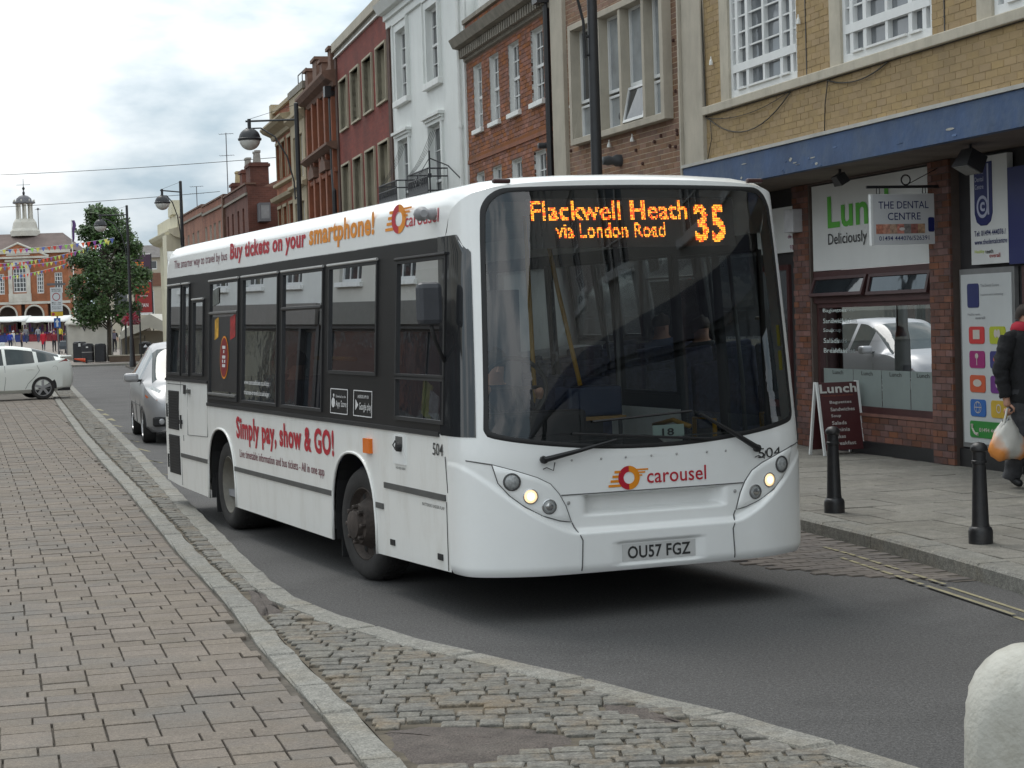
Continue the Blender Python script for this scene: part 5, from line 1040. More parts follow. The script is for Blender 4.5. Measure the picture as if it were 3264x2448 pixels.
for t, z in ((.62, .735), (1.80, .735), (.2, .955), (2.24, .955), (.6, .645), (1.84, .645)): mb = MB(); c = ft(t, z, .006 + fdisp(t, z)); mb.lathe([(.012, 0), (.008, .004), (.001, .005)], 8, (0, 0, 0), axis='x'); mb.v = [(c[0] - v[0], c[1] + v[1], c[2] + v[2]) for v in mb.v]; obj('fastener', mb, hl, BUS)
for t in (.65, .85, 1.02, 1.2, 1.38, 1.6, 1.74): mb = MB(); c = ft(t, 1.0, .004); mb.lathe([(.008, 0), (.001, .005)], 7, axis='x'); mb.v = [(c[0] - v[0], c[1] + v[1], c[2] + v[2]) for v in mb.v]; obj('fastener', mb, hl, BUS)
# number plate
pl_ = MB(); P = [[ft(t, z, fdisp(1.22, .40) + .003) for t in (.962, 1.09, 1.22, 1.35, 1.482)] for z in (.345, .452)]; pl_.grid(P); plo = obj('number_plate', pl_, mat('plate_white', (.55, .55, .54), .35, .06, 8, world=False), BUS, fix=False)
text_obj('lettering', 'OU57 FGZ', 1.0, 1.445, .358, .438, lambda u, v: ft(u, v, fdisp(1.22, .40) + .0055), blkt, plo, .02)
# roof marker lamps
for t in (.32, 2.12): c = ft(t, 2.755, .008); mb = MB(); mb.box(c[0] - .012, c[0] + .02, c[1] - .06, c[1] + .06, c[2] - .014, c[2] + .016); obj('marker_lamp', mb, mat('marker', (.05, .02, .02), .3, world=False), BUS, bevel=.01)
# wipers
def wiper(piv, elb, b0, b1):
    mb = MB(); mb.tube([ft(*piv, .02), ft(*piv, .05)], .025, 8); mb.tube([ft(*piv, .045), ft((piv[0] + elb[0]) / 2, (piv[1] + elb[1]) / 2, .05), ft(*elb, .03)], [.02, .014, .009], 6); mb.tube([ft(b0[0] + (b1[0] - b0[0]) * k / 8, b0[1] + (b1[1] - b0[1]) * k / 8, .014) for k in range(9)], .009, 5); mb.tube([ft(piv[0] + .07, piv[1] - .02, .03), ft(piv[0] + .06, piv[1] - .07, .03), ft(piv[0] + .02, piv[1] - .05, .02), ft(piv[0], piv[1] - .06, .01)], .004, 4); obj('wiper', mb, rub, BUS, smooth=True)
wiper((.46, 1.015), (.95, 1.115), (.66, 1.165), (1.62, 1.085)); wiper((1.96, 1.005), (1.55, 1.25), (1.50, 1.27), (.80, 1.235))
# ---- destination display (lit LED dots behind the screen)
mb = MB(); P = [[ft(t, z, -.06) for t in np.linspace(.47, 1.97, 9)] for z in (2.33, 2.645)]; mb.grid(P); ds = obj('destination_display', mb, mat('display_black', (.018, .018, .02), .4, world=False), BUS, fix=False)
def dots(tx, u0, u1, v0, v1, nx, bold):
    V_, F_ = text_geo(tx, bold); lo, hi = V_.min(0), V_.max(0); W_ = V_.copy(); W_ = (W_ - lo) / (hi - lo); tri = []
    for f in F_:
        for k in range(1, len(f) - 1): tri.append((W_[f[0]], W_[f[k]], W_[f[k + 1]]))
    T_ = np.array(tri); step = (u1 - u0) / nx; ny = int((v1 - v0) / step); out_ = []
    for i in range(nx):
        for j in range(ny):
            p = np.array([(i + .5) / nx, (j + .5) / ny]); a, b, c = T_[:, 0], T_[:, 1], T_[:, 2]; cr = lambda o_, q: (q[:, 0] - o_[:, 0]) * (p[1] - o_[:, 1]) - (q[:, 1] - o_[:, 1]) * (p[0] - o_[:, 0])
            d1, d2, d3 = cr(a, b), cr(b, c), cr(c, a)
            if np.any(((d1 >= 0) & (d2 >= 0) & (d3 >= 0)) | ((d1 <= 0) & (d2 <= 0) & (d3 <= 0))): out_.append((u0 + (u1 - u0) * p[0], v0 + (v1 - v0) * p[1], step))
    return out_
led = [emit('led_amber', (1, .36, .03), 2.6), emit('led_red', (1, .11, .02), 1.7)]; LM = [MB(), MB()]; rr = random.Random(1)
for a in (('Flackwell Heath', .50, 1.60, 2.505, 2.63, 112, .022), ('via London Road', .66, 1.43, 2.392, 2.488, 84, .014), ('35', 1.65, 1.885, 2.355, 2.60, 20, .035)):
    for u, v, st_ in dots(*a):
        if rr.random() < .03: continue
        q = LM[0 if rr.random() < .62 else 1]; h_ = st_ * .40; q.quad(ft(u - h_, v - h_, -.05), ft(u + h_, v - h_, -.05), ft(u + h_, v + h_, -.05), ft(u - h_, v + h_, -.05))
for q, m in zip(LM, led): obj('led_text', q, m, ds, fix=False)
# ---- inside
bx = lambda nm, s0, s1, t0, t1, z0, z1, m, par=BUS, bevel=0: bar(par, nm, s0, s1, -t1, -t0, z0, z1, m, bevel)
bx('floor', .35, LB - .05, .12, WB - .12, .30, .36, inner); bx('ceiling', .7, LB - .1, .2, WB - .2, 2.60, 2.66, mat('bus_ceiling', (.35, .35, .34), .6, world=False))
dash = MB(); dash.grid([[ft(t, 1.09 + .02, -.03) if k == 0 else (k * .16 + ft(t, 1.1, 0)[0], -t, 1.13 - .02 * k) for t in np.linspace(.25, 2.2, 12)] for k in range(3)]); obj('dashboard', dash, mat('dash_grey', (.10, .105, .105), .7, world=False), BUS, smooth='all'); bx('cab_panel', .55, .72, .2, 1.15, .36, 1.12, rub)
mb = MB(); mb.box(.62, .82, -1.05, -.30, 1.1, 1.28); obj('instrument_binnacle', mb, rub, BUS, bevel=.03)
tk = bx('ticket_machine', .85, 1.1, 1.02, 1.42, 1.22, 1.42, mat('ticket_blue', (.02, .03, .07), .5, world=False), bevel=.02); bx('ticket_stand', .92, 1.05, 1.15, 1.3, .36, 1.22, rub); bx('ticket_tray', .86, 1.1, 1.0, 1.45, 1.19, 1.215, mat('tray_wood', (.35, .2, .06), .6, world=False))
yp = mat('yellow_rail', (.36, .20, .015), .4, world=False)
gp = mat('grey_rail', (.10, .10, .10), .4, world=False)
def pole(*pts, m=None): mb = MB(); mb.tube([(s, -t, z) for s, t, z in pts], .017, 8); obj('handrail', mb, m or yp, BUS, smooth='all')
pole((1.25, .98, .36), (1.28, .95, 1.5), (1.3, .93, 2.6)); pole((1.1, 1.22, 1.42), (1.35, 1.18, 2.1), (1.5, 1.15, 2.6)); pole((3.9, 1.0, .4), (3.9, 1.0, 2.6), m=gp); pole((5.2, 1.45, .4), (5.2, 1.45, 2.6), m=gp); pole((3.3, .3, 1.62), (4.4, .3, 1.62)); pole((.9, 2.15, .5), (.9, 2.15, 1.15), (1.2, 2.15, 1.15), (1.2, 2.15, .5)); pole((.95, 1.7, 1.13), (.75, 1.75, 1.17), (.6, 1.8, 1.13)); pole((1.9, 1.9, .4), (1.9, 1.9, 2.6), m=gp)
bx('cab_partition', 1.62, 1.65, .15, 1.0, .36, 2.1, mat('partition', (.12, .12, .13), .5, world=False)); bx('cab_door', .95, 1.62, 1.0, 1.03, .36, 1.25, rub)
mb = MB(); mb.tube([(.93 + .03 * math.sin(a), -.66 + .23 * math.cos(a), 1.43 + .20 * math.sin(a)) for a in np.linspace(0, 2 * math.pi, 25)], .016, 6, cap=False); mb.tube([(.93, -.66, 1.43), (.75, -.66, 1.22)], .03, 6); mb.tube([(.93, -.86, 1.43), (.93, -.46, 1.43)], .014, 5); obj('steering_wheel', mb, rub, BUS, smooth='all')
stf = mat('seat_fabric', (.05, .055, .10), .9, .4, 18, world=False)
def seat(s, t, m=stf):
    o = bx('seat', s - .22, s + .22, t - .2, t + .2, .72, .82, m, bevel=.03); bx('backrest', s + .18, s + .27, t - .2, t + .2, .80, 1.42, m, o, .03); bx('seat_leg', s - .05, s + .05, t - .05, t + .05, .36, .72, trim, o)
seat(1.32, .62); [seat(s, t) for s in (2.95, 3.75, 4.55, 5.35, 6.15, 6.95) for t in (.38, .80)]; [seat(s, t) for s in (2.6, 3.4, 4.2, 5.0, 5.8, 6.6) for t in (1.64, 2.06)]
bx('engine_cover', 7.3, LB - .08, .15, WB - .15, .4, 1.35, inner); 
for s, t, z0, z1, m in ((1.02, .055, 1.262, 1.505, (.62, .66, .18)), (.86, .05, 1.262, 1.43, (.60, .63, .70))):
    mb = MB(); M_ = Matrix.Translation((s, -t, z0)) @ Matrix.Rotation(-.28, 4, 'Y'); mb.box(-.085, .085, -.004, .004, 0, z1 - z0, M=M_); obj('leaflet', mb, mat('leaflet%d' % int(s * 100), m, .6, .3, 25, world=False), BUS)
mb = MB(); P = [[ft(t, z, -.03) for t in (1.235, 1.35, 1.46)] for z in (1.112, 1.187)]; mb.grid(P); nb_ = obj('number_card', mb, flat('card_mint', (.50, .62, .58)), BUS, fix=False); text_obj('lettering', '18', 1.30, 1.385, 1.118, 1.165, lambda u, v: ft(u, v, -.026), blkt, nb_, .02)
for z0, z1 in ((1.66, 1.80), (1.50, 1.63)): mb = MB(); mb.grid([[ft(t, z, -.012) for t in (2.235, 2.275)] for z in (z0, z1)]); obj('window_sticker', mb, flat('sticker_yellow', (.5, .42, .04)), wsc, fix=False)
bx('epay_card', 2.4, 2.41, 1.15, 1.42, 1.78, 2.0, flat('card_white', (.6, .6, .6))) if False else None
# nearside and offside mirrors
for t, s0 in ((.45, 1.0), (2.3, .25)):
    pass
mb = MB(); mb.box(.40, .48, .02, .19, 1.87, 2.14); mo = obj('mirror_head', mb, mat('mirror_shell', (.045, .048, .056), .5, world=False), BUS, bevel=.035); mb = MB(); mb.tube([(.45, .10, 1.90), (.48, .06, 1.78), (.53, .0, 1.68), (.56, -.05, 1.60)], .014, 6); obj('mirror_arm', mb, rub, mo, smooth='all')
# ---- wheels
rimm = mat('wheel_rim', (.19, .18, .155), .6, .25, 7, dirt=(.14, .11, .08), dirt_amt=.6, dirt_scale=4, world=False); rust = mat('wheel_rust', (.052, .040, .034), .75, .4, 9, bump=.4, world=False)
def wheel(s, t, out, front, steer=0):
    c = Vector((s, -t, .42)); sg = out; w_ = thing('wheel', 'x', 'x', c, steer); w_.parent = BUS; del w_['label']; del w_['category']
    tw = .25 if front else .5
    mb = MB(); pr = [(.27, 0), (.30, .012), (.36, .018), (.395, .0), (.415, -.03), (.42, -.06), (.42, -tw + .06), (.40, -tw + .02), (.30, -tw), (.27, -tw)]
    mb.lathe([(r_, sg * x) for r_, x in pr], 48, axis='y', cap=False); obj('tyre', mb, tyre_m, w_, smooth=True)
    mb = MB()
    for k in range(40):
        for q in (-.075, -.13, -.185): a = 2 * math.pi * k / 40; M_ = Matrix.Rotation(a, 4, 'Y'); mb.box(-.02, .02, min(sg * (q + .018), sg * (q - .018)), max(sg * (q + .018), sg * (q - .018)), .417, .424, M=M_)
    stuff(obj('tread', mb, tyre_m, w_))
    if front: prof = [(.275, -.005), (.262, .0), (.25, -.03), (.235, -.055), (.19, -.05), (.16, .0), (.145, .045), (.11, .05), (.10, .09), (.06, .10), (.001, .10)]
    else: prof = [(.275, -.005), (.262, .0), (.25, -.04), (.235, -.13), (.20, -.17), (.13, -.175), (.12, -.10), (.10, -.09), (.001, -.085)]
    mb = MB(); mb.lathe([(r_, sg * x) for r_, x in prof], 40, axis='y', cap=False); rm_ = obj('rim', mb, rust if front else rimm, w_, smooth=True)
    for k in range(8):
        a = 2 * math.pi * k / 8; r_ = .128 if front else .155; y = sg * (.05 if front else -.172); mb = MB(); mb.lathe([(.018, 0), (.018, sg * .03), (.012, sg * .038), (.001, sg * .038)], 6, (r_ * math.cos(a), y, r_ * math.sin(a)), axis='y'); obj('wheel_nut', mb, rust, rm_)
        if front: mb = MB(); mb.lathe([(.026, 0), (.001, sg * .002)], 10, (.205 * math.cos(a + .39), -sg * .046, .205 * math.sin(a + .39)), axis='y'); obj('vent_hole', mb, rub, rm_)
    return w_
wheel(2.50, .07, 1, True, R(6)); wheel(6.62, .07, 1, False); wheel(2.50, WB - .07, -1, True, R(6)); wheel(6.62, WB - .07, -1, False)
bx('chassis', .8, 8.8, .7, 1.74, .22, .34, rub); mb = MB(); mb.box(3.02, 3.04, -.38, -.06, .12, .5); mb.box(7.1, 7.12, -.5, -.06, .12, .5); obj('mudflap', mb, rub, BUS)
# ================================================================== TOWN: buildings out of frame that the glass reflects, town hall, market, tree
def plain_house(name, lab, x, y, A, L_, H_, m, wx, ww, zr, zg=3.2, pm=None, fas=None):
    b = bld(name, lab, x, y, A); ops_ = [(q, q + ww, z0, z1) for q in wx for z0, z1 in zr]
    wall(b, 0, L_, zg, H_, ops_, m, reveal=.15, depth=7)
    for q in ops_: o = window(b, *q, -.09, cols=(.33, .67), rows=(.25, .75), rails=(.5,), fr=.07); sill(o, q[0] - .1, q[1] + .1, q[2] - .12, q[2], 0, .09)
    cornice(b, -.1, L_ + .1, 0, [(0, H_ - .35), (.1, H_ - .3), (.3, H_ - .12), (.34, H_), (0, H_ + .05)], m)
    mb = MB(); mb.prism([(.0, H_), (-7, H_), (-3.5, H_ + 2.2)], lambda u, v, w_: (w_, u, v), .05, L_ - .05); obj('roof', mb, slate, b)
    shopfront(b, .05, L_ - .05, fas or mat('shop_fascia_dark', (0, 0, 0)), dark_p, y=.02, zt=zg); return b
greyst = mat('grey_stucco', (.40, .395, .37), .8, .08, 1.5, dirt=(.28, .27, .25), dirt_amt=.4)
p = rs(-27, 9.3); plain_house('grey_stucco_house', 'long grey stucco house with sash windows down the street from the dental practice', p[0], p[1], 105.8, 17.5, 9.6, greyst, [.9 + 2.75 * k for k in range(6)], 1.15, ((4.1, 6.0), (6.9, 8.4)))
p = rs(-9.4, 9.3); plain_house('stone_fronted_house', 'pale stone-fronted house with sash windows next to the dental practice', p[0], p[1], 105.8, 18.7, 9.9, mat('pale_stone_wall', (.46, .44, .40), .8, .08, 1.5), [1.0 + 2.6 * k for k in range(7)], 1.1, ((4.2, 6.1), (7.1, 8.6)))
# left-hand side of the square (their backs turned to local -Y, fronts towards the road)
for nm, lab, s0, L_, H_, m, n_, fas in (('cream_bow_house', 'cream rendered house with large sash windows on the left of the road', 0, 12.5, 8.6, mat('cream_render', (.58, .55, .47), .8, .06, 1.5), 4, (.16, .15, .13)), ('rendered_inn', 'pale rendered inn with sash windows on the left of the road', 12.6, 13, 9.2, mat('inn_render', (.50, .49, .45), .8, .06, 1.5), 4, (.1, .1, .09)), ('white_render_house', 'white rendered house with sash windows on the left of the road', 25.7, 12, 8.4, mat('white_render', (.62, .63, .61), .8, .05, 1.5), 4, (.14, .13, .12)), ('brown_brick_shop', 'brown brick shop building behind the parked white taxi', 37.8, 14, 9.0, brickmat('shop_brick', (.15, .08, .05), (.2, .11, .07), (.2, .15, .1)), 4, (.08, .08, .1))):
    a = R(285.8); px_, py_ = -15.5 - .27 * (s0 + L_), 16 + .9625 * (s0 + L_)
    plain_house(nm, lab, px_, py_, 285.5, L_, H_, m, [.9 + (L_ - 1) / n_ * k for k in range(n_)], 1.35, ((3.9, 5.8), (6.5, 7.9)), fas=mat(nm + '_fascia', fas, .4))
# ------------------------------------------------------------------ town hall
TH = bld('town_hall', 'red brick town hall with hipped roof, stone arched window and white cupola', -56, 215, 180)
hb = brickmat('hall_brick', (.30, .105, .045), (.36, .135, .06), (.28, .13, .075)); hst = mat('hall_stone', (.56, .54, .48), .8, .12, 1.0, dirt=(.3, .27, .2), dirt_amt=.5)
arc = [-4.6, -1.55, 1.5, 4.55]
def arch_pts(cx, z0, zs_, r_, n=12): return [(cx - r_, z0)] + [(cx - r_ * math.cos(math.pi * k / n), zs_ + r_ * math.sin(math.pi * k / n)) for k in range(n + 1)] + [(cx + r_, z0)]
hops = [(-.75, .75, 6.7, 9.45), (-2.75, -1.95, 6.5, 8.85), (1.75, 2.5, 6.5, 8.85), (-4.9, -4.0, 6.5, 8.85), (4.0, 4.9, 6.5, 8.85)]
wall(TH, -5.6, 5.6, 5.3, 11.4, hops, hb, reveal=.2, depth=9)
mb = MB()
for k in range(len(arc) - 1): mb.box(arc[k] + 1.05, arc[k + 1] - 1.05, -.5, 0, .9, 3.4)
mb.box(-5.6, -5.6 - .001 + .02, -.5, 0, .9, 3.4); obj('arcade_pier', mb, hst, TH)
for cx in arc:
    m_ = MB(); pr = arch_pts(cx, 3.4, 4.1, 1.05); m_.v = []
    for k in range(len(pr) - 1):
        (xa, za), (xb, zb) = pr[k], pr[k + 1]
        if abs(xb - xa) > 1e-6: m_.quad((xa, 0, za), (xb, 0, zb), (xb, 0, 5.3), (xa, 0, 5.3)); m_.quad((xa, 0, za), (xb, 0, zb), (xb, -.5, zb), (xa, -.5, za))
    obj('arch_wall', m_, hb, TH, fix=False); rg = MB(); rg.tube([(x, .03, z) for x, z in pr], .11, 6); obj('arch_ring', rg, hst, TH)
    m_ = MB(); m_.box(cx - 1.525, cx - 1.05, -.5, 0, .9, 5.3); obj('arch_pier', m_, hb, TH)
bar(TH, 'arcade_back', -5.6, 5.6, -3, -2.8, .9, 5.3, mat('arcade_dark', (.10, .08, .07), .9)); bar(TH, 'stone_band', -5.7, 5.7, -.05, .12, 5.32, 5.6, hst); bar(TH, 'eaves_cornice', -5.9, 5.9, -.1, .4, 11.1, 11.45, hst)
for q in hops: window(TH, *q, -.1, cols=(.33, .67) if q[1] - q[0] < 1.2 else (.25, .5, .75), rows=(.2, .4, .6, .8), fr=.1, bar=.07)
mb = MB(); 
for a, b_ in ((-1.25, -.8), (.8, 1.25)): mb.box(a, b_, 0, .15, 5.6, 9.2)
mb.box(-1.3, 1.3, 0, .12, 5.62, 6.55); pr = arch_pts(0, 8.8, 9.1, 1.25); pi_ = arch_pts(0, 8.8, 9.1, .8); n_ = len(pr); i = len(mb.v); mb.v += [(x, .13, z) for x, z in pr] + [(x, .13, z) for x, z in pi_]; mb.f += [(i + k, i + k + 1, i + n_ + k + 1, i + n_ + k) for k in range(n_ - 1)]; mb.box(-1.6, 1.6, 0, .1, 10.2, 10.45); obj('stone_window_case', mb, hst, TH)
mb = MB(); mb.prism([(-3.3, 10.75), (3.3, 10.75), (0, 12.2)], lambda u, v, w_: (u, w_, v), -1.5, .25); pdm = obj('pediment', mb, hb, TH); mb = MB(); mb.prism([(-1.4, 10.9), (1.4, 10.9), (.9, 11.6), (-.9, 11.6)], lambda u, v, w_: (u, w_, v), .26, .34); obj('pediment_carving', mb, hst, pdm); mb = MB(); mb.tube([(-3.5, .3, 10.75), (0, .3, 12.3), (3.5, .3, 10.75)], .13, 6); mb.box(-3.5, 3.5, 0, .4, 10.55, 10.78); obj('pediment_moulding', mb, hst, pdm)
mb = MB(); mb.v = [(-5.9, .4, 11.45), (5.9, .4, 11.45), (5.9, -9.4, 11.45), (-5.9, -9.4, 11.45), (-4.1, -4.5, 13.6), (5.0 - .9, -4.5, 13.6)]; mb.f = [(0, 1, 5, 4), (1, 2, 5), (2, 3, 4, 5), (3, 0, 4)]; rf = obj('roof', mb, mat('hall_tile', (.13, .095, .085), .85, .25, .8, bump=.3), TH)
cup = MB(); cup.lathe([(1.75, 13.3), (1.75, 13.9), (1.5, 14.2), (1.35, 14.9), (1.15, 15.2), (1.1, 15.3)], 8, (0.3, -4.5, 0)); cu_ = obj('cupola', cup, hst, TH)
for k in range(8): a = R(22.5 + 45 * k); q = MB(); q.lathe([(.17, 15.3), (.13, 15.5), (.12, 16.9), (.18, 17.1)], 8, (.3 + .85 * math.cos(a), -4.5 + .85 * math.sin(a), 0)); obj('column', q, hst, cu_)
q = MB(); q.lathe([(1.15, 17.1), (1.3, 17.15), (1.3, 17.3), (.95, 17.35), (.85, 17.7), (.5, 18.0), (.15, 18.1)], 16, (.3, -4.5, 0)); obj('dome', q, lead, cu_, smooth=True); q = MB(); q.lathe([(.12, 18.1), (.16, 18.4), (.05, 18.6), (.18, 18.9), (.04, 19.1), (.03, 20.0)], 8, (.3, -4.5, 0)); q.tube([(-.5, -4.5, 19.3), (1.1, -4.5, 19.3)], .03, 4); obj('weather_vane', q, dark_p, cu_)
for k in range(8): a = R(45 * k); q = MB(); q.lathe([(.06, 17.3), (.09, 17.45), (.02, 17.6)], 6, (.3 + 1.2 * math.cos(a), -4.5 + 1.2 * math.sin(a), 0)); obj('urn', q, hst, cu_)
t = thing('roof_mast', 'thin mast with a small head on the town hall roof', 'mast', (-54.9 + .2, 219.5, 13.4)); mb = MB(); mb.tube([(0, 0, 0), (0, 0, 3.0)], .05, 5); mb.lathe([(.001, 2.9), (.15, 2.95), (.15, 3.1), (.001, 3.2)], 8); mb.tube([(-.35, 0, 3.0), (.35, 0, 3.0)], .03, 4); obj('mast', mb, lead, t)
# ------------------------------------------------------------------ buildings closing the square behind the tree
F1 = bld('slate_roofed_building', 'cream attic storey with slate roof and small dormer windows behind the tree', -24.5, 158, 180); wops_ = [(1.0 + 1.35 * k, 1.7 + 1.35 * k, 7.0, 7.75) for k in range(5)] + [(1.0 + 2.2 * k, 2.2 + 2.2 * k, 3.2, 5.2) for k in range(4)]
wall(F1, 0, 9.5, 0, 8.1, wops_, mat('attic_cream', (.42, .38, .30), .8, .1, 1), reveal=.12, depth=7); [window(F1, *q, -.08, fr=.07) for q in wops_]
mb = MB(); mb.prism([(.3, 8.0), (-7.3, 8.0), (-5.0, 9.1), (-1.4, 9.1)], lambda u, v, w_: (w_, u, v), -.2, 9.7); obj('roof', mb, slate, F1); bar(F1, 'brick_band', 0, 9.5, 0, .1, 5.6, 6.7, mat('dk_brick', (.18, .09, .06), .9))
F2 = bld('brick_market_building', 'low red brick building beyond the market stalls', -30, 196, 180); f2o = [(1 + 2.6 * k, 2.2 + 2.6 * k, z0, z1) for k in range(4) for z0, z1 in ((2.0, 3.6), (5.0, 6.5))]
wall(F2, 0, 13, 0, 7.2, f2o, brickmat('market_brick', (.2, .085, .055), (.25, .11, .07), (.2, .13, .1)), reveal=.15, depth=8); [window(F2, *q, -.1, cols=(.5,), rails=(.5,), fr=.09) for q in f2o]
mb = MB(); mb.prism([(.4, 7.2), (-8, 7.2), (-3.8, 9.0)], lambda u, v, w_: (w_, u, v), -.2, 13.2); obj('roof', mb, slate, F2)
F3 = bld('distant_stone_terrace', 'distant pale terrace closing the street behind the cream building', -6, 172, 180); f3o = [(1 + 2.4 * k, 2.1 + 2.4 * k, z0, z1) for k in range(8) for z0, z1 in ((2.0, 3.6), (4.8, 6.2))]
wall(F3, 0, 21, 0, 7.4, f3o, mat('terrace_stone', (.40, .36, .30), .85, .1, 1), reveal=.15, depth=8); [window(F3, *q, -.1, cols=(.5,), rails=(.5,), fr=.09) for q in f3o]
# tall banner
bn = thing('event_banner', 'tall dark red advertising banner with orange lettering beside the cream building', 'banner', (-24.35, 125, .1)); mb = MB(); mb.box(-.62, -.56, -.03, .03, 0, 6.9); mb.box(.56, .62, -.03, .03, 0, 6.9); obj('post', mb, dark_p, bn)
bm_ = [((.26, .02, .02), 2.95, 5.0), ((.06, .03, .055), 5.02, 6.85)]
for k, (c, z0, z1) in enumerate(bm_): mb = MB(); mb.box(-.55, .55, -.02, .02, z0, z1); q = obj('banner_cloth', mb, mat('banner_%d' % k, c, .6, .15, 2), bn)
fb = lambda u, v: (u, -.025, v); ob_ = flat('banner_orange', (.75, .2, .02)); wb_ = flat('banner_white', (.6, .58, .58))
for tx, a, b_, z0, z1, m in (('FREE', -.5, .1, 5.95, 6.35, ob_), ('FUN', -.1, .45, 5.45, 5.85, ob_), ('SWAN', -.45, .3, 3.35, 3.6, wb_), ('comedy', -.35, .4, 4.6, 4.75, ob_), ('music', -.35, .4, 4.3, 4.45, ob_), ('theatre', -.25, .3, 4.05, 4.15, wb_)): text_obj('lettering', tx, a, b_, z0, z1, fb, m, bn, .02)
mb = MB(); mb.quad(fb(.0, 5.06), fb(.5, 5.06), fb(.5, 5.22), fb(.0, 5.22)); mb.quad(fb(-.55, 5.0), fb(.55, 5.0), fb(.55, 5.05), fb(-.55, 5.05)); mb.quad(fb(-.6, 2.9), fb(.6, 2.9), fb(.6, 2.98), fb(-.6, 2.98)); mb.quad(fb(-.6, 6.84), fb(.6, 6.84), fb(.6, 6.92), fb(-.6, 6.92)); obj('banner_band', mb, wb_, bn, fix=False)
# ------------------------------------------------------------------ sloping market square ground
mb = MB(); ys = [103.5, 118, 130, 160, 205, 300]; zz = [.055, .06, .09, .46, 1.04, 1.3]; mb.grid([[(-90, y, z), (30, y, z)] for y, z in zip(ys, zz)]); struct('square_slope', mb, MATS['square_paving'], fix=False)
def zsq(y): return float(np.interp(y, ys, zz))
# ------------------------------------------------------------------ market stalls
canv = mat('stall_white_canvas', (.72, .73, .71), .7, .05, 1.2); canv2 = mat('stall_grey_canvas', (.47, .45, .40), .8, .10, 1.0, bump=.3, bscale=3)
goods = [mat('goods_%d' % k, c, .8, .4, 6) for k, c in enumerate(((.25, .03, .04), (.04, .06, .22), (.06, .05, .05), (.3, .25, .15), (.12, .04, .12)))]
def stall(name, lab, x, y, w_, d_, zf_, zr_, m, sheet=None, seed=0):
    z = zsq(y); t = thing(name, lab, 'stall', (x, y, z), 0, 'market stalls in the square'); rr = random.Random(seed)
    for px_ in (0, w_):
        for py_ in (0, d_): mb = MB(); mb.tube([(px_, py_, 0), (px_, py_, zf_ - z)], .03, 6); obj('post', mb, lead, t)
    mb = MB(); n_ = 8; P = []
    for i in range(n_ + 1):
        u = i / n_; P.append([(w_ * u, -.3, zf_ - z - .12 + .04 * math.sin(u * 19)), (w_ * u, -.25, zf_ - z + .02), (w_ * u, d_ * .5, zr_ - z - .05 * math.sin(u * math.pi)), (w_ * u, d_ + .2, zf_ - z)])
    mb.grid(P); obj('canopy', mb, m, t, smooth='all', solid=.02)
    if sheet:
        mb = MB(); P = [[(w_ * u, -.02 + .05 * math.sin(u * 23 + v * 3), v * (zf_ - z)) for u in np.linspace(0, 1, 17)] for v in np.linspace(0.02, 1, 6)]; mb.grid(P); obj('side_sheet', mb, sheet, t, smooth='all', solid=.01)
        mb = MB(); P = [[(-.02, d_ * u, v * (zf_ - z)) for u in np.linspace(0, 1, 6)] for v in (0.02, .5, 1)]; mb.grid(P); obj('side_sheet', mb, sheet, t, solid=.01)
    else:
        mb = MB(); mb.box(.1, w_ - .1, .3, 1.2, .75, .8); mb.box(.15, w_ - .15, .35, 1.1, 0, .75); obj('table', mb, rr.choice(goods), t)
        for k in range(int(w_ / .28)): mb = MB(); h_ = rr.uniform(.15, .5); mb.box(.15 + k * .28, .15 + k * .28 + .22, .35, .9, .8, .8 + h_ * .5); mb.box(.1 + k * .28, .1 + k * .28 + .2, d_ - .2, d_ - .1, 1.1, 1.1 + h_ * 2); stuff(obj('goods', mb, rr.choice(goods), t))
    return t
stall('market_stall', 'white-topped open market stall at the far left of the square', -58.4, 207, 5.2, 3, 3.4, 3.95, canv, seed=1)
stall('market_stall', 'long white-topped market stall below the town hall arches', -53.1, 206, 4.7, 3, 3.25, 3.85, canv, seed=2)
stall('market_stall', 'grey canvas stall with a closed side sheet marked V 3', -28.9, 122, 3.0, 3, 2.5, 2.95, canv2, canv2, seed=3)
tt = stall('market_stall', 'grey ridge tent stall beside the cream building', -24.9, 119.5, 1.6, 3, 1.55, 2.2, canv2, seed=4)
mb = MB(); text_fit(mb, 'V', -27.85, -27.5, 1.95, 2.35, lambda u, v: (u + 28.9 , -.09, v - .07), .01); text_fit(mb, '3', -27.2, -27.05, 2.05, 2.4, lambda u, v: (u + 28.9, -.09, v - .07), .01); lt = obj('lettering', mb, blk, bpy.data.objects['market_stall.002'], fix=False)
rd = thing('ridge_tent', 'grey canvas ridge tent with open gable facing the road', 'tent', (-22.65, 118, zsq(118))); mb = MB()
mb.v = [(0, 0, 2.85), (0, 4, 2.85), (-1.9, 0, 1.75), (-1.9, 4, 1.75), (1.9, 0, 1.75), (1.9, 4, 1.75), (0, -.02, 2.0), (-1.9, -.02, 1.3), (1.9, -.02, 1.35)]; mb.f = [(0, 2, 3, 1), (0, 1, 5, 4), (0, 6, 7, 2), (0, 4, 8, 6)]; obj('canopy', mb, canv2, rd, solid=.02, fix=False)
mb = MB(); mb.quad((-1.85, 1.5, 0), (1.85, 1.5, 0), (1.85, 1.5, 1.8), (-1.85, 1.5, 1.8)); mb.quad((-1.85, 0, 0), (-1.85, 4, 0), (-1.85, 4, 1.75), (-1.85, 0, 1.75)); obj('back_sheet', mb, mat('tent_shadow_sheet', (.33, .30, .25), .8, .1, 1), rd, fix=False); mb = MB(); [mb.tube([(x, 0, 0), (x, 0, 1.75)], .03, 6) for x in (-1.85, 1.85)]; obj('post', mb, lead, rd)
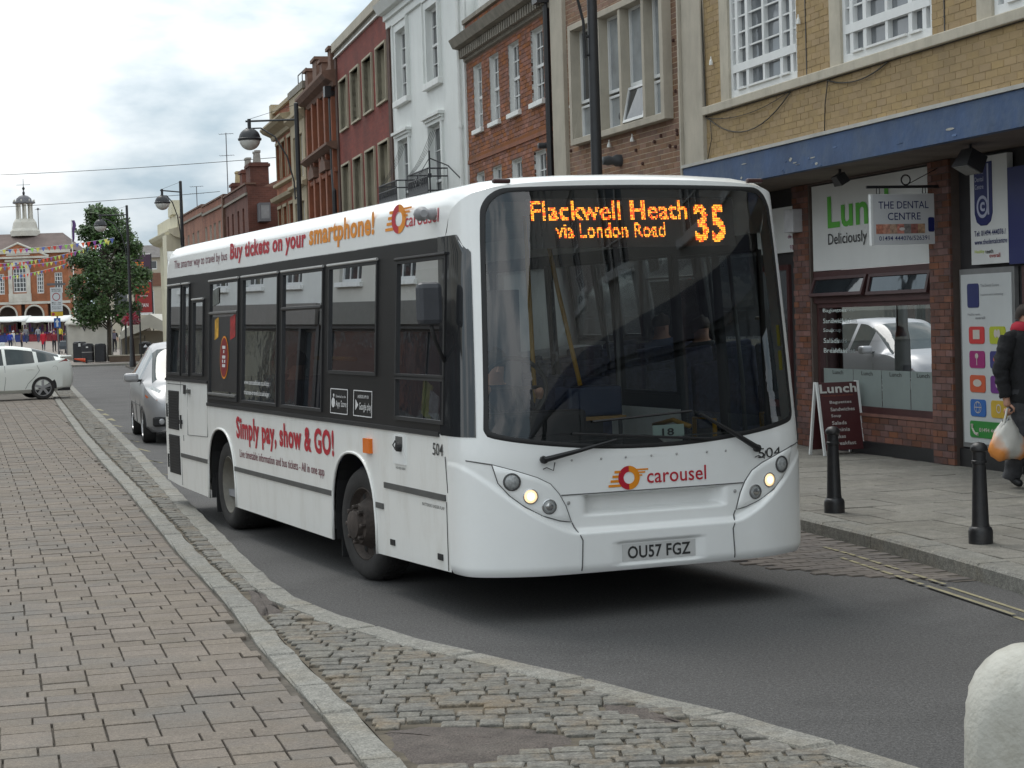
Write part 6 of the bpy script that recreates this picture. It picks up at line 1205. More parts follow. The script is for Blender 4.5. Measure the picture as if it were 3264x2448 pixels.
# ------------------------------------------------------------------ bins, cone, low wall
blkb = mat('bin_black', (.022, .023, .027), .55, .2, 4)
for x, y, w_, h_, lab in ((-26.2, 114, .72, 1.2, 'tall black litter bin housing with a white notice on top'), (-25.3, 112.2, .6, 1.08, 'black double litter bin with silver bands'), (-24.6, 112.4, .6, 1.05, 'plain black litter bin next to the low wall'), (-22.6, 116, .7, 1.05, 'black box bin standing in front of the ridge tent')):
    t = thing('litter_bin', lab, 'bin', (x, y, zsq(y))); mb = MB(); mb.box(-w_ / 2, w_ / 2, -.3, .3, 0.03, h_); obj('body', mb, blkb, t, bevel=.03); mb = MB(); mb.lathe([(w_ * .52, h_), (w_ * .5, h_ + .06), (.05, h_ + .1)], 4); obj('lid', mb, blkb, t)
    if 'silver' in lab: mb = MB(); mb.box(-w_ / 2 - .005, w_ / 2 + .005, -.31, .31, .62, .66); mb.box(-w_ / 2 - .005, w_ / 2 + .005, -.31, .31, .1, .13); obj('band', mb, hl, t); mb = MB(); mb.quad((-.05, -.312, .9), (.08, -.312, .9), (.08, -.312, .98), (-.05, -.312, .98)); obj('notice', mb, white_f, t, fix=False)
    if 'notice' in lab: mb = MB(); mb.quad((-.02, -.312, .98), (.12, -.312, .98), (.12, -.312, 1.18), (-.02, -.312, 1.18)); obj('notice', mb, white_f, t, fix=False)
cn = thing('traffic_cone', 'fallen orange traffic cone lying by the kerb', 'cone', (-25.05, 110.5, zsq(110) + .17)); mb = MB(); mb.lathe([(.13, 0), (.03, .7)], 14, axis='x'); mb.v = [(-v[0], v[1], v[2] - v[0] * -.16) for v in mb.v]; obj('cone_body', mb, mat('cone_orange', (.55, .07, .02), .6), cn, smooth=True); mb = MB(); mb.box(0, .03, -.18, .18, -.18, .18); obj('cone_base', mb, dark_p, cn)
lw = thing('low_wall', 'low brown brick wall edging the planted end of the square', 'wall', (-24.0, 112, .05)); mb = MB(); mb.box(0, 3.6, 0, 2.5, 0, .36); obj('brickwork', mb, brickmat('low_wall_brick', (.13, .09, .065), (.17, .115, .08), (.15, .12, .1)), lw); mb = MB(); mb.box(-.04, 3.64, -.04, .25, .36, .43); obj('coping', mb, concrete, lw)
# ------------------------------------------------------------------ tree
bark = mat('bark', (.06, .05, .04), .9, .3, 9, bump=.6)
leafm = mat('leaf', (.062, .112, .034), .6, .5, 1.1, island=.35)
def tree(name, lab, x, y, z0, ztop, rad, zlow, seed, n_cl=130, n_lf=150, ls=.23):
    t = thing(name, lab, 'tree', (x, y, z0)); rr = random.Random(seed); H_ = ztop - z0
    mb = MB(); mb.tube([(0, 0, 0), (.05, 0, H_ * .25), (-.05, .05, H_ * .55), (0, 0, H_ * .85)], [.14, .12, .08, .02], 9)
    cl = []
    for k in range(n_cl):
        for _ in range(30):
            u, v, w_ = rr.uniform(-1, 1), rr.uniform(-1, 1), rr.uniform(0, 1); zc_ = zlow + (H_ - zlow - .2) * w_; prof = (.55 + .75 * math.sin(min(1, w_ * 1.5 + .12) * math.pi * .62)) * (1 - w_ ** 3.0 * .75) 
            if u * u + v * v < 1: break
        q = math.hypot(u, v) or 1; k2 = (.55 + .45 * q) / q if rr.random() < .7 else 1
        cl.append(Vector((u * k2 * rad * prof * .82 + rr.uniform(-.2, .2), v * k2 * rad * prof * .82, zc_)))
    for c in cl[::4]: mb.tube([(0, 0, min(c.z * .75, H_ * .6)), tuple(c * .5 + Vector((0, 0, c.z * .42))), tuple(c)], [.05, .03, .01], 5)
    obj('trunk', mb, bark, t, smooth=True); L_ = MB()
    for c in cl:
        R_ = rr.uniform(.32, .72)
        for k in range(n_lf):
            d_ = Vector((rr.gauss(0, 1), rr.gauss(0, 1), rr.gauss(0, .8))).normalized() * R_ * rr.random() ** .45; p_ = c + d_; a_ = Vector((rr.gauss(0, 1), rr.gauss(0, 1), rr.gauss(0, .6))).normalized(); b_ = a_.orthogonal().normalized(); s_ = ls * rr.uniform(.6, 1.2)
            L_.v += [tuple(p_ - a_ * s_ * .5), tuple(p_ + b_ * s_ * .34), tuple(p_ + a_ * s_ * .5), tuple(p_ - b_ * s_ * .34)]; i = len(L_.v) - 4; L_.f.append((i, i + 1, i + 2, i + 3))
    stuff(obj('crown', L_, leafm, t, fix=False)); return t
tree('street_tree', 'dense dark green street tree in front of the market stalls', -24.1, 112.5, .1, 9.25, 2.25, 2.45, 5)
mb = MB(); mb.tube([(-23.15, 112.8, .1), (-23.1, 112.8, 3.2)], .07, 7); tag(obj('slim_post', mb, dark_p), 'slim dark post beside the tree trunk', 'post')
hbk = thing('hanging_basket', 'hanging basket of red flowers on the lamp post near the tent', 'basket', (-18.0 - 4.0, 109, 2.5)); rr = random.Random(6); mb = MB()
for k in range(260): p_ = Vector((rr.gauss(0, .22), rr.gauss(0, .2), rr.gauss(0, .16))); s_ = .05; mb.quad(tuple(p_ + Vector((-s_, 0, -s_))), tuple(p_ + Vector((s_, .03, -s_))), tuple(p_ + Vector((s_, 0, s_))), tuple(p_ + Vector((-s_, .02, s_))))
stuff(obj('flowers', mb, mat('red_flowers', (.30, .03, .06), .7, .5, 20, island=.4), hbk, fix=False)); mb = MB(); mb.lathe([(.05, -.3), (.22, -.12), (.26, 0)], 12); obj('bowl', mb, bark, hbk); mb = MB(); mb.tube([(0, 0, 0), (0, 0, .5), (.5, 0, .5)], .015, 5); mb.tube([(.5, 0, .6), (.5, 0, -2.45)], .05, 6); obj('bracket', mb, dark_p, hbk)
# ------------------------------------------------------------------ signs, flag, bunting, wires
sp = thing('sign_post', 'grey post with pedestrian zone sign, yellow plate and blue one-way arrow', 'sign', (-25.15, 104.3, .05)); mb = MB(); mb.tube([(0, 0, 0), (0, 0, 4.75)], .05, 8); obj('post', mb, lead, sp)
sgb = mat('traffic_sign_white', (.55, .57, .58), .4, .05, 3)
mb = MB(); mb.box(-.33, .33, -.08, -.05, 3.05, 4.38); q = obj('zone_sign', mb, sgb, sp); fs_ = lambda u, v: (u, -.085, v); mb = MB(); disc(mb, fs_, 0, 3.86, .22, .22, 28, ri=.82); obj('red_ring', mb, flat('sign_ring', (.35, .03, .04)), q, fix=False)
for tx, z in (('PEDESTRIAN', 4.24), ('ZONE', 4.14), ('Mon - Sat', 3.5), ('10 am - 4 pm', 3.4), ('Except', 3.26), ('permit holders', 3.16)): text_obj('lettering', tx, -.25, .25, z, z + .07, fs_, blk, q, .008)
mb = MB(); mb.box(-.33, .33, -.08, -.05, 2.78, 3.03); q = obj('yellow_plate', mb, mat('sign_yellow', (.55, .36, .02), .4), sp); mb = MB(); disc(mb, fs_, -.2, 2.9, .09, .09, 16); obj('symbol', mb, flat('sign_ring', (0, 0, 0)), q, fix=False)
mb = MB(); mb.box(-.18, .18, -.08, -.05, 2.15, 2.68); q = obj('arrow_sign', mb, mat('sign_blue', (.02, .10, .35), .4), sp); mb = MB(); i = 0; mb.v = [fs_(*p_) for p_ in ((-.05, 2.2), (.05, 2.2), (.05, 2.45), (.13, 2.45), (0, 2.63), (-.13, 2.45), (-.05, 2.45))]; mb.f = [tuple(range(7))]; obj('arrow', mb, sgb, q, fix=False)
mb = MB(); mb.box(-.5, .5, -.06, .06, 4.5, 4.62); obj('sign_light', mb, lead, sp)
fg = thing('flag', 'furled purple flag on a white pole by the tree', 'flag', (-34.75, 150, .3)); mb = MB(); mb.tube([(0, 0, 0), (0, 0, 10.6)], [.06, .03], 6); obj('pole', mb, white_p, fg); mb = MB(); P = [[(.02 + .32 * u * (1 - abs(v - .3)) + .04 * math.sin(v * 9), .06 * math.sin(u * 7 + v * 5), 10.55 - 1.7 * v) for u in (0, .33, .66, 1)] for v in np.linspace(0, 1, 9)]; mb.grid(P); obj('cloth', mb, mat('flag_purple', (.10, .05, .16), .8), fg, smooth='all', solid=.01)
pen = [mat('pennant_%d' % k, c, .7, .05, 2) for k, c in enumerate(((.75, .13, .04), (.70, .06, .05), (.28, .08, .38), (.30, .62, .12), (.78, .72, .15), (.10, .14, .42)))]
def bunting(lab, a, b, sag_, n_, seed):
    t = thing('bunting', lab, 'bunting', a); A_, B_ = Vector((0, 0, 0)), Vector(b) - Vector(a); rr = random.Random(seed); pts = [Vector(p_) for p_ in sag(A_, B_, sag_, n_)]
    mb = MB(); mb.tube([tuple(p_) for p_ in pts], .012, 4); obj('string', mb, white_f, t)
    for k in range(n_):
        p_ = pts[k].lerp(pts[k + 1], .15); q_ = pts[k].lerp(pts[k + 1], .85); m_ = (p_ + q_) / 2 + Vector((rr.uniform(-.03, .03), rr.uniform(-.06, .06), -(q_ - p_).length * rr.uniform(1.0, 1.25))); mb = MB(); mb.v = [tuple(p_), tuple(q_), tuple(m_), tuple(m_ + Vector((0, .012, 0)))]; mb.f = [(0, 1, 2)]; mb.v = mb.v[:3]; obj('pennant', mb, pen[(k + seed) % 6], t, fix=False)
    o = t; return o
bunting('top string of bright pennants running from the tree past the town hall roof', (-33.5, 112, 7.05), (-22.9, 109.5, 7.35), .25, 30, 0)
bunting('second string of pennants below the town hall pediment', (-36, 118, 6.75), (-22.9, 109.5, 7.3), .75, 46, 2)
bunting('third string of pennants crossing the town hall windows', (-36, 120, 6.3), (-27, 116, 6.45), .22, 30, 3)
bunting('lowest string of pennants above the market stalls', (-37, 130, 5.9), (-29, 125, 6.6), .3, 28, 4)
for a, b, s_, lab in (((-30, 90, 9.55), (-8.5, 74.5, 8.6), .15, 'upper overhead cable crossing the sky'), ((-30, 92, 8.1), (-12.6, 82.8, 7.9), .12, 'lower overhead cable crossing the sky')): mb = MB(); mb.tube(sag(a, b, s_, 14), .014, 4); tag(obj('overhead_cable', mb, cab), lab, 'cable')
# ------------------------------------------------------------------ street lamps
lampb = mat('lamp_black', (.022, .023, .026), .45, .2, 5); bowl = mat('lamp_bowl', (.62, .62, .58), .15, .08, 4, spec=.8)
def street_lamp(lab, x, y, ang, h=8.05, z0=.12):
    t = thing('street_lamp', lab, 'street lamp', (x, y, z0), ang, 'black globe street lamps along the street'); H_ = h - z0
    mb = MB(); mb.lathe([(.16, 0), (.16, .25), (.13, .35), (.11, 1.3), (.105, 1.35), (.085, 1.45), (.075, 4), (.062, H_ - .02), (.02, H_)], 14); obj('post', mb, lampb, t, smooth=True)
    az = H_ - .47; mb = MB(); mb.tube([(0, 0, az), (1.42, 0, az)], .03, 6); mb.tube([(1.42, 0, az - .2), (1.0, 0, az - .2), (.62, 0, az - .45), (.3, 0, az - 1.0), (.13, 0, az - 1.7), (.11, 0, az - 2.2)], .022, 6); mb.tube([(0, 0, az - 1.9), (.13, 0, az - 1.9)], .02, 5); mb.tube([(0, 0, az - 2.15), (.13, 0, az - 2.15)], .02, 5); mb.tube([(0, 0, H_ - .05), (1.3, 0, az + .06)], .007, 4); obj('arm', mb, lampb, t, smooth=True)
    hd = thing('lamp_head', 'x', 'x', (1.32, 0, az - .5)); hd.parent = t; del hd['label']; del hd['category']
    mb = MB(); mb.lathe([(.32, -.03), (.33, .02), (.30, .04)] + [(.30 * math.cos(a), .02 + .29 * math.sin(a)) for a in np.linspace(.1, 1.35, 8)] + [(.05, .31), (.05, .56), (.001, .57)], 24); obj('lamp_shade', mb, lampb, hd, smooth=True)
    mb = MB(); mb.lathe([(.001, -.30)] + [(.295 * math.sin(a), -.0 - .30 * math.cos(a)) for a in np.linspace(.15, 1.5, 9)], 24); obj('lamp_bowl', mb, bowl, hd, smooth='all'); return t
street_lamp('tall black lamp post in front of the brown brick building', 1.24, 25.5, R(195.8)); street_lamp('black globe street lamp on an arched arm before the ornate terracotta building', -5.72, 52, R(178)); street_lamp('black globe street lamp in front of the faded brick houses', -13.49, 78, R(245)); street_lamp('black globe street lamp partly hidden by the tree', -18.58, 92, R(181))
# ------------------------------------------------------------------ bollards, A-board, stone bollard
bol = mat('bollard_black', (.016, .016, .018), .42, .2, 8, bump=.25, bscale=60, dirt=(.06, .05, .042), dirt_amt=.55, dirt_scale=7)
for x, y, lab in ((2.78, 16.31, 'black cast-iron bollard in front of the lunch board'), (3.45, 13.89, 'black cast-iron bollard beside the orange carrier bag')):
    t = thing('bollard', lab, 'bollard', (x, y, ZF - .01), 0, 'black bollards along the kerb'); mb = MB(); mb.lathe([(.09, 0), (.09, .10), (.082, .125), (.068, .135), (.063, .16), (.049, .60)], 20); obj('shaft', mb, bol, t, smooth=True); mb = MB(); mb.lathe([(.049, .60), (.056, .605), (.056, .625), (.05, .63), (.05, .69), (.062, .70), (.064, .72), (.058, .735), (.04, .755), (.001, .765)], 20); obj('head', mb, bol, t, smooth=True)
ab = thing('lunch_board', 'brown A-board reading Lunch with a white frame on the footway', 'sign', (3.74, 22.6, ZF), math.atan2(.2, .5)); W_, H_ = .60, .90
bmn = mat('board_brown', (.075, .020, .022), .5, .1, 4); lean = .17
M1 = Matrix.Translation((0, 0, 0)) @ Matrix.Rotation(-lean, 4, 'X'); M2 = Matrix.Translation((0, .34, 0)) @ Matrix.Rotation(lean, 4, 'X')
for M_, nm in ((M1, 'front_panel'), (M2, 'back_panel')):
    mb = MB(); mb.box(.03, W_ - .03, -.008, .008, .06, H_ - .01, M=M_); pnl = obj(nm, mb, bmn, ab); mb = MB(); mb.box(0, .03, -.014, .014, -.0, H_, M=M_); mb.box(W_ - .03, W_, -.014, .014, 0, H_, M=M_); obj('frame', mb, white_f, pnl)
    if nm == 'front_panel':
        fa = lambda u, v: tuple(M1 @ Vector((u, -.012, v))); text_obj('lettering', 'Lunch', .04, W_ - .04, .76, .87, fa, flat('board_white', (.6, .59, .56)), pnl, .03); text_obj('lettering', 'Takeaway sandwiches', .06, W_ - .1, .715, .74, fa, flat('board_rust', (.3, .07, .03)), pnl, .0)
        for k, tx in enumerate(('Baguettes', 'Sandwiches', 'Soup', 'Salads', 'Paninis', 'Cakes', 'Breakfast')): text_obj('lettering', tx, .16, .16 + .034 * len(tx), .62 - .083 * k, .665 - .083 * k, fa, flat('board_white', (0, 0, 0)), pnl, .012)
sb = MB(); rings = []; nS = 64; rr = random.Random(3)
for z in [0, .2, .4, .5, .56, .62, .67, .71, .75, .785, .81, .83, .84]:
    rd_ = .225 if z < .50 else .225 * max(0.001, 1 - ((z - .50) / .34) ** 2.3) ** (1 / 2.3); row_ = []
    for k in range(nS + 1): a = 2 * math.pi * k / nS; ap = .182 / max(math.cos((a - R(-68)) % (math.pi / 2) - (math.pi / 4 if False else 0)) if False else max(abs(math.cos(a - R(-116))), abs(math.sin(a - R(-116)))), .001); r_ = min(rd_, ap); row_.append((r_ * math.cos(a), r_ * math.sin(a), z))
    rings.append(row_)
sb.grid(rings); bs = obj('stone_bollard', sb, mat('pale_stone', (.44, .43, .385), .75, .07, 5, bump=.45, bscale=60, dirt=(.24, .22, .17), dirt_amt=.75, dirt_scale=4.5), None, smooth=28, loc=(1.50, 5.45, ZP - .02)); tag(bs, 'pale stone bollard with rounded top at the end of the cobbled strip', 'bollard')
# ================================================================== CARS
def catmull(rows, n):
    rows = [np.array(r_, float) for r_ in rows]; out_ = []
    for i in range(len(rows) - 1):
        p0, p1, p2, p3 = rows[max(i - 1, 0)], rows[i], rows[i + 1], rows[min(i + 2, len(rows) - 1)]
        for k in range(n): t = k / n; out_.append(.5 * (2 * p1 + (p2 - p0) * t + (2 * p0 - 5 * p1 + 4 * p2 - p3) * t * t + (3 * p1 - p0 - 3 * p2 + p3) * t ** 3))
    return out_ + [rows[-1]]
carg = pane_mat('car_glass', (.05, .06, .06), .04); carg.node_tree.nodes['Principled BSDF'].inputs['Specular IOR Level'].default_value = .35; alloy = mat('alloy', (.45, .45, .46), .3, .1, 5, metal=.7, world=False)
def car(name, lab, loc, head, st, paint, glass_spans, ws, rw, wheels, wr, spokes=5):
    """st: stations (x back from the nose, z_low, z_belt, z_top, w_low, w_belt, w_top)"""
    t = thing(name, lab, 'car', loc, head); S_ = catmull(st, 6); mb = MB(); P = []; gl = {'side_window': MB(), 'windscreen': MB(), 'rear_window': MB()}
    def half(r_): x, zl, zb, zt, wl, wb, wt = r_; return [(-x, wl * .88, zl), (-x, wl, zl + .10), (-x, wb + .015, zl + (zb - zl) * .62), (-x, wb + .005, zl + (zb - zl) * .9), (-x, wb - .02, zb), (-x, wt + .02, zt - .075), (-x, wt - .06, zt - .015), (-x, wt * .5, zt + .012), (-x, 0, zt + .02)]
    body = MB(); sides = []
    for sg in (1, -1):
        G_ = [[(p_[0], p_[1] * sg, p_[2]) for p_ in half(r_)] for r_ in S_]
        for i in range(len(G_) - 1):
            x = (S_[i][0] + S_[i + 1][0]) / 2
            for j in range(8):
                q = (G_[i][j], G_[i][j + 1], G_[i + 1][j + 1], G_[i + 1][j]); tgt = body
                if j == 4 and any(a < x < b for a, b in glass_spans): tgt = gl['side_window']
                elif j >= 5 and ws[0] < x < ws[1]: tgt = gl['windscreen']
                elif j >= 5 and rw[0] < x < rw[1]: tgt = gl['rear_window']
                tgt.quad(*q)
    for e in (0, -1): h_ = half(S_[e]); body.v += [tuple(p_) for p_ in h_] + [(p_[0], -p_[1], p_[2]) for p_ in h_[::-1]]; n_ = len(h_) * 2; body.f.append(tuple(range(len(body.v) - n_, len(body.v))))
    obj('body', body, paint, t, smooth=42)
    for k, m_ in gl.items(): obj(k, m_, carg, t, smooth='all')
    for x in wheels:
        for sg in (1, -1):
            wb_ = float(np.interp(x, [r_[0] for r_ in st], [r_[4] for r_ in st])); w_ = thing('wheel', 'x', 'x', (-x, sg * (wb_ + .012), wr)); w_.parent = t; del w_['label']; del w_['category']
            m_ = MB(); m_.lathe([(wr * .70, sg * .0), (wr * .74, sg * .012), (wr * .93, sg * .012), (wr, -sg * .03), (wr, -sg * .2)], 32, axis='y', cap=False); obj('tyre', m_, tyre_m, w_, smooth=True)
            m_ = MB(); m_.lathe([(wr * .71, sg * .008), (wr * .66, sg * .008), (wr * .64, -sg * .03)], 32, axis='y', cap=False)
            for k in range(spokes):
                a = 2 * math.pi * k / spokes + .3; M_ = Matrix.Rotation(-a, 4, 'Y'); y0, y1 = sorted((sg * .0, -sg * .03)); i = len(m_.v)
                m_.box(.02, wr * .67, y0, y1, -.035, .035, M=M_)
            m_.lathe([(.07, -sg * .03), (.06, sg * .006), (.001, sg * .008)], 14, axis='y'); obj('rim', m_, alloy, w_)
            m_ = MB(); m_.lathe([(wr * .66, -sg * .035), (.001, -sg * .04)], 20, axis='y'); obj('brake_disc', m_, rub, w_)
            m_ = MB(); pr = [(-x + (wr + .055) * math.cos(a), wr + .02 + (wr + .045) * math.sin(a)) for a in np.linspace(-.15, math.pi + .15, 22)]; m_.prism(pr, lambda u, v, q: (u, q, v), *sorted((sg * (wb_ - .16), sg * (wb_ + .004)))); obj('wheel_arch', m_, rub, t)
    return t
pr_st = [(0, .38, .55, .58, .50, .56, .45), (.15, .24, .68, .72, .74, .76, .60), (.6, .19, .80, .88, .85, .855, .68), (1.05, .18, .90, .985, .86, .87, .70), (1.95, .18, .95, 1.41, .87, .872, .58), (2.4, .18, .965, 1.485, .87, .872, .56), (2.9, .18, .985, 1.475, .87, .87, .55), (3.5, .19, 1.02, 1.385, .86, .865, .54), (4.05, .22, 1.07, 1.235, .845, .85, .56), (4.30, .27, 1.09, 1.16, .81, .82, .62), (4.40, .30, .98, 1.02, .76, .80, .64), (4.47, .42, .80, .84, .70, .74, .6)]
pw = mat('pearl_white_paint', (.80, .82, .77), .22, .02, 2, coat=.6, world=False)
T1 = car('white_taxi', 'pearl white hatchback taxi with roof sign waiting across the left pavement', (-16.57, 50.97, ZP), R(205), pr_st, pw, [(1.35, 2.55), (2.63, 3.42), (3.47, 3.95)], (1.05, 1.95), (3.4, 4.1), (.90, 3.60), .325)
tx = MB(); tx.box(-2.75, -1.55, -.13, .13, 1.50, 1.60); obj('roof_sign', tx, white_f, T1, bevel=.02)
for sg in (1, -1):
    q = MB(); q.v = [(-4.05, sg * .852, 1.00), (-4.28, sg * .825, 1.10), (-4.40, sg * .80, .90), (-4.44, sg * .765, .70), (-4.36, sg * .80, .78)]; q.f = [(0, 1, 2, 3, 4)]; obj('tail_lamp', q, mat('tail_lamp', (.35, .06, .05), .2, .4, 12, world=False), T1, fix=False)
    q = MB(); q.box(-3.35, -3.17, *sorted((sg * .868, sg * .888)), .83, .855); q.box(-2.35, -2.17, *sorted((sg * .872, sg * .892)), .81, .835); obj('door_handle', q, pw, T1)
    for pts in ([(-3.46, .87, .95), (-3.52, .878, .8), (-3.38, .88, .62), (-3.2, .877, .45), (-3.12, .872, .3)], [(-2.58, .872, .96), (-2.6, .883, .6), (-2.55, .875, .28)], [(-1.3, .865, .92), (-1.28, .88, .55), (-1.3, .87, .28)]): q = MB(); q.tube([(a, sg * b, c) for a, b, c in pts], .006, 4); obj('panel_gap', q, seam, T1)
    q = MB(); q.lathe([(.075, 0), (.07, .003)], 18, (-3.95, sg * .864, .84), axis='y', cap=False); obj('fuel_flap', q, seam, T1)
q = MB(); q.box(-4.36, -4.02, -.8, .8, .22, .30); obj('rear_bumper_trim', q, rub, T1)
q = MB(); q.box(-4.47, -4.15, -.66, .66, 1.14, 1.19); obj('spoiler', q, pw, T1, bevel=.02)
mp_st = [(0, .34, .60, .64, .48, .56, .42), (.12, .22, .76, .80, .76, .78, .58), (.45, .19, .91, .97, .885, .885, .68), (.82, .19, 1.0, 1.07, .905, .905, .72), (1.75, .19, 1.05, 1.57, .91, .912, .63), (2.4, .19, 1.08, 1.665, .91, .912, .61), (3.3, .19, 1.1, 1.65, .905, .91, .60), (4.1, .22, 1.12, 1.55, .88, .89, .57), (4.38, .30, 1.05, 1.2, .80, .82, .6), (4.47, .42, .9, .95, .7, .74, .55)]
sv = mat('silver_paint', (.34, .34, .35), .38, .03, 3, metal=.3, coat=.25, world=False)
hd_ = Vector((math.cos(R(-75)), math.sin(R(-75)), 0)); lf_ = Vector((-hd_.y, hd_.x, 0))          # heading, car's left
nose = Vector((-6.2, 31.59, 0)) + hd_ * .84 + lf_ * .87
T2 = car('silver_people_carrier', 'silver people carrier following close behind the bus', tuple(nose), R(-75), mp_st, sv, [(1.55, 2.3), (2.4, 3.25), (3.35, 4.05)], (.82, 1.75), (4.1, 4.4), (.84, 3.55), .325, 7)
for sg in (1, -1):
    q = MB(); P = [(-.12, .70, .70), (-.08, .48, .66), (-.22, .50, .80), (-.50, .74, .95), (-.62, .865, .93), (-.42, .872, .78), (-.22, .80, .69)]; q.v = [(a + .02, sg * (b + .012), c + .012) for a, b, c in P]; q.f = [tuple(range(7))]; hl_ = obj('headlight', q, mat('car_headlight', (.5, .52, .52), .08, .3, 20, spec=.9, world=False), T2, fix=False); q = MB(); q.v = [(a + .026, sg * (b + .016), c) for a, b, c in ((-.12, .70, .71), (-.22, .80, .70), (-.42, .876, .79), (-.40, .874, .83), (-.2, .795, .745), (-.11, .70, .745))]; q.f = [tuple(range(6))]; obj('indicator', q, mat('amber_strip', (.65, .13, .02), .2, world=False), hl_, fix=False)
    q = MB(); q.box(-1.42, -1.22, *sorted((sg * .93, sg * 1.17)), 1.02, 1.17); mo = obj('door_mirror', q, sv, T2, bevel=.045); q = MB(); q.box(-1.36, -1.28, *sorted((sg * .86, sg * .96)), 1.02, 1.06); obj('mirror_foot', q, rub, mo)
    q = MB(); q.box(-.20, -.02, *sorted((sg * .52, sg * .80)), .30, .46); fo_ = obj('fog_lamp_recess', q, rub, T2, bevel=.03); q = MB(); q.lathe([(.05, 0), (.04, .012), (.001, .014)], 14, (-.018, sg * .66, .38), axis='x'); obj('fog_lamp', q, alloy, fo_)
    for pts in ([(-2.33, .905, 1.05), (-2.35, .925, .6), (-2.3, .915, .28)], [(-1.28, .905, 1.02), (-1.26, .925, .6), (-1.3, .915, .28)], [(-1.3, .93, .62), (-3.2, .93, .62)]): q = MB(); q.tube([(a, sg * b, c) for a, b, c in pts], .008, 4); obj('panel_gap', q, seam, T2)
q = MB(); q.box(-.10, .0, -.5, .5, .30, .44); obj('grille', q, rub, T2, bevel=.02); q = MB(); q.box(-.05, .012, -.26, .26, .48, .59); obj('number_plate', q, MATS['plate_white'], T2); q = MB(); q.lathe([(.04, 0), (.001, .05)], 10, (-1.9, -.75, 1.6)); obj('roof_aerial', q, sv, T2)
# ================================================================== PEOPLE
BONES = [('pelvis', 'spine', 't'), ('spine', 'chest', 't'), ('chest', 'neck', 't'), ('neck', 'head', 's'), ('head', 'crown', 's')]
for q in 'LR': BONES += [('chest', 'sh' + q, 't'), ('sh' + q, 'el' + q, 't'), ('el' + q, 'wr' + q, 'f'), ('wr' + q, 'ha' + q, 's'), ('pelvis', 'hi' + q, 'l'), ('hi' + q, 'kn' + q, 'l'), ('kn' + q, 'an' + q, 'l'), ('an' + q, 'to' + q, 'b')]
RAD = dict(pelvis=.145, spine=.135, chest=.155, neck=.058, head=.088, crown=.07, sh=.068, el=.047, wr=.033, ha=.036, hi=.098, kn=.066, an=.046, to=.038)
def stand(): 
    J = dict(pelvis=(0, 0, .96), spine=(0, .01, 1.14), chest=(0, 0, 1.36), neck=(0, .01, 1.50), head=(0, .03, 1.60), crown=(0, .02, 1.69))
    for q, s in (('L', -1), ('R', 1)): J.update({'sh' + q: (s * .185, 0, 1.42), 'el' + q: (s * .235, -.03, 1.14), 'wr' + q: (s * .245, .04, .90), 'ha' + q: (s * .245, .06, .82), 'hi' + q: (s * .09, 0, .90), 'kn' + q: (s * .10, .02, .50), 'an' + q: (s * .10, -.02, .085), 'to' + q: (s * .115, .14, .035)})
    return J
def skinm(n, c): return mat('cloth_' + n, c, .85, .12, 6, bump=.15, world=False)
SK = mat('skin', (.50, .27, .19), .55, .05, 5, world=False)
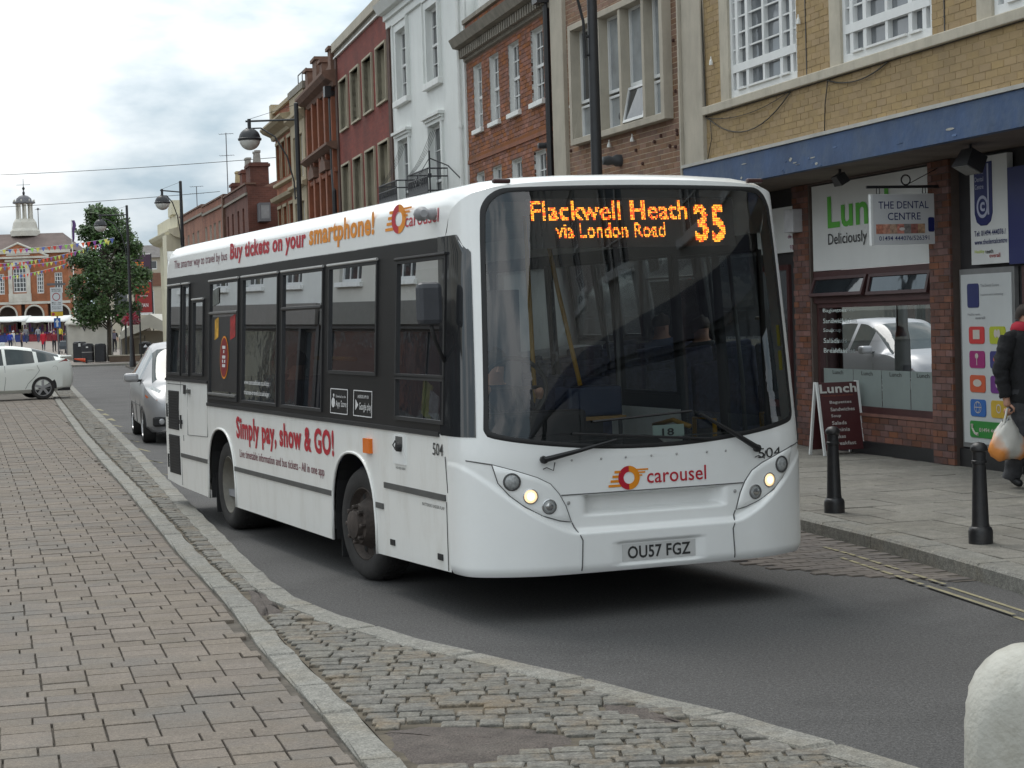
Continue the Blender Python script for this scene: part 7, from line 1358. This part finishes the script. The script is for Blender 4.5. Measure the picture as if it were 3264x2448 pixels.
def person(lab, loc, face, h=1.72, pose=None, top=('black', (.02, .02, .022)), legs=('navy', (.03, .035, .06)), hair=(.05, .035, .025), sleeves=True, lvl=2, fat=1.0, skirt=None, group=None, fingers=False, coat=None):
    """face: direction (radians) the figure looks, local +Y is forward"""
    J = stand(); J.update(pose or {}); k = h / 1.72; names = list(J); t = thing('person', lab, 'person', loc, face - math.pi / 2, group)
    me = bpy.data.meshes.new('p'); idx = {n_: i for i, n_ in enumerate(names)}; V_ = [tuple(c * k for c in J[n_]) for n_ in names]; me.from_pydata(V_, [(idx[a], idx[b]) for a, b, _ in BONES], []); o = bpy.data.objects.new('p', me); COL.objects.link(o)
    o.modifiers.new('s', 'SKIN'); sv_ = me.skin_vertices[0].data
    for n_ in names:
        r_ = RAD.get(n_, RAD.get(n_[:2], .05)) * k * (fat if n_ in ('pelvis', 'spine', 'chest') else 1); sv_[idx[n_]].radius = (r_, r_ * (.78 if n_ in ('pelvis', 'spine', 'chest') else 1)); sv_[idx[n_]].use_root = n_ == 'pelvis'
    sub = o.modifiers.new('u', 'SUBSURF'); sub.levels = sub.render_levels = lvl; bpy.context.view_layer.update()
    bm_ = bpy.data.meshes.new_from_object(o.evaluated_get(bpy.context.evaluated_depsgraph_get())); bpy.data.objects.remove(o)
    ms = [skinm(*top), SK, skinm(*legs), mat('shoe_black', (.015, .015, .016), .5)]
    for m_ in ms: bm_.materials.append(m_)
    segs = [(Vector(J[a]) * k, Vector(J[b]) * k, c) for a, b, c in BONES]
    for f in bm_.polygons:
        c = f.center; best = None
        for a, b, kd in segs:
            d = b - a; u = min(max((c - a).dot(d) / max(d.length_squared, 1e-9), 0), 1); q = (a + d * u - c).length
            if best is None or q < best[0]: best = (q, kd)
        kd = best[1]
        f.material_index = {'t': 0, 's': 1, 'l': 2, 'b': 3, 'f': 0 if sleeves else 1}[kd]
        if kd == 't' and c.z < J['pelvis'][2] * k - .03 and abs(c.x) < .2: f.material_index = 2
        f.use_smooth = True
    bd = obj('body', bm_, None, t)
    hm = MB(); hc = Vector(J['head']) * k + Vector((0, -.012, .035)) * k
    hm.lathe([(.001, .095 * k), (.05 * k, .085 * k), (.085 * k, .05 * k), (.097 * k, .0), (.092 * k, -.05 * k)], 14, cap=False); hm.v = [(hc.x + x, hc.y + y * 1.12 - max(0, -z) * .25, hc.z + z + (.035 * k if y > .04 else 0)) for x, y, z in hm.v]; obj('hair', hm, mat('hair_%d' % int(hair[0] * 1000), hair, .7, .2, 20, world=False), t, smooth='all')
    fm = MB(); fx = Vector(J['head']) * k + Vector((0, .085 * k, -.005)); fm.lathe([(.018 * k, 0), (.012 * k, .02), (.001, .04)], 6, tuple(fx + Vector((0, 0, -.012)))); obj('nose', fm, SK, t) if lvl > 1 else None
    if coat:
        cm2 = MB(); cm2.lathe([(.17 * k, .55 * k), (.19 * k, .8 * k), (.18 * k, 1.05 * k), (.17 * k, 1.3 * k)], 16, cap=False); cm2.v = [(x, y * .75, z) for x, y, z in cm2.v]; obj('coat', cm2, skinm(*coat), t, smooth='all')
    if fingers:
        for q, s in (('L', -1), ('R', 1)):
            w_ = Vector(J['ha' + q]) * k; fg_ = MB()
            for i in range(4): x = -.03 + i * .02; b_ = w_ + Vector((s * .0, x, -.015)); L_ = (.05, .058, .054, .042)[i]; fg_.tube([tuple(b_), tuple(b_ + Vector((s * .012, 0, -L_ * .6))), tuple(b_ + Vector((-s * .014, 0, -L_))), tuple(b_ + Vector((-s * .03, 0, -L_ * .72)))], [.0105, .0098, .0092, .008], 7)
            fg_.tube([tuple(w_ + Vector((-s * .01, .03, .02))), tuple(w_ + Vector((-s * .03, .055, -.01))), tuple(w_ + Vector((-s * .034, .045, -.045)))], [.013, .0115, .009], 7); obj('fingers', fg_, SK, t, smooth='all')
    return t
walk = {'knL': (-.10, .16, .52), 'anL': (-.10, .26, .10), 'toL': (-.115, .41, .06), 'knR': (.10, .03, .49), 'anR': (.10, -.27, .14), 'toR': (.115, -.16, .045), 'elL': (-.24, -.12, 1.16), 'wrL': (-.25, -.12, .93), 'haL': (-.25, -.11, .85)}
# --- pedestrian with the carrier bag, cut by the frame edge
ped = dict(walk); ped.update({'knR': (.10, .0, .49), 'anR': (.10, -.12, .09), 'toR': (.115, .03, .035), 'shR': (.20, 0, 1.42), 'elR': (.29, -.03, 1.12), 'wrR': (.275, .02, .86), 'haR': (.268, .03, .77)})
P1 = person('pedestrian in black jacket and grey trousers carrying an orange carrier bag', (4.93, 17.95, ZF), R(-62), 1.76, ped, ('black_fleece', (.012, .012, .014)), ('grey_denim', (.05, .05, .056)), (.03, .02, .015), lvl=3, fat=1.12, fingers=True)
hd2 = MB(); hd2.lathe([(.12, -.03), (.145, .01), (.125, .06), (.085, .085)], 16, (0, -.01, 1.515), cap=False); hd2.v = [(x, y * .9, z) for x, y, z in hd2.v]; obj('hood', hd2, skinm('red_hood', (.42, .02, .04)), P1, smooth='all', solid=.012)
bpy.context.view_layer.update(); hw = P1.matrix_world @ Vector(tuple(c * 1.76 / 1.72 for c in (.268, .03, .735)))
bag = thing('carrier_bag', 'translucent white carrier bag with orange print hanging from the pedestrian\'s hand', 'bag', (hw.x, hw.y, hw.z), R(20)); rr = random.Random(14); mb = MB(); P = []
for v in np.linspace(0, 1, 14):
    row_ = []; w_ = .06 + .15 * math.sin(min(1, v * 1.25) * math.pi / 2) * (1 - .25 * max(0, v - .75) / .25); d_ = .03 + .075 * math.sin(min(1, v * 1.15) * math.pi / 2) * (1 - .6 * max(0, v - .8) / .2)
    for k in range(25): a = 2 * math.pi * k / 24; wr_ = 1 + .07 * math.sin(a * 5 + v * 7) + .04 * math.sin(a * 9 - v * 11); row_.append((w_ * math.cos(a) * wr_, d_ * math.sin(a) * wr_, -.10 - .36 * v + .015 * math.sin(a * 3)))
    P.append(row_)
P[-1] = [(x * .8, y * .8, z) for x, y, z in P[-1]]; mb.grid(P); mb.f.append(tuple(range(len(mb.v) - 25, len(mb.v) - 1)))
bgm = mat('carrier_plastic', (.62, .60, .55), .4, .06, 5, bump=.4, bscale=18, world=False); t_ = bgm.node_tree; N_ = t_.nodes; b_ = N_['Principled BSDF']; src = b_.inputs['Base Color'].links[0].from_socket; tcx = N_.new('ShaderNodeTexCoord'); nsx = N_.new('ShaderNodeTexNoise'); nsx.inputs['Scale'].default_value = 7; spx = N_.new('ShaderNodeSeparateXYZ'); t_.links.new(tcx.outputs['Object'], nsx.inputs[0]); t_.links.new(tcx.outputs['Object'], spx.inputs[0])
ab_ = N_.new('ShaderNodeMath'); ab_.operation = 'ABSOLUTE'; t_.links.new(spx.outputs[0], ab_.inputs[0]); m5 = N_.new('ShaderNodeMath'); m5.operation = 'MULTIPLY_ADD'; m5.inputs[1].default_value = 5.5; t_.links.new(ab_.outputs[0], m5.inputs[0]); m6 = N_.new('ShaderNodeMath'); m6.operation = 'MULTIPLY_ADD'; m6.inputs[1].default_value = -2.6; m6.inputs[2].default_value = -.72; t_.links.new(spx.outputs[2], m6.inputs[0]); t_.links.new(m6.outputs[0], m5.inputs[2])
ad5 = N_.new('ShaderNodeMath'); ad5.operation = 'ADD'; t_.links.new(m5.outputs[0], ad5.inputs[0]); t_.links.new(nsx.outputs[0], ad5.inputs[1]); rpx = N_.new('ShaderNodeValToRGB'); rpx.color_ramp.elements[0].position = .55; rpx.color_ramp.elements[1].position = .85; m7 = N_.new('ShaderNodeMath'); m7.operation = 'MULTIPLY'; m7.inputs[1].default_value = .56; t_.links.new(ad5.outputs[0], m7.inputs[0]); t_.links.new(m7.outputs[0], rpx.inputs[0]); mxx = N_.new('ShaderNodeMix'); mxx.data_type = 'RGBA'; mxx.inputs[7].default_value = (.80, .30, .07, 1); t_.links.new(rpx.outputs[0], mxx.inputs[0]); t_.links.new(src, mxx.inputs[6]); t_.links.new(mxx.outputs[2], b_.inputs['Base Color'])
obj('sack', mb, bgm, bag, smooth='all')
for s in (-1, 1): mb = MB(); mb.tube([(s * .012, s * .012, .03), (s * .03, s * .01, -.04), (s * .05, s * .01, -.12), (s * .07, 0, -.16)], [.010, .011, .014, .02], 7); obj('handle', mb, mat('carrier_handle', (.62, .60, .56), .4), bag, smooth='all')
# loose clothing for the pedestrian, with folds
kk = 1.76 / 1.72
def sleeve(nm, js, rads, m, seed, par=P1):
    rr_ = random.Random(seed); pts = [Vector(ped.get(j, stand()[j])) * kk if isinstance(j, str) else Vector(j) * kk for j in js]; path = []; rad = []
    for (a, b), (ra, rb) in zip(zip(pts, pts[1:]), zip(rads, rads[1:])):
        for q in np.linspace(0, 1, 13)[:-1]: path.append(a.lerp(b, q)); rad.append((ra + (rb - ra) * q) * (1 + .07 * math.sin(len(path) * 2.1 + seed) + rr_.uniform(-.05, .05)))
    path.append(pts[-1]); rad.append(rads[-1]); c = MB(); c.tube(path, rad, 16, cap=False)
    c.v = [tuple(Vector(v) + Vector((.006 * math.sin(v[2] * 61 + v[0] * 40), .006 * math.sin(v[2] * 47 + 1), 0))) for v in c.v]; return obj(nm, c, m, par, smooth='all')
jm = mat('jacket_black', (.014, .014, .016), .9, .4, 14, bump=.6, bscale=40, world=False); tm = mat('trousers_grey', (.055, .056, .062), .9, .35, 10, bump=.6, bscale=40, world=False)
jk = MB(); P = []
for z, a, b in ((.80, .20, .155), (.84, .215, .165), (.95, .21, .16), (1.08, .205, .155), (1.2, .215, .16), (1.32, .225, .16), (1.40, .215, .145), (1.46, .15, .12), (1.50, .085, .085)):
    P.append([((a + .012 * math.sin(6 * t_ + z * 23) + .006 * math.sin(11 * t_ - z * 40)) * math.cos(t_) * kk, (b + .012 * math.sin(5 * t_ + z * 31)) * math.sin(t_) * kk, (z + .012 * math.sin(3 * t_ + z * 9)) * kk) for t_ in np.linspace(0, 2 * math.pi, 41)])
jk.grid(P); obj('jacket', jk, jm, P1, smooth='all')
for q in 'LR': sleeve('sleeve', ('sh' + q, 'el' + q, 'wr' + q), (.095, .078, .056), jm, 3 if q == 'L' else 8); sleeve('trouser_leg', ((-.09 if q == 'L' else .09, 0, .93), 'kn' + q, 'an' + q), (.125, .095, .085), tm, 5 if q == 'L' else 2)
# --- bus driver and passengers, seated
def sit(**k):
    J = dict(pelvis=(0, 0, .52), spine=(0, .0, .72), chest=(0, .02, .93), neck=(0, .03, 1.08), head=(0, .05, 1.18), crown=(0, .04, 1.27))
    for q, s in (('L', -1), ('R', 1)): J.update({'sh' + q: (s * .19, .02, .99), 'el' + q: (s * .25, .12, .74), 'wr' + q: (s * .2, .32, .72), 'ha' + q: (s * .18, .40, .73), 'hi' + q: (s * .1, .06, .50), 'kn' + q: (s * .12, .44, .52), 'an' + q: (s * .12, .44, .12), 'to' + q: (s * .12, .58, .06)})
    J.update(k); return J
def in_bus(s, t, z): q = Matrix.Translation((-.2417, 11.4295, 0)) @ Matrix.Rotation(1.9595, 4, 'Z') @ Vector((s, -t, z)); return tuple(q)
fwd = 1.9595 + math.pi
person('bus driver in a dark uniform holding the steering wheel', in_bus(1.30, .64, .36), fwd, 1.74, sit(elL=(-.27, .18, .82), wrL=(-.22, .33, 1.0), haL=(-.18, .37, 1.06), elR=(.27, .18, .82), wrR=(.2, .33, 1.02), haR=(.16, .37, 1.08)), ('driver_navy', (.02, .022, .035)), ('driver_black', (.015, .015, .018)), lvl=2)
person('bus passenger in a dark coat seated by the middle window', in_bus(5.35, .40, .36), fwd, 1.7, sit(), ('coat_dark', (.03, .03, .035)), ('driver_black', (0, 0, 0)), lvl=2); person('bus passenger in a blue top seated behind the middle window', in_bus(6.15, .42, .36), fwd, 1.75, sit(), ('top_blue', (.04, .06, .11)), ('driver_black', (0, 0, 0)), lvl=2)
# --- people in the market
G_ = 'people in the market square'
def mp(lab, x, y, deg, **k): person(lab, (x, y, zsq(y)), R(deg), group=G_, lvl=1, **k)
mp('man in black walking away with a grey rucksack', -30.2, 143, 95, h=1.78, pose=walk, top=('black', (0, 0, 0)), legs=('driver_black', (0, 0, 0)), sleeves=False)
rk = obj('rucksack', MB().box(-.15, .15, -.30, -.13, 1.05, 1.5), mat('rucksack_grey', (.10, .09, .12), .8), bpy.data.objects[[o.name for o in bpy.data.objects if o.get('label', '').startswith('man in black walking')][0]], bevel=.04)
mp('woman in a long bright red coat', -39.6, 159, -80, h=1.65, pose=walk, top=('red_coat', (.45, .012, .03)), legs=('navy', (.03, .035, .06)), coat=('red_coat', (0, 0, 0)), fat=1.15)
mp('person in a white jacket and white hat', -45.6, 172, -30, h=1.62, pose=walk, top=('white_jacket', (.6, .6, .58)), legs=('stone_trousers', (.4, .38, .34)), hair=(.6, .6, .6))
mp('person in a bright blue jumper by the left stall', -43.2, 162, -90, h=1.65, top=('blue_jumper', (.02, .05, .35)), legs=('navy', (0, 0, 0)))
mp('person in a grey top walking between the stalls', -50.6, 196, 90, h=1.7, pose=walk, top=('grey_top', (.2, .2, .22)), legs=('denim', (.05, .07, .13)))
mp('companion in a light grey jacket walking between the stalls', -49.6, 197, 92, h=1.66, pose=walk, top=('pale_grey', (.3, .31, .33)), legs=('denim', (0, 0, 0)))
mp('person in a yellow jacket near the white stall', -45.6, 190, -90, h=1.68, top=('yellow_jacket', (.55, .48, .05)), legs=('driver_black', (0, 0, 0)))
mp('person in a dark red jumper by the sign post', -37.0, 152, -60, h=1.7, top=('dark_red', (.2, .02, .03)), legs=('driver_black', (0, 0, 0)))
mp('person in a dark coat pushing a pushchair', -34.6, 146, -100, h=1.68, top=('coat_dark', (0, 0, 0)), legs=('driver_black', (0, 0, 0)))
pc = thing('pushchair', 'dark grey pushchair in front of the person in a dark coat', 'pushchair', (-34.6, 145.2, zsq(145))); mb = MB(); mb.prism([(-.35, .35), (.3, .35), (.35, .75), (.05, 1.0), (-.3, .95), (-.4, .6)], lambda u, v, w_: (w_, u, v), -.25, .25); obj('hood', mb, mat('pram_grey', (.07, .08, .09), .8), pc); mb = MB(); mb.tube([(-.22, .5, 1.05), (-.22, 0, .4), (-.22, -.4, .1)], .02, 5); mb.tube([(.22, .5, 1.05), (.22, 0, .4), (.22, -.4, .1)], .02, 5); mb.tube([(-.22, .5, 1.05), (.22, .5, 1.05)], .02, 5); obj('frame', mb, lead, pc)
for x in (-.24, .24):
    for y in (-.38, .32): mb = MB(); mb.lathe([(.11, -.02), (.12, 0), (.11, .02)], 12, (x, y, .12), axis='x'); obj('wheel', mb, rub, pc)
mp('person in a brown coat beside the blue stall', -41.2, 158, 20, h=1.7, top=('brown_coat', (.12, .07, .05)), legs=('driver_black', (0, 0, 0)))
mp('person in a purple jumper under the white stall', -43.8, 180, -120, h=1.66, top=('purple_jumper', (.12, .04, .15)), legs=('denim', (0, 0, 0)))
